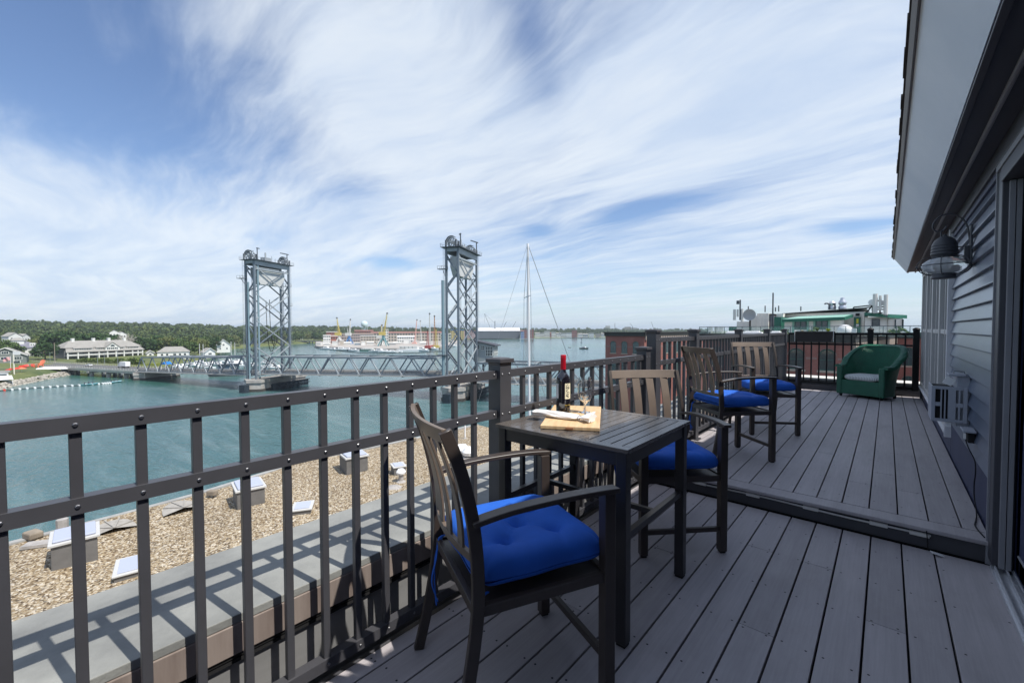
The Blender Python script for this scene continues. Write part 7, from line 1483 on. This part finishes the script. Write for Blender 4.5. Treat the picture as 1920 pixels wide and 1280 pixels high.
MB().box(X(1600), X(1613), Yp+.93, Yp+1.35, zr, Z(595)).build('door', m_grnr, ph); MB().box(X(1605), X(1609), Yp+.88, Yp+.925, Z(606), Z(598)).build('door_poster', mat('yellow_poster', (.60,.55,.05), .6), ph); MB().box(X(1604.5), X(1609.5), Yp+.87, Yp+.92, Z(613), Z(608)).build('door_notice', m_white, ph)
swin(X(1603), X(1611), Z(592.5), Z(588), Yp+1.0, ph, m_dark, 1)
MB().prism([(X(1621),Yp+.5),(X(1664),Yp+2),(X(1695),Yp+4.5),(X(1695),Yp+12),(X(1621),Yp+12)], zr, Z(595)).build('right_wing_wall', m_stc, ph)
v = [(X(1620.5),Yp-.3,Z(593)),(X(1666),Yp+1.0,Z(597)),(X(1703),Yp+4,Z(598)),(X(1703),Yp+13,Z(595)),(X(1620.5),Yp+13,Z(590))]; n = 5; MB().add(v+[(x,y,z+.42) for x,y,z in v], [(4,3,2,1,0),(5,6,7,8,9)]+[(i,(i+1)%n,n+(i+1)%n,n+i) for i in range(n)]).build('right_wing_roof', m_grnr, ph)
swin(X(1634), X(1650), Z(612.5), Z(598.5), Yp+.98, ph, m_std, 1); MB().box(X(1665), X(1694), Yp+1.92, Yp+4.0, zr, Z(599)).build('corner_bay', m_stl2, ph); b = MB(); [b.box(X(a), X(c), Yp+1.84, Yp+1.91, Z(616), Z(600)) for a, c in ((1678,1680.5),(1692,1695.5))]; b.build('corner_bay_window', m_glass, ph)
# pale wedge stair head and plant screen on the left
MB().add([(X(1450),Yp+2,zr),(X(1458),Yp+2,zr),(X(1463.5),Yp+2,Z(585)),(X(1450),Yp+2,Z(585)),(X(1450),Yp+12,zr),(X(1458),Yp+12,zr),(X(1463.5),Yp+12,Z(585)),(X(1450),Yp+12,Z(585))], [(0,1,2,3),(7,6,5,4),(0,4,5,1),(1,5,6,2),(2,6,7,3),(3,7,4,0)]).build('stair_head', m_stl2, ph)
MB().box(X(1457), X(1470), Yp-2, Yp+3.5, zr, Z(593)).build('green_sheet', m_grnr, ph)
sc = thing('plant_screen', 'ribbed grey metal screen wall round the rooftop machines left of the penthouse', 'screen', (X(1410), Yp, zr)); b = MB().box(X(1416), X(1438), Yp+1, Yp+9, zr, Z(584)); xx = X(1416)
while xx < X(1438): b.box(xx, xx+.16, Yp+.93, Yp+.999, zr, Z(584)); xx += .42
b.build('ribbed_panel', m_stc, sc); MB().box(X(1439), X(1446.5), Yp+1.5, Yp+8, zr, Z(589)).build('machine_cabinet', mat('cabinet_grey', (.16,.17,.20), .6), sc); MB().box(X(1438.5), X(1447), Yp+1.2, Yp+8.2, Z(586.5), Z(585)).build('cabinet_top', m_blk2, sc)
MB().box(X(1371), X(1417), Yp+3, Yp+9, zr, Z(600)).build('low_wall', m_stc, sc); MB().box(X(1400), X(1416), Yp+2, Yp+2.9, zr, Z(588)).build('ribbed_panel', m_stc, sc)
MB().box(X(1345), X(1371), Yp+6, Yp+10, zr, Z(611)).build('green_container', m_grnr, sc)
def rod(name, label, px, pyb, pyt, w, m=m_std, y=Yp, grp=None, cat='antenna', extra=None):
    o = gy(px, pyb, y); tp4 = gy(px, pyt, y); tp4.x = o.x; t = thing(name, label, cat, o, 0, grp); MB().tube(o, tp4, w, 8).build('rod', m, t)
    if extra: extra(t, o, tp4)
    return t
rod('antenna', 'tall thin grey flagpole like antenna between the screen and the penthouse', 1448.5, 620, 549, .09); rod('antenna', 'dark lamp mast above the left end of the rooftop screens', 1387.5, 600, 562, .10, extra=lambda t, o, q: MB().bar(q+Vector((-.3,0,-.6)), q+Vector((-.3,0,-.1)), .3).build('lamp', m_std, t))
for px, pyb, pyt, lb_ in ((1434.5,585,573,'short dark antenna with a small horn on the ribbed screen'),(1454,584,576,'short stubby dark antenna on the pale stair head'),(1460,584,573,'short thin antenna at the left end of the penthouse roof'),(1501.5,583,574.5,'single thin rod on the middle of the penthouse roof'),(1403,582,574,'thin rod behind the satellite dish'),(1662,594,582,'thin rod right of the cellular panels')): rod('antenna', lb_, px, pyb, pyt, .07)
for i, (px, pyt, pyb) in enumerate(((1377,580,600),(1383,580,594),(1391.5,579,603))): rod('cell_panel', ('narrow white cellular panel at the far left', 'second white cellular panel from the left', 'longest white cellular panel, beside the satellite dish')[i], px, pyb, pyt, .13 if i == 1 else .18, m_pl, grp='cellular panels left of the dish')
o = gy(1405.5, 589.5, Yp-1); o.z = gy(1405.5, 589.5, Yp-1).z; t = thing('satellite_dish', 'large round grey satellite dish on a dark pole', 'satellite dish', o); Mx3 = Matrix.Rotation(R(97), 3, 'X') @ Matrix.Rotation(R(8), 3, 'Y'); rd_ = 10.6/FPX*(o-EYE).dot(FW)
MB().lathe([(.05,.0),(rd_*.5,.10),(rd_*.85,.26),(rd_,.36),(rd_*1.0,.30),(rd_*.85,.18),(rd_*.4,.02),(.05,-.06)], o, 32, M=Mx3).build('reflector', mat('dish_grey', (.36,.37,.38), .6), t, smooth=True); MB().tube(o+Vector((0,.3,-rd_*.6)), (o.x, o.y+.3, zr), .12, 8).build('pole', m_blk2, t)
for i, (px, pyt, pyb, w) in enumerate(((1640.5,551,587,.23),(1650,554,581,.13),(1660.5,552.5,590,.20))): rod('cell_panel', ('largest white cellular panel over the right end of the penthouse', 'thin middle cellular panel over the right end of the penthouse', 'right cellular panel of the rooftop cluster')[i], px, pyb, pyt, w, m_pl, grp='cellular panels over the penthouse')
t = thing('antenna_mast', 'dark pipe frame carrying the right cluster of cellular panels', 'frame', gy(1640, 585, Yp+1)); g_ = lambda px, py, y=Yp+.6: gy(px, py, y)
b = MB()
for a, c in (((1600.5,578),(1600.5,576)),((1600.5,576),(1636,572)),((1614,579),(1636,575)),((1625,586),(1636,572)),((1636,572),(1636,590)),((1634,580),(1662,580)),((1638,563),(1652,564)),((1650,566),(1650,588)),((1636,576),(1660,575)),((1658,565),(1658,592)),((1640,588),(1655,586))): b.bar(g_(*a), g_(*c), .14)
b.build('pipes', m_blk2, t); MB().tube(g_(1635,567), g_(1635,567)+Vector((0,-.4,0)), .35, 12).tube(g_(1654,568), g_(1654,568)+Vector((0,-.4,0)), .30, 12).build('drum_antennas', m_white, t)
t = thing('rooftop_fan', 'large silver mushroom exhaust fan on the penthouse roof', 'fan', g_(1580,579)); o = g_(1579.5,579.5,Yp+3); rr = 6.6/FPX*(o-EYE).dot(FW); MB().lathe([(rr*.9,0),(rr,.25),(rr*.7,.5),(rr,.75),(rr*.95,.95),(rr*.55,1.2),(rr*.5,1.45),(.1,1.5)], o, 20).build('cowl', mat('galvanised', (.60,.62,.66), .35, metal=.6), t, smooth=40)
t = thing('rooftop_fan', 'smaller silver exhaust fan beside two bent pipes', 'fan', g_(1560,579)); o = g_(1560,580,Yp+3); MB().lathe([(.42,0),(.46,.3),(.36,.5),(.44,.8),(.2,1.05)], o, 16).build('cowl', mat('galvanised', (.60,.62,.66), .35, metal=.6), t, smooth=40)
for px, lb_, dx_ in ((1554.5,'left bent grey vent pipe on the penthouse roof',-.35),(1565.5,'right bent grey vent pipe on the penthouse roof',-.15)):
    o = g_(px,580,Yp+2.5); tag(MB().path(smooth_path([o, o+Vector((0,0,.55)), o+Vector((dx_*.3,0,.75)), o+Vector((dx_,0,.78)), o+Vector((dx_*1.4,0,.68))]), .09, 7).build('vent_pipe', m_std, None, smooth=True), lb_, 'pipe')
# terrace glass balustrade and furniture on the brick building roof
gt = bpy.data.materials.new('green_terrace_glass'); gt.use_nodes = True; q_ = gt.node_tree.nodes['Principled BSDF']; q_.inputs['Base Color'].default_value = (.35,.62,.52,1); q_.inputs['Roughness'].default_value = .1; q_.inputs['Alpha'].default_value = .10
Yg = 58.0; tr_ = thing('glass_balustrade', 'green tinted glass balustrade along the roof terrace', 'balustrade', (X(1500, Yg), Yg, .8)); xa, xb = gy(1311,615,Yg).x, gy(1760,615,Yg).x; zt5 = gy(1500,612.3,Yg).z
MB().box(xa, xb, Yg, Yg+.03, .52, zt5).build('glass_panels', gt, tr_); b = MB().bar((xa,Yg+.015,zt5+.03),(xb,Yg+.015,zt5+.03),.06); n = 22
for i in range(n+1): x = xa+(xb-xa)*i/n; b.bar((x,Yg+.08,.5),(x,Yg+.08,zt5),.06)
b.build('posts', m_std, tr_)
for i, (px, lb_) in enumerate(((1331,'pale patio chair at the left end of the roof terrace'),(1342,'second pale patio chair from the left on the roof terrace'),(1351,'third pale patio chair on the roof terrace'),(1628,'pale patio chair right of the green door'),(1643,'pale patio chair under the grey window'),(1655,'pale patio chair left of the planter'))):
    o = gy(px, 619, Yg+2.5); o.z = .52; t = thing('patio_chair', lb_, 'chair', o, 0, 'patio chairs on the roof terrace'); MB().cbox(o+Vector((0,0,.42)), .55, .5, .06).build('seat', m_pl, t); MB().cbox(o+Vector((0,.26,.75)), .55, .06, .62).build('backrest', m_pl, t); b = MB(); [b.bar(o+Vector((sx*.24,sy*.2,0)), o+Vector((sx*.24,sy*.2,.4)), .05) for sx in (-1,1) for sy in (-1,1)]; b.build('legs', m_pl, t)
for px, w, lb_ in ((1372,1.1,'white flat lounger cushion on the brick roof left of the dish'),(1411,1.9,'long white covered lounger behind the railing posts'),(1455,1.0,'white box planter behind the end of the side railing')):
    o = gy(px, 620.5, 57); o.z = .78; one(MB().cbox(o, w*1.1, .8, .34).cbox(o+Vector((0,0,.22)), w*.8, .6, .12), 'roof_cover', m_white, lb_, 'cover', 'white covers on the brick roof', bevel=.05)
o = gy(1584, 619, Yg+1.5); o.z = .5; one(MB().lathe([(.55,0),(.72,.4),(.70,.8),(.45,1.15),(.1,1.25)], o, 12).cbox(o+Vector((.55,0,.45)), .9, .7, .8), 'covered_grill', m_white, 'lumpy white covered grill in front of the penthouse door', 'grill', smooth=40)
for px, h, lb_ in ((1525,.9,'feathery green potted shrub between the penthouse windows'),(1472,.7,'green bush at the left corner of the penthouse'),(1690,.9,'round green bush beside the corner bay'),(1674,.6,'low green plant in front of the corner bay'),(1430,.5,'dry olive bush in front of the ribbed screen')):
    o = gy(px, 620, Yg+2.5); o.z = .5; v = crown_arrays(10, 22, .55, h*1.1, .09, int(px), z0=.1); tag(quads_obj('potted_shrub', v, m_shr), lb_, 'plant', 'shrubs on the roof terrace').location = o
# city ground under everything on our bank, and the core of our own building
tag(MB().prism([(-15,-60),(120,-60),(120,260),(-60,260),(-52,112),(-48,70),(-15.2,20)][::1], ZW-2, ZW+3.0).build('ground', mat('street_ground', (.12,.12,.115), .9, var=.1, scale=.2), None), kind='structure')
# ================================================================ the air: thin summer haze over the whole scene
hz = bpy.data.materials.new('thin_haze'); hz.use_nodes = True; hz.node_tree.nodes.clear(); k = NG(hz.node_tree)
pv = k.n('ShaderNodeVolumePrincipled'); pv.inputs['Color'].default_value = (.80,.90,1.0,1); pv.inputs['Density'].default_value = .00013; pv.inputs['Anisotropy'].default_value = .2
k.link(pv.outputs[0], k.n('ShaderNodeOutputMaterial').inputs['Volume'])
tag(MB().box(-9500, 6500, -3500, 12500, ZW-45, 75).build('haze', hz, None), kind='stuff')
